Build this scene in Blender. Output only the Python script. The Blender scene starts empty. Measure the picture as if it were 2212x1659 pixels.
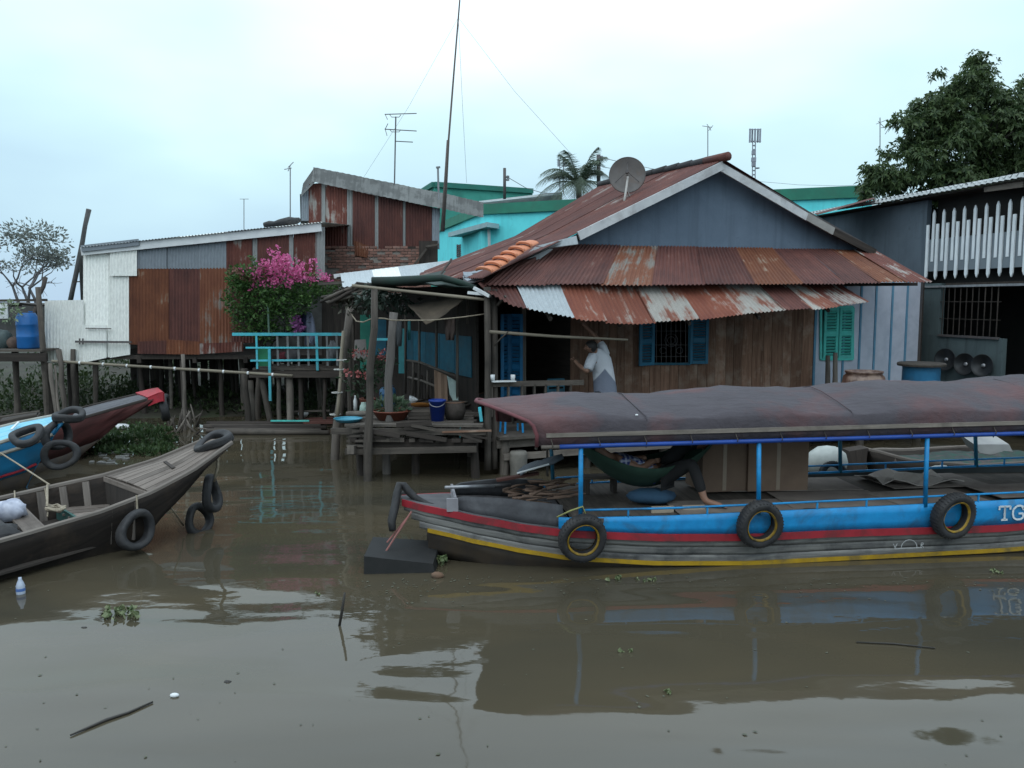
import bpy, math, random
from mathutils import Vector, Matrix

random.seed(11)
V = Vector
SC = bpy.context.scene
COL = SC.collection
rnd = random.uniform

# ------------------------------------------------------------------ camera
CAM_H, FPX, IW, IH, HORIZON = 3.0, 1800.0, 2212.0, 1659.0, 650.0
PITCH = math.atan((IH / 2 - HORIZON) / FPX)
cam_d = bpy.data.cameras.new('camera')
cam = bpy.data.objects.new('camera', cam_d)
COL.objects.link(cam)
cam.location = (0, 0, CAM_H)
cam.rotation_euler = (math.pi / 2 - PITCH, 0, 0)
cam_d.sensor_fit = 'HORIZONTAL'
cam_d.sensor_width = 36.0
cam_d.lens = 36.0 * FPX / IW
cam_d.clip_end = 3000
cam_d.clip_start = 0.05
SC.camera = cam

# ------------------------------------------------------------------ sky, sun, exposure
SUN_EL, SUN_AZ = math.radians(52), math.radians(200)
world = bpy.data.worlds.new('World')
SC.world = world
world.use_nodes = True
wn, wl = world.node_tree.nodes, world.node_tree.links
wn.clear()
w_out = wn.new('ShaderNodeOutputWorld')
w_bg = wn.new('ShaderNodeBackground')
w_bg.inputs['Strength'].default_value = 0.1
w_sky = wn.new('ShaderNodeTexSky')
w_sky.sky_type = 'NISHITA'
w_sky.sun_disc = False
w_sky.sun_elevation = SUN_EL
w_sky.sun_rotation = SUN_AZ
w_sky.dust_density = 4.0
w_sky.air_density = 1.2
w_tc = wn.new('ShaderNodeTexCoord')
w_sep = wn.new('ShaderNodeSeparateXYZ')
wl.new(w_tc.outputs['Generated'], w_sep.inputs[0])
w_map = wn.new('ShaderNodeMapping')
w_map.inputs['Scale'].default_value = (1.3, 1.3, 3.2)
wl.new(w_tc.outputs['Generated'], w_map.inputs[0])
w_no = wn.new('ShaderNodeTexNoise')
w_no.inputs['Scale'].default_value = 1.7
w_no.inputs['Detail'].default_value = 4
w_no.inputs['Roughness'].default_value = 0.45
wl.new(w_map.outputs[0], w_no.inputs['Vector'])
w_off = wn.new('ShaderNodeMath'); w_off.operation = 'MULTIPLY_ADD'
wl.new(w_no.outputs['Fac'], w_off.inputs[0])
w_off.inputs[1].default_value = 0.42
w_off.inputs[2].default_value = -0.20
w_add = wn.new('ShaderNodeMath'); w_add.operation = 'ADD'
wl.new(w_sep.outputs['Z'], w_add.inputs[0])
wl.new(w_off.outputs[0], w_add.inputs[1])
w_ramp = wn.new('ShaderNodeValToRGB')          # an even overcast: brighter towards the zenith
cr = w_ramp.color_ramp
cr.elements[0].position = 0.0
cr.elements[0].color = (0.25, 0.335, 0.425, 1)
cr.elements[1].position = 1.0
cr.elements[1].color = (0.74, 0.89, 1.0, 1)
for pos, c in ((0.10, (0.275, 0.39, 0.465)), (0.20, (0.34, 0.475, 0.52)), (0.30, (0.46, 0.56, 0.60)), (0.40, (0.58, 0.70, 0.78)), (0.65, (0.70, 0.84, 0.95))):
    e = cr.elements.new(pos); e.color = (*c, 1)
wl.new(w_add.outputs[0], w_ramp.inputs[0])
w_mul = wn.new('ShaderNodeVectorMath'); w_mul.operation = 'SCALE'
wl.new(w_ramp.outputs[0], w_mul.inputs[0])
w_mul.inputs['Scale'].default_value = 22.0
w_mix = wn.new('ShaderNodeMixRGB')
w_mix.inputs[0].default_value = 0.9
wl.new(w_sky.outputs[0], w_mix.inputs[1])
wl.new(w_mul.outputs[0], w_mix.inputs[2])
wl.new(w_mix.outputs[0], w_bg.inputs['Color'])
wl.new(w_bg.outputs[0], w_out.inputs['Surface'])

sun_d = bpy.data.lights.new('sun', 'SUN')
sun_d.energy = 0.5
sun_d.angle = math.radians(35)
sun_d.color = (1.0, 0.97, 0.93)
sun = bpy.data.objects.new('sun', sun_d)
COL.objects.link(sun)
sdir = V((math.sin(SUN_AZ) * math.cos(SUN_EL), math.cos(SUN_AZ) * math.cos(SUN_EL), math.sin(SUN_EL)))
sun.rotation_euler = sdir.to_track_quat('Z', 'Y').to_euler()
sun.location = sdir * 60

vs = SC.view_settings
vs.view_transform = 'Standard'
vs.look = 'None'
vs.exposure = 0.0
vs.gamma = 1.0
vs.use_curve_mapping = False
try:
    SC.cycles.use_denoising = True
    SC.cycles.max_bounces = 6
    SC.cycles.transparent_max_bounces = 8
    SC.cycles.caustics_reflective = False
    SC.cycles.caustics_refractive = False
    SC.cycles.sample_clamp_indirect = 6
except Exception:
    pass

# ------------------------------------------------------------------ places: a sight line of the survey photo at a chosen real distance
_F = V((0, math.cos(PITCH), -math.sin(PITCH)))
_U = V((0, math.sin(PITCH), math.cos(PITCH)))
_O = V((0, 0, CAM_H))
def ray(x, y):
    return V((1, 0, 0)) * ((x - IW / 2) / FPX) + _F + _U * (-(y - IH / 2) / FPX)
def P(x, y, Y):
    d = ray(x, y); return _O + d * (Y / d.y)
def G(x, y, z=0.0):
    d = ray(x, y); return _O + d * ((z - CAM_H) / d.z)
def onplane(x, y, p0, n):
    d = ray(x, y); return _O + d * ((p0 - _O).dot(n) / d.dot(n))

# ------------------------------------------------------------------ materials
MATS = {}
def nt(name):
    m = bpy.data.materials.new(name); m.use_nodes = True
    t = m.node_tree
    b = t.nodes['Principled BSDF']
    return m, t, b
def noise_node(t, vec, scale, detail=4, rough=0.55, dist=0.0):
    n = t.nodes.new('ShaderNodeTexNoise')
    n.inputs['Scale'].default_value = scale
    n.inputs['Detail'].default_value = detail
    n.inputs['Roughness'].default_value = rough
    n.inputs['Distortion'].default_value = dist
    t.links.new(vec, n.inputs['Vector'])
    return n.outputs['Fac']
def ramp(t, fac, p0, p1):
    n = t.nodes.new('ShaderNodeMapRange')
    n.inputs['From Min'].default_value = p0
    n.inputs['From Max'].default_value = p1
    t.links.new(fac, n.inputs['Value'])
    return n.outputs['Result']
def mixc(t, fac, a, b):
    n = t.nodes.new('ShaderNodeMixRGB')
    if isinstance(fac, float): n.inputs[0].default_value = fac
    else: t.links.new(fac, n.inputs[0])
    for i, c in ((1, a), (2, b)):
        if isinstance(c, tuple): n.inputs[i].default_value = (*c[:3], 1)
        else: t.links.new(c, n.inputs[i])
    return n.outputs[0]
def mathn(t, op, a, b):
    n = t.nodes.new('ShaderNodeMath'); n.operation = op
    for i, c in ((0, a), (1, b)):
        if isinstance(c, (int, float)): n.inputs[i].default_value = c
        else: t.links.new(c, n.inputs[i])
    return n.outputs[0]
def coords(t, kind='Object', scale=(1, 1, 1)):
    tc = t.nodes.new('ShaderNodeTexCoord')
    mp = t.nodes.new('ShaderNodeMapping')
    mp.inputs['Scale'].default_value = scale
    t.links.new(tc.outputs[kind], mp.inputs[0])
    oi = t.nodes.new('ShaderNodeObjectInfo')
    sc = t.nodes.new('ShaderNodeVectorMath'); sc.operation = 'SCALE'
    sc.inputs[0].default_value = (31.7, 17.3, 23.1)
    t.links.new(oi.outputs['Random'], sc.inputs['Scale'])
    ad = t.nodes.new('ShaderNodeVectorMath'); ad.operation = 'ADD'
    t.links.new(mp.outputs[0], ad.inputs[0]); t.links.new(sc.outputs[0], ad.inputs[1])
    return ad.outputs[0], oi.outputs['Random']
def vary(t, col, rand, lo=0.82, hi=1.18):
    h = t.nodes.new('ShaderNodeHueSaturation')
    t.links.new(col, h.inputs['Color'])
    t.links.new(ramp(t, rand, 0, 1), h.inputs['Value'])
    mr = h.inputs['Value'].links[0].from_node
    mr.inputs['To Min'].default_value = lo; mr.inputs['To Max'].default_value = hi
    return h.outputs[0]
def bump(t, b, fac, strength, dist):
    n = t.nodes.new('ShaderNodeBump')
    n.inputs['Strength'].default_value = strength
    n.inputs['Distance'].default_value = dist
    t.links.new(fac, n.inputs['Height'])
    t.links.new(n.outputs[0], b.inputs['Normal'])

def M(name, c1, c2=None, scale=5.0, rough=0.75, kind='Object', stretch=(1, 1, 1), dirt=None, dirt_amt=0.5,
      bmp=0.0, var=0.15, metal=0.0, spec=0.4, lo=0.35, hi=0.65):
    """generic weathered surface: two tones, optional dirt blotches, per-piece variation"""
    if name in MATS: return MATS[name]
    m, t, b = nt(name)
    c2 = c2 or tuple(x * 0.7 for x in c1)
    vec, r = coords(t, kind, stretch)
    f = noise_node(t, vec, scale, 6, 0.6)
    col = mixc(t, ramp(t, f, lo, hi), c1, c2)
    if dirt:
        vec2, _ = coords(t, 'Object', (1, 1, 1))
        d = noise_node(t, vec2, scale * 0.45 + 0.6, 8, 0.68, 0.6)
        col = mixc(t, mathn(t, 'MULTIPLY', ramp(t, d, 0.48, 0.68), dirt_amt), col, dirt)
    col = vary(t, col, r, 1 - var, 1 + var)
    t.links.new(col, b.inputs['Base Color'])
    b.inputs['Roughness'].default_value = rough
    b.inputs['Metallic'].default_value = metal
    b.inputs['Specular IOR Level'].default_value = spec
    if bmp: bump(t, b, noise_node(t, vec, scale * 3, 6, 0.6), bmp, 0.02)
    MATS[name] = m
    return m

def RUST(name, dark, light, zinc=(0.36, 0.38, 0.38), amount=0.0, rough=0.72, streak=11.0):
    """galvanised sheet: rust tones in streaks along the flutes, bare zinc where amount is high"""
    if name in MATS: return MATS[name]
    m, t, b = nt(name)
    big, r = coords(t, 'UV', (1.3, 0.9, 1))
    thin, _ = coords(t, 'UV', (streak, 0.55, 1))
    fine, _ = coords(t, 'UV', (22, 9, 1))
    nb = noise_node(t, big, 1.4, 5, 0.6)
    ns = noise_node(t, thin, 1.0, 5, 0.62)
    nf = noise_node(t, fine, 1.0, 5, 0.65)
    tone = mathn(t, 'ADD', mathn(t, 'MULTIPLY', nb, 0.45), mathn(t, 'ADD', mathn(t, 'MULTIPLY', ns, 0.35), mathn(t, 'MULTIPLY', nf, 0.2)))
    rc = mixc(t, ramp(t, tone, 0.36, 0.64), dark, light)
    zc = mixc(t, ramp(t, nf, 0.3, 0.7), zinc, tuple(z * 0.78 for z in zinc))
    zf = mathn(t, 'ADD', mathn(t, 'MULTIPLY', nb, 0.5), mathn(t, 'ADD', mathn(t, 'MULTIPLY', ns, 0.38), mathn(t, 'MULTIPLY', nf, 0.12)))
    thr = 0.74 - 0.48 * amount
    col = mixc(t, ramp(t, zf, thr - 0.025, thr + 0.035), rc, zc)
    col = vary(t, col, r, 0.85, 1.15)
    t.links.new(col, b.inputs['Base Color'])
    b.inputs['Roughness'].default_value = rough
    b.inputs['Specular IOR Level'].default_value = 0.3
    bump(t, b, nf, 0.25, 0.01)
    MATS[name] = m
    return m

def WOOD(name, c1, c2, rough=0.85, g=14.0, dirt=None):
    """weathered timber, grain along the piece (UV v)"""
    if name in MATS: return MATS[name]
    m, t, b = nt(name)
    vec, r = coords(t, 'UV', (g, 0.9, 1))
    f = noise_node(t, vec, 1.3, 6, 0.65, 0.3)
    fine, _ = coords(t, 'UV', (70, 3, 1))
    ff = noise_node(t, fine, 1.0, 3, 0.6)
    col = mixc(t, ramp(t, mathn(t, 'ADD', mathn(t, 'MULTIPLY', f, 0.7), mathn(t, 'MULTIPLY', ff, 0.3)), 0.34, 0.66), c1, c2)
    if dirt:
        v2, _ = coords(t, 'Object', (1, 1, 1))
        col = mixc(t, mathn(t, 'MULTIPLY', ramp(t, noise_node(t, v2, 2.2, 6, 0.65), 0.5, 0.68), 0.7), col, dirt)
    col = vary(t, col, r, 0.75, 1.25)
    t.links.new(col, b.inputs['Base Color'])
    b.inputs['Roughness'].default_value = rough
    b.inputs['Specular IOR Level'].default_value = 0.25
    bump(t, b, f, 0.35, 0.01)
    MATS[name] = m
    return m

def LEAF(name, c1, c2, trans=0.25):
    if name in MATS: return MATS[name]
    m, t, b = nt(name)
    g = t.nodes.new('ShaderNodeNewGeometry')
    col = mixc(t, g.outputs['Random Per Island'], c1, c2)
    t.links.new(col, b.inputs['Base Color'])
    b.inputs['Roughness'].default_value = 0.55
    b.inputs['Specular IOR Level'].default_value = 0.35
    tr = t.nodes.new('ShaderNodeBsdfTranslucent')
    t.links.new(col, tr.inputs[0])
    mx = t.nodes.new('ShaderNodeMixShader'); mx.inputs[0].default_value = trans
    out = t.nodes['Material Output']
    t.links.new(b.outputs[0], mx.inputs[1]); t.links.new(tr.outputs[0], mx.inputs[2])
    t.links.new(mx.outputs[0], out.inputs['Surface'])
    MATS[name] = m
    return m

# rust palette
R_MAR = RUST('maroon_sheet', (0.048, 0.0185, 0.017), (0.125, 0.045, 0.034), zinc=(.20, .14, .115), amount=0.26)
R_MARZ = RUST('maroon_sheet_zinc', (0.058, 0.019, 0.016), (0.15, 0.048, 0.032), zinc=(.27, .25, .23), amount=0.38)
R_ORA = RUST('orange_sheet', (0.075, 0.024, 0.013), (0.165, 0.058, 0.026), zinc=(.26, .2, .15), amount=0.30)
R_OLDZ = RUST('old_zinc_strip', (.12, .06, .045), (.17, .10, .07), zinc=(.235, .245, .24), amount=0.85)
R_HALF = RUST('half_rusted_sheet', (.11, .036, .02), (.19, .075, .038), zinc=(.19, .17, .15), amount=0.42)
R_MIX = RUST('mixed_sheet', (0.12, 0.034, 0.022), (0.22, 0.072, 0.04), zinc=(0.33, 0.29, 0.255), amount=0.40, streak=9)
R_MIXZ = RUST('mixed_sheet_pale', (0.15, 0.05, 0.035), (0.24, 0.10, 0.06), zinc=(0.33, 0.31, 0.28), amount=0.50, streak=9)
R_ZINC = RUST('zinc_sheet', (0.16, 0.11, 0.09), (0.22, 0.15, 0.11), zinc=(0.35, 0.385, 0.40), amount=1.0)
R_GREY = RUST('grey_zinc_sheet', (0.10, 0.09, 0.09), (0.15, 0.12, 0.10), zinc=(0.225, 0.255, 0.285), amount=1.15)
R_WHITE = RUST('white_sheet', (0.6, 0.58, 0.5), (0.68, 0.67, 0.6), zinc=(0.87, 0.88, 0.83), amount=1.0, rough=0.5)
R_CEM = RUST('cement_sheet', (0.055, 0.058, 0.056), (0.09, 0.092, 0.088), zinc=(0.125, 0.13, 0.125), amount=0.5, rough=0.9)
W_GREY = WOOD('grey_wood', (0.105, 0.090, 0.076), (0.044, 0.037, 0.032), dirt=(.03, .028, .024))
W_PALE = WOOD('pale_wood', (0.19, 0.165, 0.14), (0.09, 0.078, 0.068), dirt=(.06, .052, .045))
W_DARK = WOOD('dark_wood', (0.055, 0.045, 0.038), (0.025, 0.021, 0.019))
W_BROWN = WOOD('brown_wood', (0.27, 0.155, 0.105), (0.105, 0.055, 0.036), dirt=(0.33, 0.25, 0.195))
W_BAMB = WOOD('bamboo', (0.24, 0.21, 0.16), (0.15, 0.13, 0.10))
BLUE = M('blue_paint', (0.006, 0.235, 0.52), (0.005, 0.18, 0.42), 5, 0.5, dirt=(0.03, 0.06, 0.085), dirt_amt=0.65, var=0.06, bmp=.15)
PIPEBLUE = M('dark_blue_paint', (0.012, 0.06, 0.30), (0.01, 0.045, 0.22), 4, 0.4, var=0.05)
TURQ = M('turquoise_paint', (0.06, 0.44, 0.52), (0.05, 0.33, 0.40), 5, 0.6, dirt=(0.16, 0.2, 0.2), dirt_amt=0.4)
TEALP = M('teal_paint', (0.09, 0.56, 0.48), (0.07, 0.46, 0.41), 5, 0.6, dirt=(0.1, 0.2, 0.2), dirt_amt=0.4)
BLUEP = M('weathered_blue_paint', (0.016, 0.115, 0.17), (0.012, 0.08, 0.125), 6, 0.65, dirt=(0.05, 0.07, 0.08), dirt_amt=0.5)
REDP = M('red_paint', (0.33, 0.018, 0.03), (0.24, 0.014, 0.022), 6, 0.55, dirt=(0.07, 0.03, 0.03), dirt_amt=0.7)
YELP = M('yellow_paint', (0.37, 0.225, 0.006), (0.27, 0.16, 0.005), 5, 0.6, dirt=(0.09, 0.07, 0.03), dirt_amt=0.8)
RUBBER = M('rubber', (0.012, 0.012, 0.013), (0.028, 0.028, 0.03), 9, 0.7, bmp=0.3, dirt=(.05, .046, .042), dirt_amt=.5)
WHITEP = M('white_paint', (0.62, 0.64, 0.64), (0.52, 0.54, 0.55), 4, 0.6, var=0.06)
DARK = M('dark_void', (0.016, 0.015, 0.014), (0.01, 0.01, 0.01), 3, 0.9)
METAL = M('grey_metal', (0.30, 0.31, 0.32), (0.2, 0.2, 0.21), 8, 0.45, metal=0.6)
DMETAL = M('dark_metal', (0.06, 0.06, 0.065), (0.09, 0.075, 0.07), 8, 0.6)
def PLAST(name, c1, c2, stain, streak_amt=.55):
    """rendered wall: uneven tone, rain streaks and mould blotches"""
    m, t, b = nt(name)
    v0, _ = coords(t, 'Object', (1, 1, 1)); v1, _ = coords(t, 'Object', (5, 5, .35)); v2, _ = coords(t, 'Object', (22, 22, 22))
    base = mixc(t, ramp(t, noise_node(t, v0, 1.1, 6, .6, .5), .35, .65), c1, c2)
    st = mathn(t, 'MULTIPLY', ramp(t, noise_node(t, v1, 1.0, 5, .6), .5, .72), streak_amt)
    col = mixc(t, st, base, stain)
    col = mixc(t, mathn(t, 'MULTIPLY', ramp(t, noise_node(t, v0, 2.6, 8, .7, .8), .58, .72), .5), col, stain)
    t.links.new(col, b.inputs['Base Color']); b.inputs['Roughness'].default_value = .92; b.inputs['Specular IOR Level'].default_value = .2
    bump(t, b, noise_node(t, v2, 1.0, 4, .6), .3, .01)
    MATS[name] = m
    return m
PLASTER = PLAST('grey_plaster', (0.122, 0.162, 0.212), (0.096, 0.130, 0.172), (.066, .086, .112), .6)
CARD = M('cardboard', (0.185, 0.122, 0.085), (0.15, 0.098, 0.07), 3, 0.85, var=0.1)
ROPE = M('rope', (0.28, 0.24, 0.18), (0.18, 0.15, 0.11), 20, 0.9)
SKIN = M('skin', (0.26, 0.14, 0.095), (0.22, 0.12, 0.08), 6, 0.55, var=0.03)
HAIR = M('hair', (0.012, 0.01, 0.01), (0.02, 0.017, 0.016), 30, 0.6)

# ------------------------------------------------------------------ mesh building
BASE = {}
class MB:
    def __init__(s):
        s.v, s.f, s.uv = [], [], []
    def face(s, pts, uvs=None):
        i = len(s.v)
        s.v += [V(p) for p in pts]
        s.f.append(tuple(range(i, i + len(pts))))
        if uvs is None:
            e = (pts[1] - pts[0]); L = max(e.length, 1e-6); e = e / L
            nrm = e.cross(V(pts[2]) - V(pts[0]))
            o = nrm.cross(e); o = o.normalized() if o.length > 1e-9 else V((0, 0, 1))
            uvs = [((V(p) - V(pts[0])).dot(e), (V(p) - V(pts[0])).dot(o)) for p in pts]
        s.uv += uvs
        return s
    def bar(s, p0, p1, w, h, up=(0, 0, 1), w1=None, h1=None):
        """rectangular bar, w across, h along up"""
        p0, p1 = V(p0), V(p1)
        d = p1 - p0; L = d.length; d = d / L
        up = V(up)
        if abs(d.dot(up.normalized())) > 0.97: up = V((0, 1, 0))
        x = d.cross(up).normalized(); z = x.cross(d).normalized()
        w1 = w if w1 is None else w1; h1 = h if h1 is None else h1
        a = [p0 + x * (sx * w / 2) + z * (sz * h / 2) for sx, sz in ((-1, -1), (1, -1), (1, 1), (-1, 1))]
        b = [p1 + x * (sx * w1 / 2) + z * (sz * h1 / 2) for sx, sz in ((-1, -1), (1, -1), (1, 1), (-1, 1))]
        o = rnd(0, 5)
        for i in range(4):
            j = (i + 1) % 4
            k = w if i % 2 == 0 else h
            s.face([a[i], a[j], b[j], b[i]], [(o, 0), (o + k, 0), (o + k, L), (o, L)])
        s.face(a[::-1], [(0, 0), (w, 0), (w, h), (0, h)])
        s.face(b, [(0, 0), (w, 0), (w, h), (0, h)])
        return s
    def box(s, c, size, rz=0.0, tilt=None):
        c = V(c); R = Matrix.Rotation(rz, 3, 'Z')
        if tilt: R = R @ Matrix.Rotation(tilt[0], 3, 'X') @ Matrix.Rotation(tilt[1], 3, 'Y')
        sx, sy, sz = size
        p = lambda a, b_, d: c + R @ V((a * sx / 2, b_ * sy / 2, d * sz / 2))
        Q = [((-1, -1, -1), (1, -1, -1), (1, -1, 1), (-1, -1, 1)), ((1, 1, -1), (-1, 1, -1), (-1, 1, 1), (1, 1, 1)),
             ((-1, 1, -1), (-1, -1, -1), (-1, -1, 1), (-1, 1, 1)), ((1, -1, -1), (1, 1, -1), (1, 1, 1), (1, -1, 1)),
             ((-1, -1, 1), (1, -1, 1), (1, 1, 1), (-1, 1, 1)), ((-1, 1, -1), (1, 1, -1), (1, -1, -1), (-1, -1, -1))]
        for q in Q: s.face([p(*k) for k in q])
        return s
    def tube(s, pts, r, n=8, cap=True, flat=1.0, up=None):
        pts = [V(p) for p in pts]
        if not isinstance(r, (list, tuple)): r = [r] * len(pts)
        N = len(pts)
        tang = []
        for i in range(N):
            d = pts[min(i + 1, N - 1)] - pts[max(i - 1, 0)]
            tang.append(d.normalized() if d.length > 1e-9 else V((0, 0, 1)))
        ref = V(up) if up else (V((0, 0, 1)) if abs(tang[0].z) < 0.9 else V((0, 1, 0)))
        x = (ref - tang[0] * ref.dot(tang[0])).normalized()
        rings, L, acc = [], 0.0, []
        for i in range(N):
            x = (x - tang[i] * x.dot(tang[i]))
            x = x.normalized() if x.length > 1e-6 else tang[i].orthogonal().normalized()
            y = tang[i].cross(x)
            if i: L += (pts[i] - pts[i - 1]).length
            acc.append(L)
            rings.append([pts[i] + x * (math.cos(2 * math.pi * k / n) * r[i]) + y * (math.sin(2 * math.pi * k / n) * r[i] * flat) for k in range(n)])
        b0 = len(s.v)
        for rg in rings: s.v += rg
        o = rnd(0, 5)
        for i in range(N - 1):
            for k in range(n):
                k2 = (k + 1) % n
                s.f.append((b0 + i * n + k, b0 + i * n + k2, b0 + (i + 1) * n + k2, b0 + (i + 1) * n + k))
                u0, u1 = o + k / n * 6.28 * r[i], o + (k + 1) / n * 6.28 * r[i]
                s.uv += [(u0, acc[i]), (u1, acc[i]), (u1, acc[i + 1]), (u0, acc[i + 1])]
        if cap:
            for rg, rev in ((0, True), (N - 1, False)):
                idx = [b0 + rg * n + k for k in range(n)]
                s.f.append(tuple(idx[::-1] if rev else idx)); s.uv += [(o, 0)] * n
        return s
    def lathe(s, prof, c=(0, 0, 0), n=24, R=None, closed=False):
        c = V(c); R = R or Matrix.Identity(3)
        b0 = len(s.v)
        for (rr, z) in prof:
            for k in range(n):
                a = 2 * math.pi * k / n
                s.v.append(c + R @ V((rr * math.cos(a), rr * math.sin(a), z)))
        m = len(prof)
        acc = 0
        for i in range(m if closed else m - 1):
            i2 = (i + 1) % m
            L = math.hypot(prof[i2][0] - prof[i][0], prof[i2][1] - prof[i][1])
            for k in range(n):
                k2 = (k + 1) % n
                s.f.append((b0 + i * n + k, b0 + i * n + k2, b0 + i2 * n + k2, b0 + i2 * n + k))
                q = 2 * math.pi * max(prof[i][0], 0.05) / n
                s.uv += [(k * q, acc), ((k + 1) * q, acc), ((k + 1) * q, acc + L), (k * q, acc + L)]
            acc += L
        return s
    def grid(s, rows, uvs=None):
        """rows: list of equal-length point lists"""
        b0 = len(s.v); m = len(rows[0])
        us = [[(0, 0)] * m for _ in rows]
        for i, r in enumerate(rows):
            u = 0
            for j, p in enumerate(r):
                if j: u += (V(p) - V(r[j - 1])).length
                vv = 0 if i == 0 else us[i - 1][j][1] + (V(p) - V(rows[i - 1][j])).length
                us[i][j] = (u, vv)
            s.v += [V(p) for p in r]
        for i in range(len(rows) - 1):
            for j in range(m - 1):
                s.f.append((b0 + i * m + j, b0 + i * m + j + 1, b0 + (i + 1) * m + j + 1, b0 + (i + 1) * m + j))
                q = uvs or us
                s.uv += [q[i][j], q[i][j + 1], q[i + 1][j + 1], q[i + 1][j]]
        return s
    def prism(s, poly, ext):
        """polygon extruded by ext"""
        poly = [V(p) for p in poly]; ext = V(ext)
        back = [p + ext for p in poly]
        s.face(poly); s.face(back[::-1])
        for i in range(len(poly)):
            j = (i + 1) % len(poly)
            s.face([poly[j], poly[i], back[i], back[j]])
        return s
    def mesh(s, name, off=V((0, 0, 0)), smooth=False):
        me = bpy.data.meshes.new(name)
        me.from_pydata([tuple(p - off) for p in s.v], [], s.f)
        ul = me.uv_layers.new(name='UVMap')
        flat = [c for uv in s.uv for c in uv]
        ul.data.foreach_set('uv', flat)
        if smooth: me.polygons.foreach_set('use_smooth', [True] * len(me.polygons))
        me.update()
        return me
    def build(s, name, mat, parent=None, smooth=False, thick=0.0, label=None, cat=None, group=None, kind=None):
        if parent is not None:
            off = BASE[parent.name]
        else:
            xs = [p.x for p in s.v]; ys = [p.y for p in s.v]; zs = [p.z for p in s.v]
            off = V(((min(xs) + max(xs)) / 2, (min(ys) + max(ys)) / 2, min(zs)))
        me = s.mesh(name, off, smooth)
        me.materials.append(mat)
        o = bpy.data.objects.new(name, me)
        COL.objects.link(o)
        BASE[o.name] = off.copy()
        if parent is not None: o.parent = parent
        else: o.location = off
        if thick:
            md = o.modifiers.new('thickness', 'SOLIDIFY'); md.thickness = thick; md.offset = 0
        tag(o, label, cat, group, kind)
        return o
def tag(o, label=None, cat=None, group=None, kind=None):
    if label: o['label'] = label
    if cat: o['category'] = cat
    if group: o['group'] = group
    if kind: o['kind'] = kind
    return o
def thing(name, label, cat, loc, group=None):
    o = bpy.data.objects.new(name, None)
    o.empty_display_size = 0.2
    COL.objects.link(o)
    o.location = V(loc)
    BASE[o.name] = V(loc)
    return tag(o, label, cat, group)
def copy_tree(o, parent=None):
    c = o.copy(); COL.objects.link(c); c.parent = parent
    BASE[c.name] = BASE[o.name].copy()
    for ch in [x for x in bpy.data.objects if x.parent is o]: copy_tree(ch, c)
    return c
def pline(pts):
    """polyline as a function of 0..1"""
    pts = [V(p) for p in pts]
    acc = [0.0]
    for a, b in zip(pts, pts[1:]): acc.append(acc[-1] + (b - a).length)
    def f(u):
        t = u * acc[-1]
        for i in range(len(pts) - 1):
            if t <= acc[i + 1] or i == len(pts) - 2:
                k = (t - acc[i]) / max(acc[i + 1] - acc[i], 1e-9)
                return pts[i].lerp(pts[i + 1], k)
    return f
def sheets(parent, lines, cuts, mats, name='sheet', period=0.08, amp=0.011, rows=3, face=None, wave=0.0, rag=0.0, lap=0.03):
    """corrugated sheets side by side over a surface spanned by polylines from top to bottom edge; each sheet an object"""
    Ltop = (lines[0](1) - lines[0](0)).length; Lbot = (lines[-1](1) - lines[-1](0)).length
    L = (Ltop + Lbot) / 2
    nl = len(lines) - 1
    out = []
    for i in range(len(cuts) - 1):
        u0, u1 = cuts[i], min(cuts[i + 1] + lap / L, 1.0 + lap / L)
        n = max(4, int((u1 - u0) * L / period * 6))
        ph = rnd(0, 6.28)
        lift = 0.006 * (i % 2) + 0.003
        drop = rnd(-rag, rag) if rag else 0.0
        rws, uvs = [], []
        R = rows * nl
        for k in range(R + 1):
            t = k / R * nl
            a = min(int(t), nl - 1); fr = t - a
            if k == R: fr += drop
            row, urow = [], []
            for j in range(n + 1):
                u = u0 + (u1 - u0) * j / n
                uc = min(u, 1.0)
                p = lines[a](uc).lerp(lines[a + 1](uc), fr)
                du = (lines[a](min(uc + 0.01, 1)).lerp(lines[a + 1](min(uc + 0.01, 1)), fr) - lines[a](max(uc - 0.01, 0)).lerp(lines[a + 1](max(uc - 0.01, 0)), fr))
                dv = lines[a + 1](uc) - lines[a](uc)
                nn = du.cross(dv).normalized()
                if face is not None and nn.dot(face) < 0: nn = -nn
                w = math.sin(u * L / period * 2 * math.pi + ph) * amp
                if wave: w += wave * math.sin(u * L * 1.7 + k * 1.3 + ph)
                if u > 1: p = p + du.normalized() * ((u - 1) * L)
                row.append(p + nn * (w + lift))
                urow.append((u * L, t * (lines[min(a + 1, nl)](uc) - lines[a](uc)).length))
            rws.append(row); uvs.append(urow)
        b = MB().grid(rws, uvs)
        out.append(b.build(name, mats[i % len(mats)], parent, smooth=True))
    return out
def flat_sheets(parent, quads, mats, Y, name='sheet', face=V((0, -1, 0))):
    """corrugated wall sheets given as (x0, x1, ytop0, ytop1, ybot0, ybot1) outlines on the plane at distance Y"""
    r = []
    for i, (x0, x1, a, b, c, d) in enumerate(quads):
        dy = Y - (i % 3) * 0.012
        r += sheets(parent, [pline([P(x0, a, dy), P(x1, b, dy)]), pline([P(x0, c, dy), P(x1, d, dy)])], [0, 1], [mats[i]], name, face=face, lap=0.0, rows=2)
    return r
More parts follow.
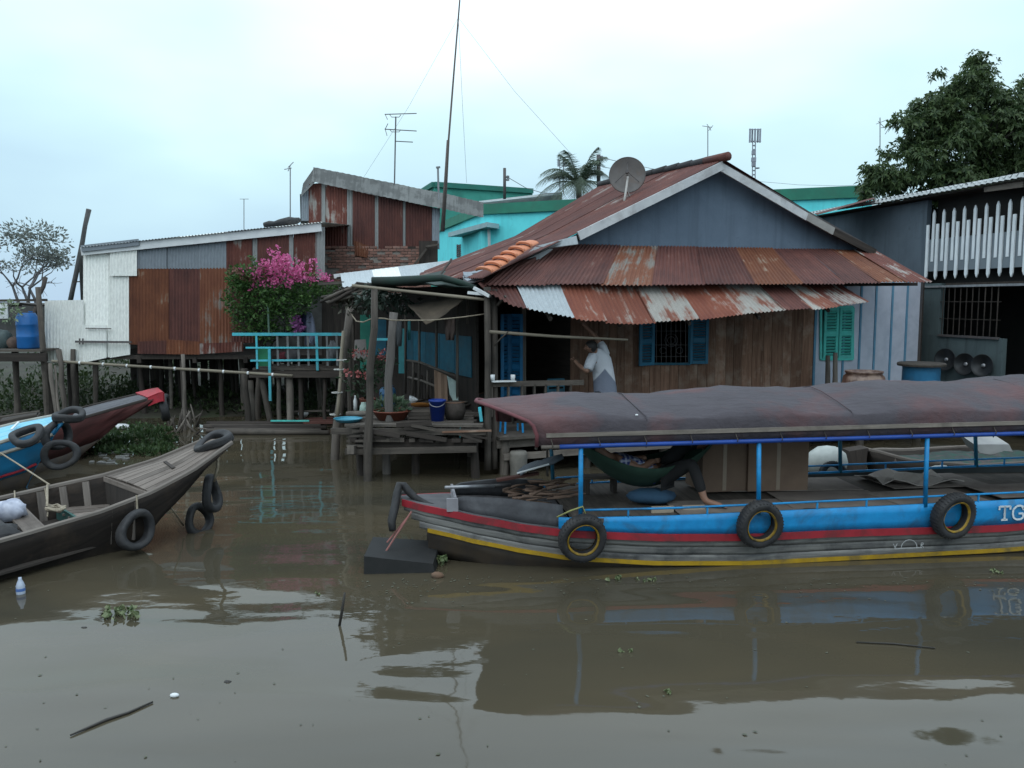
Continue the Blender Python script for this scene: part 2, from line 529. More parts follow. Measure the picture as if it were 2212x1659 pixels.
def leaf_cloud(mb, c, radii, n, size, up=0.3, shell=0.35, aspect=0.45, whorl=1):
    """leaf blades spread through an ellipsoid, denser towards its surface"""
    c = V(c)
    for _ in range(n):
        d = V((random.gauss(0, 1), random.gauss(0, 1), random.gauss(0, 1))).normalized()
        rr = (shell + (1 - shell) * random.random()) ** 0.6
        p = c + V((d.x * radii[0], d.y * radii[1], d.z * radii[2])) * rr
        for w in range(whorl):
            a = (d + V((random.gauss(0, .7), random.gauss(0, .7), random.gauss(0, .5) + up))).normalized()
            s = size * rnd(0.6, 1.35)
            side = a.cross(V((random.gauss(0, 1), random.gauss(0, 1), random.gauss(0, 1)))).normalized()
            nrm = side.cross(a)
            mid = p + a * s * 0.5 + nrm * s * 0.10
            i = len(mb.v)
            mb.v += [p, mid + side * s * aspect * .5, p + a * s, mid - side * s * aspect * .5]
            mb.f.append((i, i + 1, i + 2, i + 3)); mb.uv += [(0, 0), (.5, .5), (0, 1), (-.5, .5)]
    return mb
def skin(joints, edges, sub=2):
    """continuous body surface grown round a skeleton: joints {name: (pos, radius)} first joint is the root"""
    names = list(joints)
    me = bpy.data.meshes.new('skeleton')
    me.from_pydata([tuple(joints[k][0]) for k in names], [(names.index(a), names.index(b)) for a, b in edges], [])
    o = bpy.data.objects.new('skeleton', me); COL.objects.link(o)
    o.modifiers.new('skin', 'SKIN').use_smooth_shade = True
    sv = me.skin_vertices[0].data if me.skin_vertices else None
    if sv is None:
        me.skin_vertices.new() if hasattr(me.skin_vertices, 'new') else None
        sv = me.skin_vertices[0].data
    for i, k in enumerate(names):
        r = joints[k][1]
        sv[i].radius = r if isinstance(r, tuple) else (r, r)
        sv[i].use_root = (i == 0)
    ss = o.modifiers.new('sub', 'SUBSURF'); ss.levels = sub; ss.render_levels = sub
    bpy.context.view_layer.update()
    dg = bpy.context.evaluated_depsgraph_get()
    m2 = bpy.data.meshes.new_from_object(o.evaluated_get(dg))
    bpy.data.objects.remove(o)
    return m2
def add_mesh(name, me, mat, parent, smooth=True):
    off = BASE[parent.name]
    for v in me.vertices: v.co -= off
    if smooth: me.polygons.foreach_set('use_smooth', [True] * len(me.polygons))
    me.materials.clear(); me.materials.append(mat)
    me.name = name
    o = bpy.data.objects.new(name, me); COL.objects.link(o); o.parent = parent
    BASE[o.name] = off.copy()
    return o

# ================================================================== THE SETTING: water and bank
def water_material():
    m, t, b = nt('river_water')
    tc = t.nodes.new('ShaderNodeTexCoord')
    def layer(scale, sx, sy, detail, dist=0.0, rot=0.0):
        mp = t.nodes.new('ShaderNodeMapping'); mp.inputs['Scale'].default_value = (sx, sy, 1)
        mp.inputs['Rotation'].default_value = (0, 0, rot)
        t.links.new(tc.outputs['Object'], mp.inputs[0])
        return noise_node(t, mp.outputs[0], scale, detail, 0.45, dist)
    swell = layer(0.55, 0.55, 1.0, 1, 0.5, 0.12)
    rip = layer(1.7, 0.45, 1.0, 2, 0.3, -0.1)
    fine = layer(9.0, 0.6, 1.0, 2)
    patch = ramp(t, layer(0.22, 0.7, 1.0, 3, 0.6, 0.3), .42, .6)
    mid = layer(1.25, 0.30, 1.0, 1, 0.4, 0.06)
    h = mathn(t, 'ADD', mathn(t, 'MULTIPLY', swell, 0.05), mathn(t, 'ADD', mathn(t, 'MULTIPLY', mid, 0.027), mathn(t, 'MULTIPLY', mathn(t, 'ADD', mathn(t, 'MULTIPLY', rip, 0.006), mathn(t, 'MULTIPLY', fine, 0.0009)), mathn(t, 'ADD', patch, .25))))
    n = t.nodes.new('ShaderNodeBump'); n.inputs['Strength'].default_value = 1.0; n.inputs['Distance'].default_value = 1.0
    t.links.new(h, n.inputs['Height']); t.links.new(n.outputs[0], b.inputs['Normal'])
    silt = layer(0.5, .35, 1, 6, 1.2)
    t.links.new(mixc(t, ramp(t, silt, 0.35, 0.65), (0.068, 0.0555, 0.0355), (0.046, 0.0415, 0.030)), b.inputs['Base Color'])
    b.inputs['Roughness'].default_value = 0.035
    b.inputs['IOR'].default_value = 1.38
    b.inputs['Specular IOR Level'].default_value = 0.5
    return m
mb = MB().grid([[V((x, y, 0)) for x in (-700, -60, -20, 0, 20, 60, 700)] for y in (-30, 0, 10, 20, 40, 100, 900)])
mb.build('water', water_material(), kind='structure')

MUD = M('mud', (0.034, 0.030, 0.022), (0.02, 0.019, 0.013), 1.5, 0.9, dirt=(0.03, 0.045, 0.018), dirt_amt=0.7, bmp=0.6)
rows = []
for y, z in ((20.6, -0.5), (21.5, -0.05), (22.6, 0.12), (24.0, 0.45), (27, 0.8), (40, 0.9), (120, 0.9), (900, 0.9)):
    r = []
    for i in range(61):
        x = -30 + i if y < 40 else (-30 + i) * (y / 30)
        near = y < 26
        r.append(V((x, y + (math.sin(x * 0.9) * 0.35 + rnd(-.2, .2) if near else 0) - (max(0, x - 2) * 0.35 if near else 0), z + (rnd(-.07, .07) if near else 0))))
    rows.append(r)
MB().grid(rows).build('river_bank', MUD, smooth=True, kind='structure')

LF_BANK = LEAF('bank_leaf', (0.018, 0.035, 0.012), (0.04, 0.06, 0.02))
mb = MB()
for i in range(260):
    x = rnd(-15, -2.5); y = rnd(21.7, 24.2)
    leaf_cloud(mb, (x, y, 0.1 + (y - 21.6) * 0.17), (rnd(.2, .5), rnd(.15, .35), rnd(.08, .22)), 26, 0.13, up=.7)
for i in range(160):
    x = rnd(-19, -9.5); y = rnd(22, 29)
    leaf_cloud(mb, (x, y, 0.15 + (y - 21.6) * 0.13), (rnd(.25, .6), rnd(.2, .4), rnd(.12, .4)), 26, 0.15, up=.7)
mb.build('bank_undergrowth', LF_BANK, label='low dark green weeds growing on the mud under the stilt shacks', cat='weeds', kind='stuff')
mb = MB()
for i in range(60):
    x = rnd(-60, -22); y = rnd(60, 75)
    leaf_cloud(mb, (x, y, 1.2), (rnd(1.0, 2.2), 1, rnd(.5, 1.1)), 40, 0.6)
mb.build('far_scrub', LEAF('far_leaf', (0.06, 0.075, 0.06), (0.09, 0.10, 0.085)), label='far low scrub on the left horizon', cat='scrub', kind='stuff')

t = thing('retaining_wall', 'low dark stone retaining wall along the bank under the houses', 'wall', (2.5, 22.4, -.2))
RWM = M('bank_stone', (.045, .042, .038), (.025, .024, .022), 3, .95, bmp=.6)
for k in range(30):
    x0 = -4.4 + k * .5
    MB().box((x0 + .25, 22.4 + rnd(-.04, .04), .45), (.47, .4, 1.5 + rnd(-.1, .1)), rnd(-.03, .03)).build('stone_block', RWM, t)
# ================================================================== helpers for timber
def post(mb, x0, y0, x1, y1, Y0, Y1=None, r=0.05, wob=0.02, seg=6, r1=None, sink=None):
    """round pole between two sight lines"""
    a, b = P(x0, y0, Y0), P(x1, y1, Y1 if Y1 else Y0)
    if sink is not None:
        d = (b - a)
        lo, hi = (a, b) if a.z < b.z else (b, a)
        d = (hi - lo); k = (lo.z - sink) / d.z
        lo = lo - d * k
        a, b = hi, lo
    pts = [a.lerp(b, i / seg) + V((rnd(-wob, wob), rnd(-wob, wob), 0)) * (0 if i in (0, seg) else 1) for i in range(seg + 1)]
    rr = [r + ((r1 if r1 else r) - r) * i / seg for i in range(seg + 1)]
    rr = [q * rnd(.9, 1.1) for q in rr]
    return mb.tube(pts, rr, 7)
def stilt(parent, x, y, ztop, r=0.06, lean=0.0, zb=-0.6, mat=None, name='stilt'):
    a = V((x, y, ztop)); b = V((x + lean, y + rnd(-.05, .05), zb))
    pts = [a.lerp(b, i / 4) + V((rnd(-.015, .015), rnd(-.015, .015), 0)) for i in range(5)]
    return MB().tube(pts, [r * rnd(.9, 1.15) for _ in pts], 7).build(name, mat or W_GREY, parent, smooth=True)

# ================================================================== LEFT: white and rust tin shack on stilts
YS = 21.0
t = thing('tin_shack', 'stilt shack clad in white, grey and rust corrugated sheets behind the wooden boat', 'shack', P(330, 770, YS))
q, ms = [], []
def add(x0, x1, a, b, c, d, m): q.append((x0, x1, a, b, c, d)); ms.append(m)
add(180, 239, 541, 535, 770, 772, R_WHITE)
add(238, 281, 535, 531, 773, 766, R_WHITE)
add(295, 360, 531, 524, 581, 581, R_GREY)
add(359, 430, 524, 517, 581, 581, R_GREY)
add(429, 489, 517, 511, 581, 580, R_GREY)
add(279, 364, 580, 580, 744, 746, R_ORA)
add(362, 434, 579, 580, 747, 742, R_MAR)
add(432, 500, 579, 578, 742, 740, R_HALF)
add(488, 545, 511, 505, 590, 590, R_MARZ)
add(543, 557, 506, 504, 590, 590, R_OLDZ)
add(556, 625, 504, 497, 592, 592, R_MAR)
add(623, 634, 498, 496, 592, 592, R_OLDZ)
add(634, 684, 496, 492, 600, 600, R_MARZ)
add(682, 702, 492, 490, 602, 604, R_OLDZ)
add(500, 560, 588, 588, 742, 740, R_MAR)
flat_sheets(t, q, ms, YS)
q, ms = [], []
add(97, 181, 649, 648, 783, 784, R_WHITE)
add(179, 230, 702, 702, 784, 773, R_WHITE)
add(237, 296, 533, 528, 596, 596, R_WHITE)
add(297, 362, 738, 735, 764, 765, R_MAR)
add(360, 432, 733, 738, 765, 766, R_ORA)
add(430, 525, 742, 738, 765, 759, R_MARZ)
flat_sheets(t, q, ms, YS - 0.05)
# fascia and roof
mb = MB()
mb.bar(P(176, 543, YS - .1), P(694, 491, YS - .1), 0.06, 0.20)
mb.build('fascia', WHITEP, t)
mb = MB(); mb.bar(P(176, 537, YS - .16), P(300, 523, YS - .16), 0.03, 0.16)
mb.build('eave_cap', R_GREY, t)
lines = [pline([P(176, 535, YS - .05) + V((0, 3.6, .25)), P(694, 480, YS - .05) + V((0, 3.6, .25))]), pline([P(176, 534, YS - .2), P(694, 480, YS - .2)])]
sheets(t, lines, [0, .2, .4, .6, .8, 1], [R_WHITE, R_ZINC], 'roof_sheet', face=V((0, 0, 1)))
p0, p1 = P(180, 770, YS + .02), P(700, 770, YS + .02)
zf = p0.z
wl_ = MB(); wl_.grid([[V((p0.x, YS + .03, zf)), V((p0.x, YS + 3.6, zf))], [V((p0.x, YS + .03, P(180, 541, YS).z)), V((p0.x, YS + 3.6, P(180, 541, YS).z + .2))]])
wl_.grid([[V((p0.x, YS + 3.6, zf)), V((p1.x, YS + 3.6, zf))], [V((p0.x, YS + 3.6, 4.4)), V((p1.x, YS + 3.6, 5.0))]])
wl_.build('inner_wall', M('old_boards', (0.2, 0.2, 0.19), (0.12, 0.12, 0.11), 4, 0.8), t)
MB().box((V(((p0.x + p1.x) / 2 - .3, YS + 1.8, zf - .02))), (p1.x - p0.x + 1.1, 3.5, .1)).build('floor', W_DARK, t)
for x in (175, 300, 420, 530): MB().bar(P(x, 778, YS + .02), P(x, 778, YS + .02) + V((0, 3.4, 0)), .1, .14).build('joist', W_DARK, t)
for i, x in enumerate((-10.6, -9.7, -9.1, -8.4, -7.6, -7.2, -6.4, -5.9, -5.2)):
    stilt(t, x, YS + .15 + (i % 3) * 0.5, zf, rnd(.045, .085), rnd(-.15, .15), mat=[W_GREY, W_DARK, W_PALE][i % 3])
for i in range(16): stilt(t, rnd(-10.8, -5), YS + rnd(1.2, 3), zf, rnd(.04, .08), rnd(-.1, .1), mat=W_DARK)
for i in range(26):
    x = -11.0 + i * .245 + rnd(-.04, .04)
    MB().bar(V((x, YS + 3.3, -.1)), V((x + rnd(-.05, .05), YS + 3.3, zf)), .2, .03, up=V((0, -1, 0))).build('shade_backing_plank', W_DARK, t)  # dark backing added behind the stilts to deepen the shade under the shack
MB().bar(P(163, 738, YS - .14), P(284, 739, YS - .14), .05, .05).build('bar', DMETAL, t)
MB().bar(P(185, 709, YS - .12), P(240, 710, YS - .12), .03, .02).build('bar', DMETAL, t)
for x in (172, 179): MB().bar(P(x, 731, YS - .15), P(x, 744, YS - .15), .025, .025).build('bar', DMETAL, t)

# junk roof edge above the shack (dark tarp strip)
mb = MB()
pts = [P(571 + i * 11, 486 - i * 1.4 + rnd(-2, 2), YS + 1.2) for i in range(8)]
mb.tube(pts, [0.07, .09, .08, .11, .12, .12, .1, .06], 8, flat=1.6)
mb.build('tarp_roll', RUBBER, smooth=True, label='black rolled tarp lying on the white roof edge of the tin shack', cat='tarp')

# bamboo walk rail in front of the shack
t = thing('bamboo_rail', 'long bamboo rail on two poles under the white shack wall', 'railing', G(128, 900))
post(MB(), 112, 780, 632, 812, 19.6, 18.9, r=.033, wob=.01, seg=10).build('rail', W_BAMB, t, smooth=True)
post(MB(), 126, 755, 140, 880, 19.55, 19.3, r=.062, sink=-.5).build('post', W_GREY, t, smooth=True)
post(MB(), 395, 765, 399, 900, 19.25, r=.042, sink=-.5).build('post', W_PALE, t, smooth=True)
for k in range(9):
    a = P(112, 780, 19.6).lerp(P(632, 812, 18.9), .12 + k * .1)
    MB().tube([a + V((-.02, 0, 0)), a + V((.02, 0, 0))], .04, 8).build('tie', WHITEP, t)
post(MB(), 108, 785, 121, 890, 20.2, 20.0, r=.05, sink=-.5).build('brace', W_PALE, t, smooth=True)
post(MB(), 118, 790, 128, 890, 20.3, 20.0, r=.03, sink=-.5).build('brace', W_PALE, t, smooth=True)

# ================================================================== far left landing with blue barrel
YL = 20.3
t = thing('plank_landing', 'old plank landing on stilts at the far left edge under the blue barrel', 'landing', G(40, 870))
a, b = P(-40, 757, YL), P(97, 757, YL)
for k in range(9):
    MB().bar(V((a.x, YL + k * .25, a.z)), V((b.x, YL + k * .25, a.z)), .23, .05).build('plank', W_GREY, t)
MB().bar(V((a.x, YL - .1, a.z - .16)), V((b.x + .1, YL - .1, a.z - .16)), .1, .2).build('beam', W_DARK, t)
for x in (-12.4, -11.9, -11.5, -11.0, -12.0, -11.3):
    stilt(t, x, YL + rnd(0, 1.5), a.z, rnd(.05, .09), rnd(-.1, .1), mat=random.choice([W_GREY, W_DARK]))
stilt(t, -11.5, YL + .05, P(90, 620, YL).z, .065, .08, mat=W_GREY, name='post')
# lean-to roof frame at the left
mb = MB(); mb.bar(P(-40, 650, YL + .3), P(100, 648, YL + .3), .12, .06); mb.build('shelf_rail', W_GREY, t)
for (x0, x1) in ((10, 35), (40, 90)):
    MB().bar(P(x0, 655, YL + .6), P(x1, 660, YL + .6), .5, .05).build('shelf', W_DARK, t)
MB().grid([[P(-40, 660, YL + 1.7), P(100, 660, YL + 1.7)], [P(-40, 757, YL + 1.7), P(100, 757, YL + 1.7)]]).build('back_panel', M('dark_junk', (0.05, 0.05, 0.05), (0.03, 0.035, 0.03), 3, .9, dirt=(.1, .09, .09), dirt_amt=.6), t, thick=.03)

def barrel(name, label, base, r, h, mat, cat='barrel'):
    o = thing(name, label, cat, base)
    prof = [(0, 0), (r * .93, 0), (r, .04), (r, h * .3), (r * 1.03, h * .32), (r * 1.03, h * .35), (r, h * .37), (r, h * .64), (r * 1.03, h * .66), (r * 1.03, h * .69), (r, h * .71), (r * .98, h * .88), (r * .8, h * .97), (r * .72, h), (0, h)]
    MB().lathe(prof, base, 28).build('shell', mat, o, smooth=True)
    MB().lathe([(0, .012), (.05, .012), (.05, .04), (0, .04)], V(base) + V((r * .4, 0, h)), 12).build('bung', mat, o)
    return o
BBLUE = M('blue_plastic', (0.01, 0.12, 0.36), (0.008, 0.10, 0.30), 3, 0.42, dirt=(.05, .09, .16), dirt_amt=.5, var=.03)
barrel('water_barrel', 'tall blue plastic barrel standing on the far left landing', V((P(62, 752, YL + .3).x, YL + .3, a.z + .03)), .25, .88, BBLUE)
# junk beside the barrel
def blob(name, c, r, mat, label=None, cat=None, parent=None, n=10, jag=.25, group=None):
    mb = MB(); rows = []
    for i in range(7):
        th = math.pi * i / 6
        rows.append([V(c) + V((r[0] * math.sin(th) * math.cos(2 * math.pi * k / n), r[1] * math.sin(th) * math.sin(2 * math.pi * k / n), r[2] * math.cos(th))) * (1 + (rnd(-jag, jag) if 0 < i < 6 else 0)) for k in range(n)])
        for k in range(n):
            pass
        rows[-1].append(rows[-1][0])
    return mb.grid(rows).build(name, mat, parent, smooth=True, label=label, cat=cat, group=group)
blob('bundle', P(28, 742, YL + .5), (.16, .14, .17), M('junk_brown', (.14, .09, .07), (.08, .06, .05), 8, .8), 'brown bundle left of the blue barrel', 'bundle')
blob('bag', P(8, 735, YL + .5), (.2, .14, .26), M('junk_teal', (.07, .1, .1), (.05, .07, .07), 8, .7), 'dull teal bag at the very left edge', 'bag')
mb = MB()
leaf_cloud(mb, P(22, 672, YL), (.25, .15, .28), 90, .11)
mb.build('pot_plant', LEAF('pale_leaf', (.14, .2, .1), (.25, .3, .2)), label='pale green potted plant hanging left of the blue barrel', cat='plant')
MB().box(P(8, 672, YL + .02), (.2, .03, .36)).build('notice_board', WHITEP, label='small pale board at the left edge above the bag', cat='board')
# leaning pole and little tree
mb = MB(); post(mb, 150, 660, 192, 452, 22.5, 22.2, r=.062, wob=.01, r1=.062)
mb.build('leaning_pole', M('pole_grey', (.10, .10, .10), (.07, .07, .07), 6, .8), smooth=True, label='grey pole leaning right against the sky at the far left', cat='pole')
MB().bar(P(158, 609, 22.0), P(181, 608, 22.0), .03, .03).build('roof_strut', W_GREY, label='thin strut sticking out left of the shack roof', cat='strut')

def twigs(mb, p, d, L, r, depth, tips, spread=.55):
    q_ = p + d * L
    midp = p.lerp(q_, .5) + V((rnd(-1, 1), rnd(-1, 1), rnd(-.5, .5))) * L * .07
    mb.tube([p, midp, q_], [r, r * .85, r * .68], 5 if depth < 2 else 7, cap=False)
    if depth == 0: tips.append(q_); return
    for k in range(random.choice((2, 3))):
        nd = (d + V((random.gauss(0, spread), random.gauss(0, spread), random.gauss(.12, spread * .7)))).normalized()
        twigs(mb, q_, nd, L * rnd(.6, .85), r * .62, depth - 1, tips, spread)
t = thing('small_tree', 'thin leaved grey tree on the far left skyline', 'tree', P(60, 655, 36))
mb, tips = MB(), []
for k in range(4):
    twigs(mb, P(45 + k * 12, 668, 36), V((rnd(-.5, .4), rnd(-.3, .3), 1)).normalized(), 1.0, .07, 4, tips)
mb.build('trunk', M('bark_pale', (.15, .145, .15), (.11, .105, .11), 5, .9), t, smooth=True)
mb = MB()
for p in tips:
    if p.z > 4.3: leaf_cloud(mb, p, (.32, .32, .22), 16, .15, shell=.1)
leaf_cloud(mb, P(70, 500, 36), (1.4, .9, .5), 330, .17, shell=0)
leaf_cloud(mb, P(20, 515, 36), (1.0, .9, .6), 250, .17, shell=0)
leaf_cloud(mb, P(112, 520, 36), (.8, .8, .6), 200, .17, shell=0)
mb.build('crown', LEAF('hazed_leaf', (.13, .15, .135), (.22, .235, .21), .4), t)  # leaf colour paled to carry the distant haze
# slanting dead trunk next to it
post(MB(), 62, 715, 98, 600, 21.6, 22.5, r=.06, wob=.03).build('dead_branch', W_DARK, smooth=True, label='slanting dead branch behind the landing post at far left', cat='branch')

# ================================================================== tall brown shack with cement roof
YB = 24.5
t = thing('tall_tin_shack', 'tall maroon sheet shack with grey cement roof behind the bougainvillea', 'shack', P(800, 640, YB))
bx = lambda c: 432 + .3255 * c
by = lambda c: 324 + .3255 * c
top = lambda x: (by(290) + (by(215) - by(290)) * (x - bx(680)) / (bx(740) - bx(680))) if x < bx(740) else by(215) + (by(395) - by(215)) * (x - bx(740)) / (bx(1560) - bx(740))
q, ms = [], []
for x0, x1, yb0, yb1, m in ((672, 727, 470, 470, R_GREY), (722, 810, 490, 500, R_MARZ), (804, 832, 690, 690, R_OLDZ), (828, 980, 680, 690, R_MARZ),
                            (976, 1018, 655, 665, R_OLDZ), (1012, 1160, 630, 640, R_MAR), (1154, 1190, 725, 722, R_OLDZ), (1184, 1352, 690, 640, R_MAR),
                            (1347, 1364, 640, 640, R_OLDZ), (1358, 1545, 640, 640, R_MAR), (1540, 1590, 650, 660, R_GREY)):
    X0, X1 = bx(x0), bx(x1)
    q.append((X0, X1, top(X0) - 4, top(X1) - 4, by(yb0), by(yb1))); ms.append(m)
flat_sheets(t, q, ms, YB)
sheets(t, [pline([P(bx(1020), by(600), YB - .04), P(bx(1115), by(635), YB - .04)]), pline([P(bx(1030), by(700), YB - .1), P(bx(1105), by(715), YB - .1)])], [0, 1], [R_ORA], 'loose_sheet', face=V((0, -1, 0)))
pk = P(677, 361, YB + 1.1)
lines = [pline([pk, P(972, 421, YB + 1.1), P(1042, 437, YB + 1.1)]), pline([P(673, 392, YB - .2), P(757, 411, YB - .25), P(972, 455, YB - .25), P(1042, 470, YB - .25)])]
sheets(t, lines, [0, .14, .28, .42, .56, .7, .85, 1], [R_CEM], 'roof_sheet', period=.18, amp=.006, face=V((0, -1, 1)))
lines = [pline([P(679, 361, YB + 1.1), P(681, 392, YB - .2)]), pline([P(655, 396, YB + 1.0), P(650, 424, YB - .2)])]
sheets(t, lines, [0, 1], [R_CEM], 'roof_sheet', period=.18, amp=.006, face=V((-1, -.3, 1)))
mb = MB(); bb = P(653, 640, YB + .05); b2 = P(1042, 640, YB + .05)
mb.grid([[V((bb.x, YB + .06, .6)), V((bb.x, YB + 4, .6))], [V((bb.x, YB + .06, P(653, 418, YB).z)), V((bb.x, YB + 4, P(653, 418, YB).z))]])
mb.grid([[V((bb.x, YB + 4, .6)), V((P(930, 640, YB + 4).x, YB + 4, .6))], [V((bb.x, YB + 4, 6.2)), V((P(930, 640, YB + 4).x, YB + 4, 5.2))]])
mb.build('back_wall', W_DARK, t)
# brick footing wall: each brick a piece
BRICK = M('brick', (.29, .15, .115), (.18, .095, .075), 6, .9, dirt=(.15, .13, .115), dirt_amt=.6, var=.3, bmp=.4)
MORT = M('mortar', (.24, .215, .19), (.17, .155, .14), 5, .95)
a, b = P(702, 604, YB - .02), P(925, 604, YB - .02)
MB().box(((a.x + b.x) / 2, YB + .02, (a.z + P(702, 540, YB).z) / 2 - .4), (b.x - a.x, .1, P(702, 540, YB).z - a.z + .8)).build('mortar_wall', MORT, t)
bm = MB().box((0, 0, 0), (.205, .06, .066)).mesh('brick'); bm.materials.append(BRICK)
row = 0
z = a.z - .35
while z < P(702, 533, YB).z:
    x = a.x + (.11 if row % 2 else 0) + .1
    while x < b.x:
        if random.random() > .13:
            o = bpy.data.objects.new('brick', bm); COL.objects.link(o); o.parent = t
            o.location = V((x, YB - .035 + rnd(-.008, .008), z)) - BASE[t.name]
            BASE[o.name] = BASE[t.name]
        x += .222
    z += .08; row += 1
MB().prism([P(905, 520, YB - .2), P(945, 520, YB - .2), P(945, 600, YB - .2), P(905, 600, YB - .2)], (0, .1, 0)).build('side_panel', W_DARK, t)
MB().bar(P(893, 575, YB - .35), P(925, 532, YB - .3), .08, .06).build('brace', W_GREY, t)
MB().bar(P(920, 533, YB - .35), P(948, 528, YB - .35), .08, .05).build('brace', W_GREY, t)

# ================================================================== turquoise concrete houses behind
TQW = PLAST('turquoise_wall', (.15, .74, .78), (.125, .66, .70), (.10, .42, .46), .4)
TQG = M('green_band', (.03, .21, .14), (.025, .16, .11), 1.5, .8, dirt=(.05, .12, .09), dirt_amt=.5, var=.02)
TGREEN = M('sea_green_wall', (.05, .29, .23), (.04, .24, .19), 1.0, .85, dirt=(.03, .15, .12), dirt_amt=.6, var=.02)
CONC = M('concrete', (.28, .28, .27), (.2, .2, .2), 2, .9)
t = thing('turquoise_house', 'turquoise concrete house with green parapet left of the rusty gable roof', 'house', P(1100, 640, 29))
c0 = P(1040, 450, 29.0); c0b = V((c0.x, 29.0, 0))
zt = P(1040, 443, 29.0).z
l0 = V((-3.35, 37.0, 0)); r0 = V((P(1300, 440, 27.2).x, 27.2, 0))
def wallseg(parent, name, a, b, z0, z1, mat, th=.15, out=0.0):
    a, b = V(a), V(b); d = (b - a).normalized(); n = V((d.y, -d.x, 0))
    if n.y > 0: n = -n
    pts = [V((a.x, a.y, z0)), V((b.x, b.y, z0)), V((b.x, b.y, z1)), V((a.x, a.y, z1))]
    return MB().prism([p + n * out for p in pts], -n * th).build(name, mat, parent)
wallseg(t, 'wall', l0, c0b, 0.5, zt - .32, TQW)
wallseg(t, 'wall', c0b, r0, 0.5, zt - .32, TQW)
wallseg(t, 'parapet', l0, c0b, zt - .32, zt, TQG, th=.3, out=.1)
wallseg(t, 'parapet', c0b, r0, zt - .32, zt + .02, TQG, th=.3, out=.1)
MB().prism([P(968, 512, 31.5), P(1052, 490, 28.2), P(1078, 494, 28.6), P(1000, 512, 32)], (0, 0, .16)).build('canopy_slab', M('pale_turq', (.35, .5, .52), (.28, .42, .44), 3, .8), t)
MB().tube([P(1056, 493, 28.75), P(1058, 560, 28.75)], .05, 8).build('drain_pipe', WHITEP, t)
f = MB().bar(P(988, 556, 32.5), P(988, 528, 32.5), .06, .06).bar(P(1004, 552, 31.9), P(1004, 526, 31.9), .06, .06).build('window', DMETAL, t)
for k in range(6):
    MB().bar(P(988, 553 - k * 4.4, 32.5), P(1004, 550 - k * 4.4, 31.9), .08, .05).build('louvre', DMETAL, f)
MB().prism([P(1028, 547, 30.9), P(1046, 540, 29.0), P(1046, 519, 29.0), P(1028, 523, 30.9)], (0.02, .1, 0)).build('window', M('pale_glass', (.45, .5, .55), (.35, .4, .45), 2, .3), t)
t = thing('sea_green_building', 'sea green flat topped building far behind the tall shack', 'building', P(1000, 640, 50))
c0 = V((P(938, 400, 50).x, 50, 0)); zt = P(938, 393, 50).z
l0 = V((P(900, 411, 53.5).x, 54.5, 0)); r0 = V((P(1150, 410, 53.0).x, 53.0, 0))
wallseg(t, 'wall', l0, c0, .5, zt - .3, TGREEN); wallseg(t, 'wall', c0, r0, .5, zt - .3, TGREEN)
wallseg(t, 'parapet', l0, c0, zt - .3, zt, M('dark_green_band', (.02, .15, .12), (.02, .12, .09), 2, .8), th=.3, out=.15); wallseg(t, 'parapet', c0, r0, zt - .3, zt, MATS['dark_green_band'], th=.3, out=.15)
wallseg(t, 'wall', r0, r0 + V((.5, 8, 0)), .5, zt - .3, TGREEN)
t = thing('white_edged_roof', 'low grey roof with bright white edge behind the turquoise house', 'roof', P(1130, 640, 38))
MB().bar(P(1035, 437, 37), P(1214, 417, 37), .2, .09).build('edge', WHITEP, t)
MB().prism([P(1035, 440, 37.2), P(1214, 420, 37.2), P(1214, 470, 37.2), P(1035, 470, 37.2)], (0, .3, 0)).build('gable_end', CONC, t)
t = thing('turquoise_block', 'turquoise block with green top right of the gable roof', 'building', P(1780, 640, 33))
a, b = V((P(1640, 411, 34).x, 34, 0)), V((P(1885, 400, 32.5).x, 32.5, 0)); zt = P(1885, 400, 32.5).z
wallseg(t, 'wall', a, b, .5, zt - .45, TQW); wallseg(t, 'parapet', a, b, zt - .45, zt, TQG, th=.3, out=.1)
wallseg(t, 'wall', b, b + V((.8, 6, 0)), .5, zt - .45, TQW)

# ================================================================== MAIN HOUSE
TH = math.radians(22)
HU = V((math.cos(TH), math.sin(TH), 0)); HN = V((math.sin(TH), -math.cos(TH), 0))
HC = P(1245, 525, 17.0)
def HF(x, y, L=0.0): return onplane(x, y, HC + HN * L, HN)
FLOOR = 0.68
house = thing('gabled_house', 'stilt house with grey gable and rusty corrugated roof behind the tour boat', 'house', V((HC.x + 3, HC.y + 1, 0)))
# gable
g0, g1, g2 = HF(1218, 529), HF(1560, 347), HF(1885, 545)
MB().prism([g0, g2, g1], -HN * .12).build('gable_wall', PLASTER, house)
MB().bar(HF(1205, 531, .03), HF(1885, 544, .03), .06, .05).build('gable_flashing', DMETAL, house)
# left slope
A = HF(1562, 345, .3)
zB = A.z
dB = ray(1297, 402); B_ = _O + dB * ((zB - CAM_H) / dB.z)
C_ = HF(1240, 506, .55)
E_ = HF(1042, 601, 1.95)
F_ = P(874, 603, 18.9)
Bm = P(1112, 512, 20.9)
roof = MB().bar(A + V((0, 0, -.05)), B_ + V((0, 0, -.05)), .06, .08).build('roof', W_DARK, house)
lines = [pline([A, B_]), pline([C_, Bm]), pline([E_, F_])]
sheets(roof, lines, [0, .13, .26, .39, .52, .65, .78, .9, 1], [R_MAR, R_MAR, R_MARZ, R_MAR, R_MAR, R_MAR, R_MARZ], 'roof_sheet', period=.09, amp=.014, face=V((-.4, -.3, 1)))
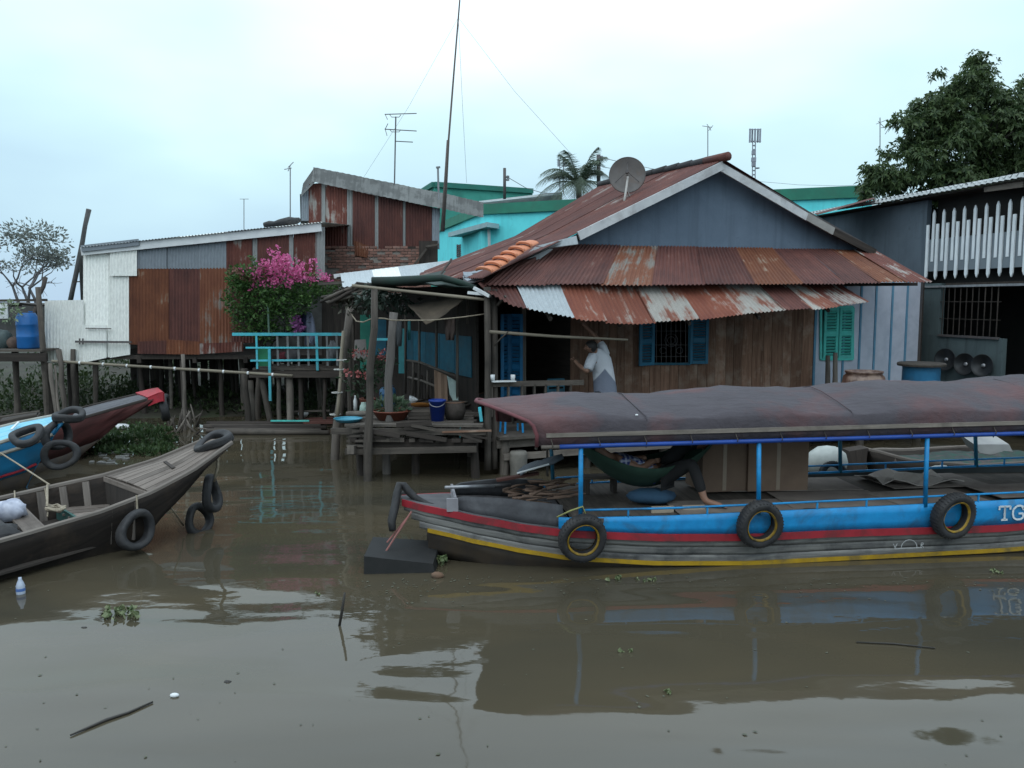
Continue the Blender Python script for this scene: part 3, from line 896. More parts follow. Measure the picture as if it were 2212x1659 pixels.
# ridge cap
mb = MB(); mb.tube([A + V((.02, -.1, .04)).xyz + HN * .1, A.lerp(B_, .12) + V((0, 0, .05))], [.095, .09], 10)
mb.build('ridge_cap', R_MAR, roof, smooth=True)
for k in range(9):
    a = A.lerp(B_, .12 + k * .098); b = A.lerp(B_, .12 + (k + 1) * .098 + .012)
    MB().tube([a + V((0, 0, .06 + rnd(-.01, .01))), b + V((0, 0, .05))], [.085, .075], 8).build('ridge_tile', M('black_tile', (.045, .045, .05), (.03, .03, .03), 5, .85), roof, smooth=True)
# right slope
zr = g2.z - .05
R1 = HF(1893, 546, .3); R2 = R1 + (B_ - A)
sheets(roof, [pline([A + V((0.02, 0, 0)), B_]), pline([R1, R2])], [0, .25, .5, .75, 1], [R_MAR], 'roof_sheet', face=V((.4, 0, 1)))
# rake boards
RK = M('white_rake', (.52, .53, .53), (.42, .43, .44), 3, .7, dirt=(.22, .2, .19), dirt_amt=.6)
MB().bar(HF(1562, 357, .34), HF(1250, 510, .54), .04, .17).build('rake_board', RK, roof)
MB().grid([[A + V((0, 0, -.05)), A.lerp(B_, .06) + V((0, 0, -.05)), HF(1545, 372, .0)], [C_ + V((0, 0, -.06)), C_.lerp(Bm, .06) + V((0, 0, -.06)), HF(1236, 527, .0)]]).build('verge_lining', W_DARK, roof)
MB().grid([[C_ + V((0, 0, -.05)), C_.lerp(Bm, .1) + V((0, 0, -.08)), HF(1236, 529, .02)], [E_ + V((0, 0, -.03)), E_.lerp(F_, .1) + V((0, 0, -.08)), HF(1060, 612, 1.75)]]).build('hip_lining', R_MAR, roof)
MB().bar(HF(1556, 360, .33), HF(1745, 470, .33), .04, .17).build('rake_board', RK, roof)
MB().bar(HF(1743, 468, .34), HF(1800, 500, .34), .05, .17).build('rake_board', M('grey_rake', (.3, .29, .27), (.22, .21, .2), 3, .8), roof)
MB().bar(HF(1796, 498, .33), HF(1890, 546, .33), .05, .16).build('rake_board', W_DARK, roof)
MB().bar(HF(1556, 353, .31), HF(1890, 541, .31), .07, .05).build('rake_cap', DMETAL, roof)
# front skirt roof
lines = [pline([HF(1150, 527, .08), HF(1884, 541, .08)]), pline([HF(1047, 616, 1.9), P(2014, 611, 17.6)])]
def cutx(xs, x0, x1): return [(x - x0) / (x1 - x0) for x in xs]
sheets(roof, lines, cutx([1150, 1232, 1313, 1389, 1470, 1555, 1638, 1715, 1780, 1832, 1884], 1150, 1884),
       [R_MAR, R_MAR, R_HALF, R_MAR, R_MAR, R_ORA, R_MAR, R_MAR, R_ORA, R_MARZ], 'skirt_sheet', period=.085, amp=.014, face=V((.3, -.6, 1)), rag=.02, wave=.008)
MB().bar(HF(1060, 618, 1.5), HF(1980, 614, 1.4), .06, .07).build('eave_beam', W_DARK, roof)
# loose zinc flashings by the hip
for pts in ([(1156, 533), (1194, 538), (1155, 567), (1106, 588), (1094, 586)], [(1161, 531), (1245, 509), (1249, 527), (1180, 536)]):
    MB().prism([onplane(x, y, HC + HN * .75 + V((0, 0, 0)), (HN + V((0, 0, .2))).normalized()) for x, y in pts], (0, .01, -.01)).build('flashing', R_ZINC, roof)
# orange hip tiles
TILE = M('orange_tile', (.54, .20, .10), (.44, .155, .075), 5, .7, dirt=(.2, .09, .06), dirt_amt=.4, var=.08)
h0, h1 = P(1150, 530, 15.5), P(1049, 596, 14.0)
hd = (h1 - h0).normalized(); hx = hd.cross(V((-.1, -.45, .9))).normalized(); hz = hx.cross(hd).normalized()
if hz.z < 0: hz = -hz
nT = 6
for k in range(nT):
    a = h0.lerp(h1, k / nT) + hz * .05; b = h0.lerp(h1, (k + 1.2) / nT) + hz * .09
    mb = MB(); rws = []
    for p, ext in ((a, .125), (b, .15)):
        rws.append([p + hx * (ext * math.cos(th)) + hz * (ext * .34 * math.sin(th)) for th in [math.pi * i / 8 for i in range(9)]])
    mb.grid(rws)
    rim = [p + hd * .001 for p in rws[1]]
    mb.grid([rws[1], [p + hz * .025 for p in rws[1]], [p + hz * .025 - hd * .05 for p in rws[1]], [p - hd * .05 for p in rws[1]]])
    mb.build('hip_tile', TILE, roof, smooth=False, thick=.018)
# crumpled dark sheets under the hip
for k in range(4):
    mb = MB(); mb.grid([[P(1000 + i * 9, 588 + k * 5 + rnd(-2, 2) - i * .6, 15.3 - k * .15) for i in range(6)], [P(1002 + i * 9, 596 + k * 5 + rnd(-2, 2) - i * .6, 15.0 - k * .15) for i in range(6)]])
    mb.build('crumpled_sheet', [R_GREY, RUBBER][k % 2], roof, thick=.01)
# awning
awn = MB().bar(HF(1045, 630, 1.6), HF(1800, 628, 1.55), .05, .06).build('awning', W_DARK, house)
bot = [(1058, 634, 2.2), (1105, 661, 2.45), (1180, 677, 2.5), (1265, 695, 2.5), (1379, 699, 2.5), (1493, 692, 2.5), (1620, 677, 2.5), (1780, 665, 2.5), (1876, 654, 2.4)]
lines = [pline([HF(1030, 611, 1.74), HF(1803, 609, 1.62)]), pline([HF(*b) for b in bot])]
sheets(awn, lines, cutx([1033, 1100, 1180, 1240, 1330, 1420, 1510, 1600, 1660, 1720, 1803], 1033, 1803),
       [R_MAR, R_ZINC, R_MIX, R_MIX, R_MIXZ, R_MIX, R_MIXZ, R_MAR, R_MIXZ, R_MARZ], 'awning_sheet', period=.085, amp=.014, face=V((.2, -.6, 1)), rag=.04, wave=.012)
for x in (1150, 1300, 1450, 1600, 1750):
    MB().bar(HF(x, 625, 1.55), HF(x + 40, {1150: 690, 1300: 704, 1450: 700, 1600: 688, 1750: 672}[x], 2.4), .05, .06).build('rafter', W_DARK, awn)
MB().bar(HF(1024, 622, 1.9), HF(1058, 640, 2.15), .05, .05).build('edge_strip', WHITEP, awn)
MB().bar(HF(1010, 632, 1.9), HF(1062, 637, 2.05), .05, .05).build('edge_strip', WHITEP, awn)
# walls
WL = .15
def wz(x, z, L=WL):
    """point on the wall plane in column x at height z"""
    p = HF(x, 700, L); return V((p.x, p.y, z))
fw = MB().bar(wz(1228, FLOOR + .03), wz(1760, FLOOR + .03), .08, .08).build('front_wall', W_DARK, house)
x = 1232.0
edges_ = [x]
while x < 1756:
    x += rnd(17, 25); edges_.append(min(x, 1758))
zt = 3.45
win = (1410, 1489)
for a, b in zip(edges_, edges_[1:]):
    if b - a < 3: continue
    pa, pb = wz(a, 0), wz(b, 0); d = (pb - pa)
    inw = b > win[0] + 2 and a < win[1] - 2
    for (z0, z1) in (((FLOOR, HF(1450, 784, WL).z), (HF(1450, 690, WL).z, zt)) if inw else ((FLOOR, zt),)):
        mid = (pa + pb) / 2 + HN * rnd(-.006, .006)
        MB().bar(V((mid.x, mid.y, z0)), V((mid.x, mid.y, z1)), d.length - .008, .025, up=HN).build('plank', W_BROWN, fw)
STRIPE = M('pale_board', (.50, .53, .61), (.44, .47, .55), 4, .75, dirt=(.33, .38, .46), dirt_amt=.5, var=.06)
BATT = M('blue_batten', (.11, .28, .41), (.09, .23, .35), 6, .7, dirt=(.2, .27, .33), dirt_amt=.5)
sw = MB().bar(wz(1760, FLOOR + .03), wz(1988, FLOOR + .03), .08, .08).build('striped_wall', W_DARK, house)
bx_ = [1760, 1822, 1857, 1889, 1924, 1956, 1986]
for a, b in zip(bx_, bx_[1:]):
    pa, pb = wz(a, 0), wz(b, 0); mid = (pa + pb) / 2
    MB().bar(V((mid.x, mid.y, FLOOR)), V((mid.x, mid.y, 3.6)), (pb - pa).length - .004, .022, up=HN).build('board', STRIPE, sw)
for k, a in enumerate(bx_):
    p = wz(a, 0) + HN * .025
    MB().bar(V((p.x, p.y, FLOOR)), V((p.x, p.y, 3.6)), .055 if k not in (0, 6) else .06, .02, up=HN).build('batten', BATT if k != 6 else DMETAL, sw)
# other walls, floor, ceiling shadow
pL, pR = wz(1112, 0), wz(1990, 0)
back = pL - HN * 4.6, pR - HN * 4.6
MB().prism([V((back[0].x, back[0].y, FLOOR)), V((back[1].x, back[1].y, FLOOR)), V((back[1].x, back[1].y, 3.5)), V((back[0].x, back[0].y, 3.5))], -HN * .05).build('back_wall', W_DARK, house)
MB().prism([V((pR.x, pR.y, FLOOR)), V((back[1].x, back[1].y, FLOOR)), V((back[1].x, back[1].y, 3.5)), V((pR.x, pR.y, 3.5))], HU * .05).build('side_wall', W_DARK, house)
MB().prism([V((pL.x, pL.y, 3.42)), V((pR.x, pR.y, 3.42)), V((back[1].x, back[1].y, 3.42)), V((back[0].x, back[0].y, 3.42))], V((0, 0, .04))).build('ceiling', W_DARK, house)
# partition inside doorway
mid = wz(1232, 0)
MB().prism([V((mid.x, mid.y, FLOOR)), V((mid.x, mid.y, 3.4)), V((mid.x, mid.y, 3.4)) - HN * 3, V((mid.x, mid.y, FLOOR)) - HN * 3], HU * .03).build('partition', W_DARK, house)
# window with grille
f = MB().bar(HF(1409, 786, WL + .03), HF(1490, 786, WL + .03), .06, .05).bar(HF(1410, 690, WL + .03), HF(1410, 786, WL + .03), .05, .05).bar(HF(1489, 690, WL + .03), HF(1489, 786, WL + .03), .05, .05).build('window_frame', BLUEP, fw)
for k in range(7):
    xx = 1418 + k * 10.5
    MB().bar(HF(xx, 692, WL + .01), HF(xx, 784, WL + .01), .012, .012).build('grille_bar', DMETAL, f)
for yy in (715, 745, 770): MB().bar(HF(1411, yy, WL + .012), HF(1488, yy, WL + .012), .012, .012).build('grille_bar', DMETAL, f)
mb = MB()
for (cx, cy, rr) in ((1450, 735, 14), (1450, 735, 8), (1432, 757, 7), (1468, 757, 7)):
    mb.tube([HF(cx + rr * math.cos(a), cy + rr * math.sin(a), WL + .015) for a in [i * math.pi / 8 for i in range(17)]], .006, 5)
mb.build('grille_ornament', DMETAL, f)
def shutter(name, parent, p0, p1, z0, z1, n_out, mat, panels=2, louv=7):
    """a louvred shutter leaf between two ground points"""
    p0, p1 = V((p0.x, p0.y, 0)), V((p1.x, p1.y, 0))
    d = (p1 - p0).normalized(); w = (p1 - p0).length; s = min(.07, w * .2)
    up = V((0, 0, 1))
    mb = MB()
    for q_ in (p0 + d * s / 2, p1 - d * s / 2): mb.bar(q_ + up * z0, q_ + up * z1, s, .035, up=n_out)
    H = (z1 - z0)
    for k in range(panels + 1):
        zz = z0 + s * .5 + k * (H - s) / panels
        mb.bar(p0 + d * s + up * zz, p1 - d * s + up * zz, .033, s if k in (0, panels) else s * 1.3)
    leaf = mb.build(name, mat, parent)
    for k in range(panels):
        a = z0 + s + k * (H - s) / panels; b = z0 + (k + 1) * (H - s) / panels
        for i in range(louv):
            zz = a + (i + .5) * (b - a) / louv
            MB().bar(p0 + d * s + up * zz, p1 - d * s + up * zz, .012, (b - a) / louv * .85, up=up + n_out * .9).build('louvre', mat, leaf)
    return leaf
zt_, zb_ = HF(1450, 683, WL).z, HF(1450, 787, WL).z
o = HN * .05
shutter('window_shutter', fw, wz(1374, 0) + o + HN * .10, wz(1411, 0) + o, zb_, zt_, HN, M('shutter_blue', (.02, .15, .25), (.018, .115, .2), 5, .6, dirt=(.04, .08, .1), dirt_amt=.4), 2, 7)
shutter('window_shutter', fw, wz(1488, 0) + o, wz(1522, 0) + o + HN * .10, zb_, zt_, HN, MATS['shutter_blue'], 2, 7)
zt_, zb_ = HF(1806, 665, WL).z, HF(1806, 774, WL).z
fr = MB()
for a, b in (((1773, 663), (1773, 776)), ((1842, 663), (1842, 776)), ((1773, 663), (1842, 663)), ((1773, 776), (1842, 776))):
    fr.bar(HF(*a, WL + .04), HF(*b, WL + .04), .05, .05)
fr = fr.build('window_frame', TEALP, sw)
shutter('window_shutter', sw, wz(1776, 0) + HN * .06, wz(1807, 0) + HN * .06, zb_, zt_, HN, TEALP, 2, 7)
shutter('window_shutter', sw, wz(1809, 0) + HN * .06, wz(1840, 0) + HN * .06, zb_, zt_, HN, TEALP, 2, 7)
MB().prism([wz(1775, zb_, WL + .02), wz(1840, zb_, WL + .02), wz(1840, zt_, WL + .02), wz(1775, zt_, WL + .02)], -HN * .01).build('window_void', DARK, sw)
# folded blue louvred door beside the entry
DB = M('door_blue', (.012, .14, .30), (.01, .11, .24), 5, .6, dirt=(.03, .06, .09), dirt_amt=.4)
zt_ = 2.75
shutter('door', house, wz(1073, 0) + HN * .25, wz(1098, 0) + HN * .05, FLOOR + .02, zt_, HN, DB, 4, 6)
shutter('door', house, wz(1100, 0) + HN * .0, wz(1118, 0) + HN * .25, FLOOR + .02, zt_, HN, DB, 4, 6)
p = wz(1131, 0)
MB().bar(V((p.x, p.y, FLOOR)), V((p.x, p.y, 3.3)), .09, .05, up=HN).build('door_jamb', W_PALE, house)
p = wz(1166, 0) - HN * 1.2
MB().bar(V((p.x, p.y, FLOOR)), V((p.x - .05, p.y, 2.1)), .12, .05, up=HN).build('inner_board', W_GREY, house)
# left side wall with blue panel
s0, s1 = P(1028, 700, 15.5), P(868, 700, 19.6)
def SW(k, z, out=0.0):
    p = s0.lerp(s1, k); d = (s1 - s0); n = V((-d.y, d.x, 0)).normalized()
    if n.x > 0: n = -n
    return V((p.x, p.y, z)) + n * out
lw = MB().prism([SW(0, FLOOR), SW(1, FLOOR), SW(1, 3.3), SW(0, 3.3)], V((.05, .03, 0))).build('side_wall', W_DARK, house)
for k in range(5):
    a, b = .04 + k * .19, .04 + (k + 1) * .19 - .004
    MB().prism([SW(a, 1.56 + .02 * k, .03), SW(b, 1.56 + .02 * k, .03), SW(b, 2.33, .03), SW(a, 2.33, .03)], V((.02, .01, 0))).build('blue_panel', BLUEP, lw)
# stilts, floor boards and beams of the house front
a0, a1 = G(1035, 925, FLOOR), G(1700, 925, FLOOR)
fl = MB().bar(HF(1052, 950, 1.95) * 1.0, HF(1400, 950, 1.95), .06, .06).build('floor', W_DARK, house)
for k in range(17):
    L = 2.1 - k * .16
    p = HC + HN * L
    q0 = V((p.x, p.y, FLOOR)) - HU * 2.5; q1 = V((p.x, p.y, FLOOR)) + HU * 8.0
    MB().bar(q0 + V((0, 0, -.025 + rnd(-.006, .006))), q1 + V((0, 0, -.025)), .152, .045).build('floor_board', W_GREY, fl)
for L in (2.0, 1.1, .2):
    p = HC + HN * L
    MB().bar(V((p.x, p.y, FLOOR - .14)) - HU * 2.5, V((p.x, p.y, FLOOR - .14)) + HU * 8, .09, .14).build('beam', W_PALE if L == 2.0 else W_DARK, fl)
p = HC + HN * 2.08
MB().bar(V((p.x, p.y, .32)) - HU * 2.4, V((p.x, p.y, .30)) + HU * 4, .07, .11).build('beam', W_PALE, fl)
for L in (2.0, .2):
    for k in range(7):
        p = HC + HN * L + HU * (-2.35 + k * 1.6)
        stilt(house, p.x, p.y, FLOOR, .085 if L == 2 else .07, 0, mat=W_PALE if L == 2 and k == 0 else W_GREY)
# concrete pier by the corner
p = HC + HN * 2.15 - HU * 2.15
MB().lathe([(0.0, -.6), (.15, -.6), (.145, .1), (.16, .36), (.14, .42), (0, .42)], V((p.x, p.y, 0)), 10).build('pier', M('pier_concrete', (.16, .15, .13), (.1, .095, .085), 4, .9, bmp=.5), house, smooth=True)
# corner posts
for x, yt, L, r, m in ((1053, 640, 2.0, .06, W_GREY), (1068, 645, 1.95, .055, W_GREY)):
    p = HF(x, 800, L)
    MB().tube([V((p.x, p.y, HF(x, yt - 20, L).z)), V((p.x + .01, p.y, 2)), V((p.x, p.y, FLOOR - .3)), V((p.x, p.y, .1))], [r, r * .95, r, r * 1.05], 8).build('post', m, house, smooth=True)
MB().bar(HF(1074, 660, 2.0), HF(1092, 640, 2.2), .04, .04).build('brace', W_GREY, house)
MB().bar(HF(1068, 745, 2.0), HF(1098, 716, 2.3), .02, .02).build('brace', W_GREY, house)
# front balustrade
br = MB().bar(HF(1055, 830, 2.0), HF(1260, 826, 2.0), .06, .09).build('balustrade', W_GREY, house)
for x in (1062, 1098, 1127, 1154, 1178, 1205, 1232):
    MB().bar(HF(x, 830, 2.0), HF(x, 900, 2.0), .06, .03, up=HU).build('baluster', W_GREY, br)
MB().tube([HF(1058, 717, 2.2), HF(1200, 727, 2.2), HF(1356, 734, 2.3)], [.03, .028, .02], 7).build('hanging_pole', W_BAMB, smooth=True, label='bamboo clothes pole hung under the rusty awning', cat='pole')
# shelf with two cups and tray
MB().bar(HF(1062, 824, 2.05), HF(1112, 823, 2.05), .14, .02).build('white_shelf', WHITEP, label='small white shelf on the balustrade by the blue door', cat='shelf')
for x, side in ((1064, 'left'), (1108, 'right')):
    MB().lathe([(0, 0), (.035, 0), (.042, .1), (.036, .1), (.03, .01), (0, .01)], HF(x, 822, 2.05), 14).build('white_cup', WHITEP, smooth=True, label='white cup on the %s end of the small white shelf' % side, cat='cup')
st = thing('blue_stool', 'blue stool standing on the floor beneath the balustrade', 'stool', HF(1105, 915, 1.7))
b0 = HF(1105, 915, 1.7); b0.z = FLOOR
MB().box(b0 + V((0, 0, .46)), (.42, .32, .03), TH).build('seat', DB, st)
for sx in (-1, 1):
    for sy in (-1, 1):
        MB().bar(b0 + HU * .17 * sx + HN * .12 * sy, b0 + HU * .15 * sx + HN * .1 * sy + V((0, 0, .46)), .035, .035).build('leg', BLUE, st)
st = thing('blue_chair', 'small blue chair inside the house behind the balustrade', 'chair', HF(1210, 880, 1.0))
b0 = HF(1208, 880, .9); b0.z = FLOOR
MB().box(b0 + V((0, 0, .42)), (.4, .36, .03), TH).build('seat', BLUEP, st)
for sx in (-1, 1):
    for sy in (-1, 1):
        MB().bar(b0 + HU * .17 * sx + HN * .15 * sy, b0 + HU * .17 * sx + HN * .15 * sy + V((0, 0, .82 if sy < 0 else .42)), .03, .03).build('leg', BLUEP, st)
for zz in (.6, .7, .8): MB().bar(b0 - HU * .17 - HN * .15 + V((0, 0, zz)), b0 + HU * .17 - HN * .15 + V((0, 0, zz)), .03, .06).build('back_slat', BLUEP, st)
MB().bar(HF(1036, 880, 2.3), HF(1040, 910, 2.3), .05, .05).build('blue_stake', TURQ, label='short turquoise stake at the corner of the house floor', cat='stake')

# satellite dish
t = thing('satellite_dish', 'round weathered satellite dish standing on the left roof slope', 'dish', P(1352, 440, 18.3))
dc = P(1355, 378, 18.4)
Rd = V((-.15, -1, .12)).to_track_quat('Z', 'Y').to_matrix()
DISH = M('dish_metal', (.14, .128, .122), (.105, .094, .088), 4, .6, dirt=(.15, .09, .06), dirt_amt=.5)
prof = [(0.001, -.085)] + [(.38 * i / 8, -.085 + .085 * (i / 8) ** 2) for i in range(1, 9)] + [(.392, .004), (.38, .012)]
MB().lathe(prof, dc, 40, Rd).build('bowl', DISH, t, smooth=True, thick=.01)
MB().tube([dc + Rd @ V((0, 0, .02)) * -1 + V((0, -.1, -.05)), P(1352, 413, 18.1), P(1348, 440, 18.0)], [.025, .025, .03], 8).build('mast', M('mast_white', (.45, .43, .4), (.3, .28, .26), 5, .6), t, smooth=True)
MB().tube([P(1353, 410, 18.1), P(1362, 428, 18.3)], .018, 6).build('brace', MATS['mast_white'], t)
for k in range(3):
    a = math.radians(90 + k * 120)
    MB().tube([dc + Rd @ V((.3 * math.cos(a), .3 * math.sin(a), -.04)), dc + Rd @ V((0, 0, .26))], .006, 5).build('feed_arm', DMETAL, t)
MB().lathe([(0, 0), (.04, 0), (.04, .09), (0, .09)], dc + Rd @ V((0, 0, .22)), 12, Rd).build('feed_horn', DMETAL, t)

# ================================================================== right concrete building with slatted vent
rp0, rp1 = P(1768, 461, 25.6), P(2212, 382, 18.1)
rp0.z = rp1.z = (rp0.z + rp1.z) / 2
rd = (rp1 - rp0); rd.z = 0; rd.normalize()
rn = V((-rd.y, rd.x, 0)); rn = rn if rn.x < 0 else -rn
def RB(x, y, L=0.0): return onplane(x, y, V((rp0.x, rp0.y, 0)) + rn * L, rn)
t = thing('slatted_building', 'grey building with rows of white pointed slats at the right edge', 'building', V((RB(2000, 700).x + .5, RB(2000, 700).y, 0)))
end = rp1 + rd * 3.0
SLP = PLAST('slate_plaster', (.10, .128, .155), (.082, .104, .128), (.05, .066, .08), .6)
zR = rp0.z
def RW(u, z, L=0.0):
    p = rp0 + rd * u; return V((p.x, p.y, z)) + rn * L
Lw = (end - rp0).length
uo = (RB(1996, 600) - rp0).dot(rd)
MB().prism([RW(-1, FLOOR), RW(uo, FLOOR), RW(uo, zR - .15), RW(-1, zR - .15)], -rn * .12).build('wall', SLP, t)
u1, u2 = (RB(2034, 600) - rp0).dot(rd), (RB(2166, 600) - rp0).dot(rd)
zw0, zw1 = RB(2100, 728).z, RB(2100, 619).z
GP = PLAST('grey_green_plaster', (.088, .118, .122), (.068, .092, .097), (.04, .05, .05), .6)
MB().prism([RW(uo, FLOOR), RW(u2 + .1, FLOOR), RW(u2 + .1, zw0), RW(uo, zw0)], -rn * .12).build('wall', GP, t)
MB().prism([RW(uo, zw0), RW(u1, zw0), RW(u1, zw1 + .1), RW(uo, zw1 + .1)], -rn * .12).build('wall', GP, t)
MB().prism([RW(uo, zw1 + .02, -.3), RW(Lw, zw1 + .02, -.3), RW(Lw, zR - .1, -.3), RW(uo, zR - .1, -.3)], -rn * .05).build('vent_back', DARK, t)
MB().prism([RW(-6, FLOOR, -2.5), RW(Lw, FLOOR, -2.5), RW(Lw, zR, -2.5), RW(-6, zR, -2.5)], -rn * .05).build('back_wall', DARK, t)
MB().prism([RW(-1, FLOOR, -2.4), RW(Lw, FLOOR, -2.4), RW(Lw, FLOOR, .0), RW(-1, FLOOR, .0)], V((0, 0, -.15))).build('floor', CONC, t)
MB().prism([RW(-2, zw1 + .05, -2.5), RW(Lw, zw1 + .05, -2.5), RW(Lw, zw1 + .05, -.13), RW(-2, zw1 + .05, -.13)], V((0, 0, .05))).build('ceiling', W_DARK, t)
MB().bar(RW(uo, zw1 + .02, .02), RW(Lw, zw1 + .02, .02), .04, .05).build('rail', METAL, t)
w = MB().bar(RW(u1, zw0, .01), RW(u2, zw0, .01), .06, .05).build('window', DMETAL, t)
for k in range(10):
    u = u1 + (u2 - u1) * (k + .5) / 10
    MB().bar(RW(u, zw0), RW(u, zw1), .018, .018).build('window_bar', W_DARK, w)
for zz in (.35, .7): MB().bar(RW(u1, zw0 + (zw1 - zw0) * zz), RW(u2, zw0 + (zw1 - zw0) * zz), .014, .014).build('window_bar', W_DARK, w)
# two staggered rows of pointed slats
vent = MB().bar(RW(uo, RB(2100, 545).z, -.02), RW(Lw, RB(2100, 545).z, -.02), .03, .78).build('vent', M('vent_panel', (.15, .18, .20), (.13, .155, .175), 2, .8, var=.02), t)
SLATW = M('slat_white', (.66, .70, .72), (.56, .6, .62), 3, .7, var=.06)
def slat(u, z0, z1, tip, L):
    w_ = .042
    if tip < 0: prof_ = [(-w_, z0 + .09), (0, z0), (w_, z0 + .09), (w_, z1), (-w_, z1)]
    else: prof_ = [(-w_, z0), (w_, z0), (w_, z1 - .09), (0, z1), (-w_, z1 - .09)]
    MB().prism([RW(u + a, z, L) for a, z in prof_], -rn * .03).build('slat', SLATW, vent)
zl0, zl1 = RB(2000, 604).z, RB(2000, 487).z
zu0, zu1 = RB(2014, 565).z, RB(2014, 455).z
du = .335
k = 0; u = uo + .08
while u < Lw:
    slat(u, zl0 + rnd(-.02, .02), zl1, -1, .03)
    slat(u + du / 2, zu0, zu1 + rnd(-.02, .02), 1, .005)
    u += du
# roof
lines = [pline([RW(-1.2, zR + .55, -3.2), RW(Lw, zR + .55, -3.2)]), pline([RW(-.2, zR, .35), RW(Lw, zR, .35)])]
RR = RUST('fibre_cement', (.28, .29, .29), (.34, .35, .35), zinc=(.4, .42, .42), amount=.6)
sheets(t, lines, [i / 10 for i in range(11)], [RR], 'roof_sheet', period=.17, amp=.026, rows=2, face=V((-.2, 0, 1)))
lines = [pline([RW(-.2, zR + .015, .33), RW(Lw, zR + .015, .33)]), pline([RW(-.2, zR - .07, .36), RW(Lw, zR - .07, .36)])]
sheets(t, lines, [i / 8 for i in range(9)], [M('eave_white', (.5, .53, .53), (.42, .45, .45), 3, .8)], 'eave_trim', period=.17, amp=.022, rows=1, face=rn)
MB().prism([RW(-.1, zR - .12, .25), RW(Lw, zR - .12, .25), RW(Lw, zR - .12, -.4), RW(-.1, zR - .12, -.4)], V((0, 0, .03))).build('soffit', W_DARK, t)
MB().bar(RB(2128, 409, .2), RB(2212, 398, .2), .06, .12).build('purlin', W_PALE, t)
for k in range(9):
    pass
# small rusty roof behind it
sheets(None, [pline([P(1885, 428, 24), P(1890, 429, 22)]), pline([P(1760, 462, 24), P(1765, 464, 22.0)])], [0, 1], [R_MAR], 'rusty_roof_piece', face=V((0, -.5, 1)))
o = bpy.data.objects['rusty_roof_piece']; tag(o, 'small rusty roof slope behind the slatted building', 'roof')

# things hung and standing by that wall
PAN = M('dark_pan', (.02, .022, .025), (.03, .03, .03), 6, .35, metal=.4)
for k, (x, y, r) in enumerate(((2046, 777, .27), (2088, 787, .26), (2126, 790, .26))):
    c = RB(x, y, .06)
    Rp = (rn + V((0, -.35, .1))).normalized().to_track_quat('Z', 'Y').to_matrix()
    o = thing('hanging_pan', 'round dark pan on the grey wall, %s of three' % ('left', 'middle', 'right')[k], 'pan', c + V((0, 0, -r)), 'pans hanging on the grey wall')
    MB().lathe([(0.001, .0), (r * .5, .015), (r * .85, .05), (r, .1), (r * .96, .1), (r * .8, .06), (0.001, .02)], c, 24, Rp).build('bowl', PAN, o, smooth=True)
    MB().lathe([(0.001, .05), (.045, .05), (.05, .02), (.03, 0.0)], c, 12, Rp).build('boss', METAL, o, smooth=True)
t = thing('water_drum', 'blue drum with wide wooden lid against the striped wall', 'drum', V((8.0, 15.6, FLOOR)))
c = P(1990, 800, 17.2); c.z = FLOOR
BASE[t.name] = c.copy(); t.location = c
hz_ = P(1990, 788, 17.2).z - FLOOR
MB().lathe([(0, 0), (.33, 0), (.37, .3), (.36, hz_ - .05), (.37, hz_ - .02), (0, hz_ - .02)], c, 26).build('shell', M('drum_blue', (.02, .14, .27), (.015, .10, .2), 4, .55, dirt=(.05, .08, .1), dirt_amt=.5), t, smooth=True)
MB().lathe([(0, hz_ - .02), (.46, hz_ - .02), (.47, hz_ + .02), (.45, hz_ + .045), (0, hz_ + .045)], c, 26).build('lid', W_GREY, t)
c = P(1866, 815, 15.3); c.z = FLOOR
hz_ = P(1866, 801, 15.3).z - FLOOR
t = thing('ceramic_jar', 'squat brown glazed water jar in front of the striped wall', 'jar', c)
JAR = M('brown_glaze', (.07, .035, .025), (.18, .12, .09), 7, .4, lo=.45, hi=.6)
MB().lathe([(0, 0), (.24, 0), (.40, .28), (.42, hz_ * .6), (.36, hz_ * .9), (.31, hz_ - .05), (.335, hz_ - .03), (.335, hz_), (.29, hz_), (.28, hz_ - .1)], c, 26).build('body', JAR, t, smooth=True)
for k, (x, yt) in enumerate(((1787, 768), (1803, 762))):
    mb = MB(); p = HF(x, 800, .8)
    mb.tube([V((p.x, p.y, FLOOR)), V((p.x + .02, p.y, 1.2)), V((p.x, p.y, HF(x, yt, .8).z))], [.055, .06, .05], 8)
    mb.build('wooden_post', W_PALE, smooth=True, label='short rough post before the teal shutter, %s of two' % ('left', 'right')[k], cat='post', group='rough posts before the striped wall')

# ================================================================== FRONT LEFT DECK with pole frame
DZ = .93
d0, d1, d2, d3 = G(748, 915, DZ), G(1036, 917, DZ), G(1030, 862, DZ), G(800, 862, DZ)
t = thing('work_deck', 'cluttered wooden work deck on poles left of the house', 'deck', V((d0.x + 1, d0.y, 0)))
n = 15
for k in range(n):
    a = d0.lerp(d3, (k + .5) / n); b = d1.lerp(d2, (k + .5) / n)
    MB().bar(a + V((rnd(-.08, .05), 0, -.025 + rnd(-.008, .008))), b + V((rnd(-.12, .08), rnd(-.03, .03), -.025 + rnd(-.012, .012))), (d3 - d0).length / n * rnd(.8, .97), .04).build('plank', W_GREY if k % 3 else W_PALE, t)
MB().bar(d0 + V((-.25, -.05, -.12)), d1 + V((.1, -.05, -.12)), .06, .10).build('beam', W_GREY, t)
MB().bar(d0 + V((.15, .02, -.34)), d1 + V((-.1, .02, -.30)), .1, .12).build('beam', W_DARK, t)
MB().bar(d0 + V((.0, -.12, -.46)), d1 + V((-.05, -.1, -.40)), .09, .1).build('beam', W_GREY, t)
MB().bar(P(757, 972, 13.7), P(790, 966, 14.6), .12, .14).build('beam_end', W_PALE, t)
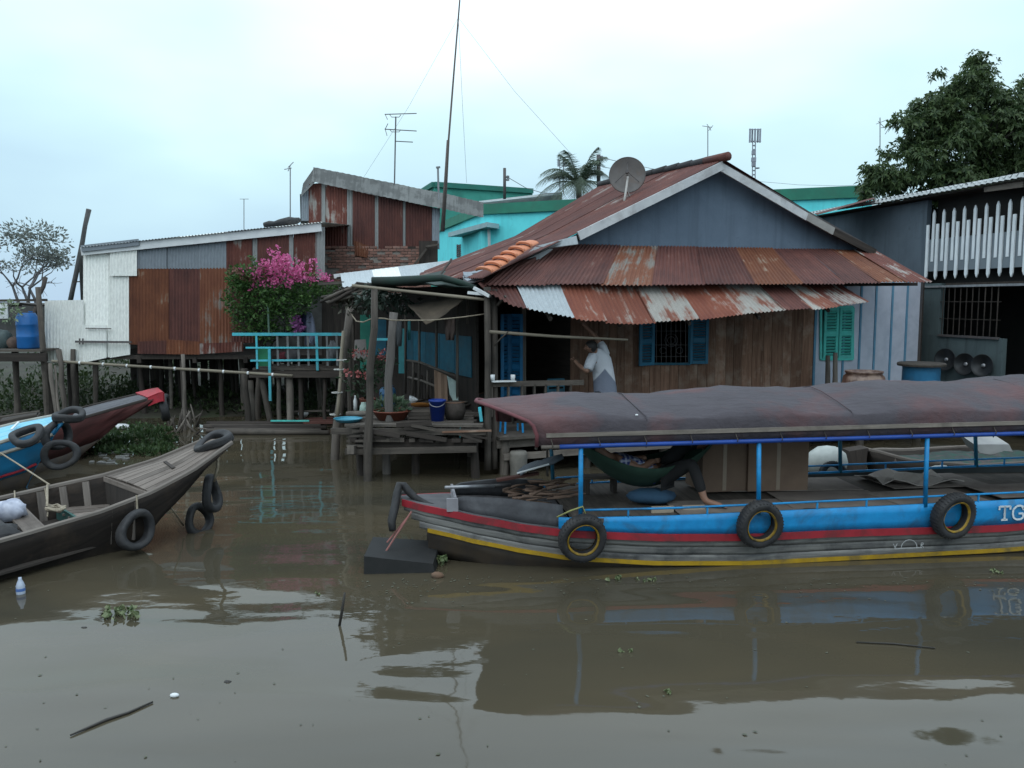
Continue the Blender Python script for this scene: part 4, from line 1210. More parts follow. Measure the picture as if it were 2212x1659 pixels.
for k in range(9):
    a = d0.lerp(d1, .06 + k * .11) + V((0, -.04, -.26))
    MB().box(a, (rnd(.1, .3), .16, .06), rnd(-.2, .2)).build('packing', random.choice([W_GREY, W_PALE, W_DARK]), t)
for k in range(5):
    a = P(775 + k * 9, 920 + k * 11, 13.9); MB().bar(P(752, 922 + k * 10, 14.0), P(795, 919 + k * 11, 13.8), .1, .04).build('step', W_GREY, t)
# poles standing in the water
post(MB(), 757, 665, 719, 995, 16.4, 15.6, r=.075, r1=.095, wob=.045, sink=-.6).build('pole', W_GREY, t, smooth=True)
post(MB(), 742, 715, 729, 900, 16.0, 15.6, r=.035, wob=.01).build('pole', W_BAMB, t, smooth=True)
post(MB(), 809, 625, 795, 1045, 13.75, r=.055, r1=.08, wob=.035, sink=-.6).build('pole', W_GREY, t, smooth=True)
post(MB(), 851, 675, 835, 1010, 14.1, 14.3, r=.07, r1=.08, wob=.05, sink=-.6, seg=9).build('pole', WOOD('bare_pole', (.2, .18, .165), (.12, .108, .1)), t, smooth=True)
for p in (d2, d3, d0.lerp(d3, .5), d1 + V((-.1, .1, 0)), d0.lerp(d1, .5) + V((0, .4, 0)), d0 + V((.2, .2, 0))):
    stilt(t, p.x, p.y, DZ - .05, .07, rnd(-.04, .04), mat=W_DARK)
for (x, y) in ((736, 778), (731, 798), (726, 848), (722, 895)):
    c = P(x, y, 15.75); MB().tube([c + V((.02 + .1 * math.cos(a_), .1 * math.sin(a_), 0)) for a_ in [i_ * math.pi / 6 for i_ in range(13)]], .012, 5).build('white_tie', M('tie_cloth', (.4, .4, .38), (.3, .3, .28), 6, .9), t)
# side walk fence along the house
f = thing('side_fence', 'thin post fence in front of the blue side wall', 'fence', SW(.9, FLOOR, .6))
ps = [(880, 779, 17.2), (908, 783, 16.6), (942, 797, 15.9), (988, 814, 15.2)]
MB().tube([P(*q_) for q_ in ps], .03, 7).build('rail', W_GREY, f, smooth=True)
MB().tube([P(882, 815, 17.2), P(908, 821, 16.6), P(940, 834, 15.9)], .025, 7).build('rail', W_PALE, f, smooth=True)
for x, yt, yb, Y in ((876, 665, 850, 17.3), (893, 780, 850, 16.9), (906, 690, 862, 16.6), (924, 800, 862, 16.3), (943, 640, 862, 15.9), (988, 640, 880, 15.2), (1010, 640, 700, 15.4)):
    MB().tube([P(x, yt, Y), P(x, yb, Y)], .026, 7).build('post', W_GREY, f, smooth=True)
for k in range(14):
    x = 885 + k * 6.8; Y = 17.2 - k * .13
    MB().bar(P(x, 800 + k * 2.6, Y), P(x, 856 + k * 1.6, Y), .035, .015).build('picket', W_DARK, f)
# turquoise post and doors behind
t = thing('back_doorway', 'green and blue painted doorway deep behind the work deck', 'doorway', P(810, 800, 19.5))
MB().prism([P(778, 680, 19.6), P(800, 680, 19.6), P(800, 800, 19.6), P(778, 800, 19.6)], (0, .05, 0)).build('door', M('green_door', (.02, .2, .14), (.015, .15, .11), 4, .7), t)
MB().prism([P(810, 690, 19.5), P(834, 690, 19.5), P(834, 768, 19.5), P(810, 768, 19.5)], (0, .05, 0)).build('door', BLUEP, t)
MB().bar(P(870, 710, 17.5), P(870, 806, 17.5), .16, .12).build('post', M('teal_old', (.04, .22, .24), (.03, .16, .18), 5, .7), t)
MB().bar(P(884, 690, 17.6), P(884, 735, 17.6), .06, .05).build('post', MATS['teal_old'], t)
MB().bar(P(806, 733, 18.0), P(872, 733, 17.8), .05, .05).build('rail', TURQ, t)
MB().prism([P(745, 640, 20.6), P(1000, 640, 19.9), P(1000, 880, 19.9), P(745, 880, 20.6)], (0, .05, 0)).build('rear_wall', W_DARK, t)
MB().prism([P(766, 734, 18.6), P(790, 733, 18.6), P(793, 778, 18.6), P(764, 778, 18.6)], (0, .02, 0)).build('grey_rag', M('grey_rag', (.22, .2, .19), (.16, .15, .14), 6, .9), t)
# floor behind the deck
MB().box((-1.3, 18.1, .62), (2.9, 3.6, .08)).build('rear_floor', W_DARK, label='dark plank floor behind the work deck', cat='floor')

# lean-to of dark netting, pole and hanging tarp
t = thing('net_lean_to', 'dark green net and pole lean-to over the work deck', 'lean-to', G(900, 960))
NET = M('green_net', (.012, .035, .025), (.02, .03, .028), 5, .85, dirt=(.03, .03, .028), dirt_amt=.5)
lines = [pline([P(880, 600, 18.6), P(960, 585, 17.5), P(1030, 605, 16.3)]), pline([P(800, 611, 14.2), P(900, 609, 14.2), P(1030, 622, 14.2)])]
rws = []
for k in range(8):
    rws.append([lines[0](j / 10).lerp(lines[1](j / 10), k / 7) + V((0, 0, rnd(-.03, .02) - .12 * math.sin(math.pi * k / 7))) for j in range(11)])
MB().grid(rws).build('net', NET, t, smooth=True, thick=.02)
mb = MB(); mb.tube([P(803, 606, 14.1), P(850, 607, 14.1), P(905, 603, 14.15), P(955, 600, 14.3), P(1000, 612, 14.3), P(1028, 622, 14.2)], [.06, .075, .065, .06, .05, .04], 8)
mb.build('rolled_edge', NET, t, smooth=True)
post(MB(), 760, 617, 1056, 648, 13.9, 14.15, r=.028, wob=.008, seg=8).build('cross_pole', W_BAMB, t, smooth=True)
post(MB(), 950, 596, 975, 560, 14.5, 15.4, r=.02).build('rafter', W_DARK, t)
MB().tube([P(770, 612, 15.2), P(1000, 640, 16.5)], .03, 6).build('rafter', W_DARK, t)
MB().tube([P(745, 640, 16.3), P(880, 645, 16.8)], .03, 6).build('rafter', W_DARK, t)
# hanging green scraps
mb = MB()
for k in range(26):
    x = rnd(775, 900); leaf_cloud(mb, P(x, 622 + rnd(0, 40), rnd(14.4, 16.2)), (.16, .16, .14), 14, .14, up=-.6)
mb.build('hanging_scraps', LEAF('net_leaf', (.012, .026, .018), (.03, .045, .03), .1), t, kind='stuff')
# sticks bundle at its left end
sb = thing('stick_bundle', 'bundle of dry sticks and branches poking left from the lean-to', 'sticks', P(745, 650, 15.6))
for k in range(16):
    a = (692 + rnd(0, 45), 655 - rnd(0, 14)); b = (760 + rnd(0, 36), 612 + rnd(0, 26))
    post(MB(), *a, *b, 15.6 + rnd(-.3, .3), 15.3, r=rnd(.012, .035), wob=.02, seg=4).build('stick', random.choice([W_GREY, W_DARK, W_PALE]), sb, smooth=True)
mb = MB()
for k in range(12): leaf_cloud(mb, P(rnd(728, 790), rnd(630, 668), 15.5), (.18, .15, .15), 12, .14, up=-.4)
mb.build('dry_leaves', LEAF('dry_leaf', (.025, .03, .02), (.05, .05, .035), .1), sb)
# brown tarp hanging from the pole
nn = 8
L0 = [P(880, 660, 14.6), P(915, 656, 14.7), P(950, 645, 14.9), P(992, 640, 14.9)]
L1 = [P(898, 675, 14.3), P(922, 704, 14.2), P(948, 688, 14.3), P(1000, 648, 14.6)]
f0, f1 = pline(L0), pline(L1)
mb = MB(); mb.grid([[f0(j / nn).lerp(f1(j / nn), k / 5) + V((0, -.05 * math.sin(math.pi * k / 5), rnd(-.015, .015))) for j in range(nn + 1)] for k in range(6)])
mb.build('brown_tarp', M('brown_tarp', (.12, .095, .07), (.08, .065, .05), 5, .9), smooth=True, thick=.01, label='brown tarp sagging beneath the lean-to pole', cat='tarp')
# rope line
mb = MB(); mb.tube([P(752, 669, 15.8), P(770, 694, 15.0), P(785, 696, 14.4), P(806, 687, 13.7), P(830, 688, 13.8), P(848, 692, 14.0), P(930, 692, 14.1), P(1000, 685, 14.2), P(1056, 677, 14.3)], .012, 6)
mb.build('rope_line', ROPE, smooth=True, label='pale rope strung between the deck poles', cat='rope')

# white sheet lean-to roof behind the deck
t = thing('white_sheet_roof', 'low white metal sheet roof right of the bougainvillea', 'roof', P(850, 620, 18.5))
lines = [pline([P(735, 591, 20.3), P(980, 565, 20.3)]), pline([P(740, 620, 17.2), P(1000, 612, 17.2)])]
sheets(t, lines, [0, .28, .5, .75, 1], [R_ZINC, R_WHITE, R_ZINC], 'sheet', period=.12, amp=.01, face=V((0, -.3, 1)))
MB().bar(P(722, 597, 20.35), P(980, 566, 20.35), .1, .1).build('ridge_flashing', WHITEP, t)
MB().bar(P(728, 601, 20.2), P(830, 588, 20.2), .06, .05).build('dark_purlin', W_DARK, t)  # dark wood bar just below the ridge flashing
MB().bar(P(690, 613, 18.2), P(742, 611, 18.2), .3, .06).build('edge_board', W_GREY, t)
for (x, y, Y) in ((752, 622, 17.5), (985, 615, 17.4), (760, 600, 20.2), (960, 585, 20.2)):
    p = P(x, y, Y); MB().tube([p, V((p.x, p.y, -.4))], .06, 7).build('post', W_GREY, t)
MB().prism([P(695, 610, 20.9), P(800, 605, 20.9), P(800, 800, 20.9), P(695, 800, 20.9)], (0, .05, 0)).build('dark_wall', W_DARK, t)

# things on the deck
def on_deck(x, y, z=DZ): return G(x, y, z)
c = on_deck(846, 906)
t = thing('planter_basin', 'wide red clay basin full of herbs on the work deck', 'basin', c)
CLAY = M('red_clay', (.17, .045, .025), (.12, .035, .02), 5, .6)
MB().lathe([(0, 0), (.23, 0), (.33, .15), (.345, .15), (.345, .17), (.31, .17), (.29, .13), (0, .12)], c, 26).build('bowl', CLAY, t, smooth=True)
mb = MB(); leaf_cloud(mb, c + V((0, 0, .24)), (.32, .26, .13), 260, .11, up=.8)
mb.build('herbs', LEAF('herb_leaf', (.05, .09, .05), (.11, .15, .09)), t)
c = on_deck(945, 909)
t = thing('blue_bucket', 'dark blue plastic bucket on the deck beside the orange tray', 'bucket', c)
BK = M('bucket_blue', (.01, .035, .22), (.008, .028, .17), 3, .4, var=.03)
MB().lathe([(0, 0), (.11, 0), (.145, .34), (.155, .34), (.155, .37), (.135, .37), (.105, .02), (0, .02)], c, 24).build('pail', BK, t, smooth=True)
MB().tube([c + V((.145 * math.cos(a), .145 * math.sin(a), .36)) + V((0, 0, -.10 * math.sin(a) if math.sin(a) > 0 else .10 * math.sin(a))) for a in [math.pi + i * math.pi / 10 for i in range(11)]], .006, 5).build('handle', METAL, t)
barrel('small_barrel', 'small faded blue barrel behind the pole on the deck', on_deck(838, 878), .16, .38, M('faded_blue', (.03, .1, .2), (.025, .08, .16), 4, .5))
c = on_deck(910, 889) + V((0, 0, .10))
t = thing('orange_tray', 'round orange woven tray lying on a crate on the deck', 'tray', c)
Rt = Matrix.Rotation(-.25, 3, 'X')
MB().lathe([(0.001, .0), (.17, 0.0), (.2, .04), (.205, .045), (.19, .045), (.165, .015), (0.001, .012)], c, 26, Rt).build('tray', M('orange_plastic', (.42, .17, .04), (.34, .13, .03), 6, .6), t, smooth=True)
for k in range(3): MB().lathe([(.05 + k * .045, .014), (.055 + k * .045, .02), (.06 + k * .045, .014)], c, 24, Rt).build('weave_ring', MATS['orange_plastic'], t, smooth=True)
c2 = on_deck(908, 905)
cr_ = thing('wooden_crate', 'low slatted wooden crate under the orange tray', 'crate', c2)
for k in range(3):
    for s in (-1, 1): MB().bar(c2 + V((-.2, s * .13, .04 + k * .06)), c2 + V((.2, s * .13, .04 + k * .06)), .015, .045).build('slat', W_GREY, cr_)
for sx in (-1, 1):
    for sy in (-1, 1): MB().bar(c2 + V((sx * .19, sy * .12, 0)), c2 + V((sx * .19, sy * .12, .19)), .025, .025).build('corner_post', W_GREY, cr_)
c = on_deck(888, 884) + V((0, 0, .12))
MB().lathe([(0.001, 0), (.05, 0), (.085, .09), (.09, .12), (.08, .115), (.045, .02), (0.001, .015)], c, 20, Matrix.Rotation(.5, 3, 'Y')).build('white_bowl', WHITEP, smooth=True, label='white bowl tipped against the herb basin', cat='bowl')
c = on_deck(752, 910, DZ)
MB().lathe([(0.001, 0), (.2, 0), (.24, .05), (.25, .055), (.2, .02), (0.001, .015)], c, 24).build('cyan_basin', M('cyan_plastic', (.06, .3, .42), (.05, .24, .34), 4, .4), smooth=True, label='shallow cyan plastic basin at the left end of the deck', cat='basin')
c = on_deck(786, 895)
MB().lathe([(0, 0), (.06, 0), (.08, .08), (.07, .16), (.045, .2), (.05, .22), (0, .22)], c, 18).build('pale_jar', M('pale_green_glaze', (.25, .34, .3), (.2, .28, .25), 4, .4), smooth=True, label='small pale green jar by the front deck pole', cat='jar')
c = on_deck(768, 886)
MB().lathe([(0, 0), (.035, 0), (.038, .18), (.015, .24), (.015, .28), (0, .28)], c, 14).build('white_bottle', WHITEP, smooth=True, label='white plastic bottle at the back of the deck', cat='bottle')
post(MB(), 748, 895, 800, 893, 14.6, 14.5, r=.05).build('short_log', W_PALE, smooth=True, label='short pale log lying on the deck by the jar', cat='log')
mb = MB(); mb.grid([[P(938 + i * 7 + k * .5, 799 + i * 3 + k * 21, 15.6 - .05 * k + .03 * (i % 2)) for i in range(5)] for k in range(4)])
mb.build('cardboard_sheet', CARD, thick=.012, label='cardboard sheet leaning on the side fence', cat='cardboard')
mb = MB(); mb.grid([[P(966 + i * 5.2 + k * 1.2, 812 + i * 3 + k * (8 + i * 1.6) , 15.25 - .03 * k + .03 * (i % 2)) for i in range(5)] for k in range(6)])
mb.build('pale_cloth', M('pale_cloth', (.26, .33, .31), (.2, .26, .25), 6, .9), smooth=True, thick=.008, label='pale green cloth draped over the end of the side fence', cat='cloth')
t = thing('fish_basket', 'dark round woven basket behind the blue bucket', 'basket', on_deck(982, 905))
c = on_deck(982, 905)
MB().lathe([(0, 0), (.15, 0), (.2, .14), (.17, .3), (.15, .3), (.18, .14), (.13, .02), (0, .02)], c, 20).build('body', M('dark_wicker', (.05, .04, .035), (.03, .025, .02), 12, .9, bmp=.6), t, smooth=True)
MB().lathe([(.16, .29), (.175, .3), (.16, .31)], c, 20).build('rim', W_BROWN, t, smooth=True)
# flowering pots
pl = thing('potted_flowers', 'red and pink flowering plants growing behind the front deck poles', 'plant', on_deck(790, 890))
c = on_deck(795, 885)
MB().lathe([(0, 0), (.12, 0), (.16, .2), (.17, .22), (.14, .22), (.13, .18), (0, .18)], c, 18).build('pot', CLAY, pl, smooth=True)
mb = MB()
for k in range(16): mb.tube([c + V((rnd(-.08, .08), 0, .2)), P(rnd(755, 825), rnd(770, 850), 15.3)], [.012, .006], 5, cap=False)
mb.build('stems', LEAF('stem_green', (.03, .05, .025), (.05, .06, .03), 0), pl)
mb = MB()
for (x, y) in ((771, 770), (790, 790), (830, 780), (760, 815), (800, 815), (780, 840), (815, 830), (820, 800)): leaf_cloud(mb, P(x, y, 15.3), (.22, .2, .16), 45, .10)
mb.build('leaves', LEAF('dark_leaf', (.014, .03, .014), (.035, .06, .03)), pl)
mb = MB()
for (x, y) in ((771, 764), (787, 763), (826, 771), (836, 772), (752, 806), (767, 807), (785, 812), (833, 763)): leaf_cloud(mb, P(x, y, 15.15), (.07, .06, .05), 15, .06, aspect=.8)
mb.build('blossoms', LEAF('coral_petal', (.28, .07, .07), (.4, .14, .13)), pl)

# ================================================================== turquoise railing balcony
YR = 20.0
t = thing('balcony_deck', 'timber balcony deck on stilts below the bougainvillea', 'deck', P(640, 800, YR))
z0 = P(640, 797, YR).z
for k in range(7):
    MB().bar(V((P(548, 797, YR).x, YR + k * .2, z0)), V((P(745, 797, YR).x, YR + k * .2, z0)), .185, .05).build('plank', W_GREY, t)
MB().bar(V((P(540, 800, YR).x, YR - .06, z0 - .12)), V((P(745, 800, YR).x, YR - .06, z0 - .12)), .08, .16).build('beam', W_DARK, t)
for x, lean, r, m in ((527, .1, .08, W_GREY), (560, .35, .07, W_GREY), (600, 0, .05, W_PALE), (625, .02, .085, W_PALE), (648, 0, .06, W_DARK), (700, 0, .05, W_DARK), (735, 0, .06, W_DARK)):
    p = P(x, 800, YR + .1); stilt(t, p.x, p.y, z0, r, lean, mat=m)
p = P(540, 830, 20.4); MB().tube([V((p.x, p.y, 1.05)), V((p.x + .03, p.y, -.4))], [.085, .1], 8).build('stub', W_PALE, t, smooth=True)
t = thing('turquoise_railing', 'turquoise painted metal railing in front of the bougainvillea', 'railing', P(640, 790, YR - .05))
YQ = YR - .12
MB().bar(P(502, 722, YQ), P(748, 722, YQ), .05, .07).build('rail', TURQ, t)
MB().bar(P(531, 751, YQ - .03), P(735, 751, YQ - .03), .03, .04).build('rail', TURQ, t)
MB().bar(P(541, 779, YQ - .03), P(727, 777, YQ - .03), .03, .045).build('rail', TURQ, t)
for x, y0, y1, m, w_ in ((554, 724, 797, TURQ, .045), (684, 724, 800, TURQ, .06)):
    MB().bar(P(x, y0, YQ), P(x + 2, y1, YQ), w_, .04).build('baluster', m, t)
for x in (599, 621, 644, 665, 706, 727):
    MB().bar(P(x, 724, YQ), P(x + 2, 790, YQ), .05, .03).build('baluster', M('bare_baluster', (.14, .15, .15), (.1, .1, .1), 6, .8), t)
MB().bar(P(582, 754, YQ - .1), P(584, 866, YQ - .1), .06, .05).build('long_post', TURQ, t)
MB().bar(P(579, 660, YQ + .02), P(581, 722, YQ + .02), .04, .03).build('long_post', M('dull_green', (.06, .11, .08), (.05, .09, .07), 5, .7), t)
MB().prism([P(557, 752, YQ + .1), P(580, 752, YQ + .1), P(580, 791, YQ + .1), P(557, 791, YQ + .1)], (0, .03, 0)).build('green_board', M('green_board', (.02, .2, .09), (.015, .15, .07), 4, .6), label='bright green board fixed behind the turquoise railing', cat='board')
# clutter behind railing
for (x, y, rx, rz, col, nm, lb) in ((632, 768, .22, .16, (.10, .10, .105), 'grey_bundle', 'grey bundle behind the turquoise railing'), (612, 772, .12, .14, (.14, .03, .04), 'red_bundle', 'dark red bundle low behind the railing'), (718, 762, .14, .3, (.16, .17, .18), 'pale_sack', 'pale sack at the right end of the railing')):
    blob(nm, P(x, y, YR + .6), (rx, .15, rz), M(nm + '_cloth', col, tuple(v * .7 for v in col), 6, .9), lb, 'bundle')
def hang(name, pts, mat, label, Y, cat='clothes'):
    mb = MB(); nr = len(pts)
    rows = []
    for k, (xa, xb, y) in enumerate(pts):
        rows.append([P(xa + (xb - xa) * j / 6, y, Y + .05 * math.sin(j * 2.1 + k)) for j in range(7)])
    return mb.grid(rows).build(name, mat, smooth=True, thick=.01, label=label, cat=cat)
hang('hanging_shirt', [(664, 672, 674), (660, 678, 690), (660, 682, 715), (658, 684, 745)], M('pale_blue_cloth', (.22, .25, .33), (.17, .19, .26), 6, .9), 'pale blue shirt hanging behind the railing', YR + .5)
hang('dark_shirt', [(648, 662, 676), (646, 664, 690), (645, 664, 720)], M('navy_cloth', (.02, .03, .07), (.02, .02, .05), 6, .9), 'dark navy shirt hanging beside the pale blue one', YR + .55)
mb = MB()
for (x, y) in ((640, 692), (647, 705), (636, 688), (644, 715)): leaf_cloud(mb, P(x, y, YR + .3), (.10, .08, .11), 40, .09, aspect=.6)
mb.build('pink_orchid', LEAF('lilac_petal', (.30, .10, .30), (.42, .16, .36)), label='lilac pink flower spray just above the railing', cat='flower')

# scrap wood and rags on the deck
t = thing('scrap_wood_pile', 'untidy pile of scrap boards and sticks at the back of the work deck', 'wood', G(925, 868, DZ))
for k in range(30):
    c = G(rnd(865, 1005), rnd(862, 888), DZ); a_ = rnd(-.6, .6); L_ = rnd(.25, .8)
    e_ = c + V((L_ * math.cos(a_), L_ * math.sin(a_) * .5, rnd(-.02, .16)))
    if k % 3: MB().tube([c + V((0, 0, .03)), e_ + V((0, 0, .04))], [rnd(.012, .03), .012], 6).build('stick', random.choice([W_GREY, W_DARK, W_BROWN]), t, smooth=True)
    else: MB().bar(c + V((0, 0, .04)), e_ + V((0, 0, .05)), rnd(.06, .12), .02).build('scrap_board', random.choice([W_GREY, W_DARK, W_PALE]), t)
t = thing('leaning_boards', 'loose boards and rods leaning against the front edge of the work deck', 'boards', G(900, 960))
for k in range(11):
    x = rnd(770, 1030); p_ = P(x, rnd(918, 940), 13.8); q_ = p_ + V((rnd(.3, .9), rnd(-.05, .1), rnd(-.12, .05)))
    MB().bar(p_, q_, rnd(.03, .08), .02, up=V((0, -1, 0))).build('board', random.choice([W_GREY, W_DARK, W_DARK, W_BROWN]), t)
hang('grey_towel', [(842, 868, 690), (841, 869, 715), (843, 867, 748)], M('towel_grey', (.10, .11, .115), (.075, .08, .085), 6, .9), 'dark grey towel hung on the rope behind the bare pole', 14.5, 'cloth')
hang('brown_rag', [(960, 982, 688), (961, 984, 712), (964, 980, 735)], M('rag_brown', (.085, .06, .05), (.06, .045, .04), 6, .9), 'brown rag hung on the rope right of the sagging tarp', 14.6, 'cloth')
# bougainvillea
t = thing('bougainvillea', 'bougainvillea bush with magenta blossom against the tin shack', 'bush', P(590, 800, 20.5))
mb, tips = MB(), []
for k in range(5): twigs(mb, P(560 + k * 8, 800, 20.6), V((rnd(-.3, .4), rnd(-.2, .1), 1)).normalized(), .7, .035, 3, tips)
mb.build('trunk', W_DARK, t, smooth=True)
mb = MB()
GL = [(550, 600, .6, .45, .32, 620), (520, 650, .42, .4, .55, 700), (565, 660, .62, .5, .55, 900), (610, 640, .62, .5, .45, 700), (655, 628, .55, .45, .3, 520), (530, 700, .3, .3, .3, 260), (575, 715, .3, .3, .3, 260), (690, 625, .4, .4, .22, 300), (520, 600, .35, .35, .3, 300), (640, 660, .45, .4, .3, 340), (600, 690, .4, .3, .3, 250)]
for (x, y, rx, ry, rz, n) in GL: leaf_cloud(mb, P(x, y, 20.35), (rx, ry, rz), n, .085, aspect=.62, shell=.3)
for k in range(30):
    x, y = rnd(505, 700), rnd(585, 690); a_ = P(x, y, 20.2); d_ = V((rnd(-1, 1), rnd(-.6, .1), rnd(-.3, .9))).normalized(); L_ = rnd(.35, .75)
    pts_ = [a_ + d_ * (L_ * i_ / 6) + V((0, 0, -.35 * L_ * (i_ / 6) ** 2)) for i_ in range(7)]
    mb.tube(pts_, [.008, .007, .006, .005, .004, .003, .002], 4, cap=False)
    for p_ in pts_[1:]: leaf_cloud(mb, p_, (.05, .05, .04), 5, .075, aspect=.6)
mb.build('foliage', LEAF('bush_leaf', (.024, .065, .016), (.08, .16, .04)), t)
mb = MB()
for (x, y, rx, rz, n) in ((598, 580, .38, .3, 330), (612, 560, .2, .22, 150), (640, 590, .42, .25, 330), (572, 590, .3, .22, 220), (660, 600, .35, .16, 170), (610, 605, .4, .14, 180), (590, 612, .3, .1, 90), (695, 603, .22, .1, 60), (545, 612, .12, .08, 26), (665, 575, .2, .1, 50), (540, 585, .25, .08, 24)):
    for _ in range(max(3, n // 12)):
        c = P(x, y, 20.1) + V((random.gauss(0, .5) * rx, random.gauss(0, .4) * .35, random.gauss(0, .5) * rz))
        leaf_cloud(mb, c, (.085, .085, .075), 13, .062, aspect=.85, shell=.4)
mb.build('blossoms', LEAF('magenta_petal', (.52, .075, .24), (.72, .22, .42), .35), t)
mb = MB()
for k in range(40): leaf_cloud(mb, P(rnd(508, 570), rnd(578, 605), 20.1), (.1, .1, .06), 8, .06, aspect=.8)
mb.build('faded_blossoms', LEAF('faded_petal', (.16, .08, .06), (.24, .12, .09), .2), t)

# floating logs moored in front of the balcony
t = thing('log_raft', 'dark floating logs and planks moored below the balcony', 'raft', G(600, 925))
for k in range(7):
    a = G(445 + rnd(-6, 20), 915 + k * 3.2, .05); b = G(690 + rnd(-20, 25), 914 + k * 3.4, .05)
    MB().tube([a, a.lerp(b, .5) + V((0, 0, rnd(-.02, .02))), b], [.06, .07, .055], 7).build('log', random.choice([W_DARK, W_GREY, W_DARK]), t, smooth=True)
for k in range(3): MB().bar(G(640 + k * 8, 905 + k * 4, .12), G(720, 903 + k * 5, .12), .12, .04).build('plank', WOOD('red_wood', (.12, .05, .04), (.06, .03, .025)), t)
MB().bar(G(585, 909, .16), G(668, 909, .16), .05, .03).build('turquoise_lath', TEALP, label='thin turquoise lath lying on the log raft', cat='lath')
MB().bar(G(628, 889, .3), G(712, 887, .3), .06, .04).build('pale_lath', W_PALE, label='pale lath across the posts behind the log raft', cat='lath')
blob('foam_float', G(655, 894, .2), (.13, .1, .09), WHITEP, 'small white foam float behind the log raft', 'float', jag=.1)
MB().tube([G(428, 925, .05), G(480, 930, .05), G(545, 934, .05)], .02, 6).build('mooring_pole', W_PALE, smooth=True, label='pale pole floating left of the log raft', cat='pole')
for k, (x, y, r) in enumerate(((378, 905, .2), (398, 915, .16), (412, 925, .18), (368, 925, .15))):
    pass
t = thing('brush_heap', 'heap of dead brush and stumps at the left end of the log raft', 'brush', G(395, 925))
for k in range(22):
    a = G(rnd(362, 430), rnd(905, 938), 0); b = a + V((rnd(-.4, .4), rnd(-.2, .2), rnd(.1, .5)))
    MB().tube([a + V((0, 0, -.1)), b], [rnd(.02, .05), .012], 6).build('stick', random.choice([W_DARK, W_GREY, W_PALE]), t, smooth=True)

# ================================================================== BOATS
class Frame:
    """boat coordinates: s from bow to stern, b to the far side, z up"""
    def __init__(f, o, d):
        f.o = V((o[0], o[1], 0)); f.d = V((d[0], d[1], 0)).normalized()
        f.b = V((-f.d.y, f.d.x, 0))
        if f.b.y < 0: f.b = -f.b
    def __call__(f, s, b, z): return f.o + f.d * s + f.b * b + V((0, 0, z))
def tab(table):
    def g(s):
        if s <= table[0][0]: return table[0][1]
        for (a, x), (b, y) in zip(table, table[1:]):
            if s <= b:
                k = (s - a) / (b - a); k = k * k * (3 - 2 * k) * .35 + k * .65
                return x + (y - x) * k
        return table[-1][1]
    return g
def frange(a, b, n): return [a + (b - a) * i / n for i in range(n + 1)]
def tyre(label, c, axis, r=.27, w=.13, rim=None, ri=None, name='tyre', group='tyres used as boat fenders', sag=.0, tread=True):
    ri = ri or r * .62
    R = V(axis).normalized().to_track_quat('Z', 'Y').to_matrix(); Ri = R.inverted(); c = V(c)
    o = thing(name, label, 'tyre', c - V((0, 0, r)), group)
    ph, ph2 = rnd(0, 6.28), rnd(0, 6.28)
    def bend(mb):
        if not sag: return mb
        for i, p in enumerate(mb.v):
            q = Ri @ (p - c); a_ = math.atan2(q.y, q.x)
            k_ = 1 + sag * math.cos(2 * a_ + ph) + sag * .4 * math.sin(3 * a_ + ph2)
            mb.v[i] = c + R @ V((q.x * k_, q.y * k_, q.z * (1 + sag * math.sin(a_ + ph2)) + sag * r * .9 * math.cos(2 * a_ + ph2)))
        return mb
    h = w / 2
    prof = [(ri, -h * .55), (ri + .02, -h * .8), (r * .86, -h), (r * .965, -h * .8), (r, -h * .45), (r, h * .45), (r * .965, h * .8), (r * .86, h), (ri + .02, h * .8), (ri, h * .55), (ri + .012, 0)]
    bend(MB().lathe(prof, c, 44, R, closed=True)).build('casing', RUBBER, o, smooth=True)
    mb = MB()
    if tread:
        for k in range(40):
            a = 2 * math.pi * k / 40 + rnd(-.02, .02)
            for s in (-1, 1):
                p0 = c + R @ V((r * .997 * math.cos(a), r * .997 * math.sin(a), 0)); p1 = c + R @ V((r * .955 * math.cos(a + .05 * s), r * .955 * math.sin(a + .05 * s), s * h * .85))
                mb.bar(p0, p1, .014, .012)
        bend(mb).build('tread', RUBBER, o)
    else:
        for z_ in (-.3, 0, .3):
            mb.lathe([(r * 1.0, z_ * h - .006), (r * 1.012, z_ * h), (r * 1.0, z_ * h + .006)], c, 44, R)
        bend(mb).build('tread_rib', RUBBER, o, smooth=True)
    if rim:
        for s_ in (-1, 1):
            bend(MB().lathe([(ri - .002, s_ * h * .55), (ri + .010, s_ * h * .80), (ri + .016, s_ * h * .84), (ri + .010, s_ * h * .88), (ri - .006, s_ * h * .6)], c, 44, R)).build('rim_band', rim, o, smooth=True)
    return o
RIMY = M('rim_yellow', (.32, .19, .008), (.16, .10, .01), 14, .6, dirt=(.03, .027, .02), dirt_amt=.85)

# ---------------------------------------------------------------- the covered tour boat
BF = Frame((-1.35, 9.65), (.992, .13))
W = tab([(0, .05), (.25, .24), (.5, .38), (1, .6), (1.5, .75), (2, .85), (3, .93), (4, .95), (7.5, .95), (10.5, .7)])
ZR = tab([(0, .66), (.5, .60), (1, .534), (1.5, .462), (2, .415), (3, .365), (4, .339), (5, .345), (7, .33), (10.5, .5)])
ZY = tab([(0, .42), (.5, .343), (1, .263), (1.5, .184), (2, .118), (3, .051), (4, .021), (5, .028), (7, .044), (10.5, .2)])
ZT = tab([(1.8, .60), (3, .612), (4, .626), (5, .64), (7, .664), (10.5, .75)])
boat = thing('tour_boat', 'covered wooden tour boat with blue sides and faded maroon canopy', 'boat', BF(4, 0, 0))
HULLM = WOOD('hull_grey', (.22, .215, .20), (.075, .075, .078), g=9.0, dirt=(.022, .024, .027))
HULLD = M('hull_dark', (.05, .035, .022), (.03, .024, .02), 4, .7)
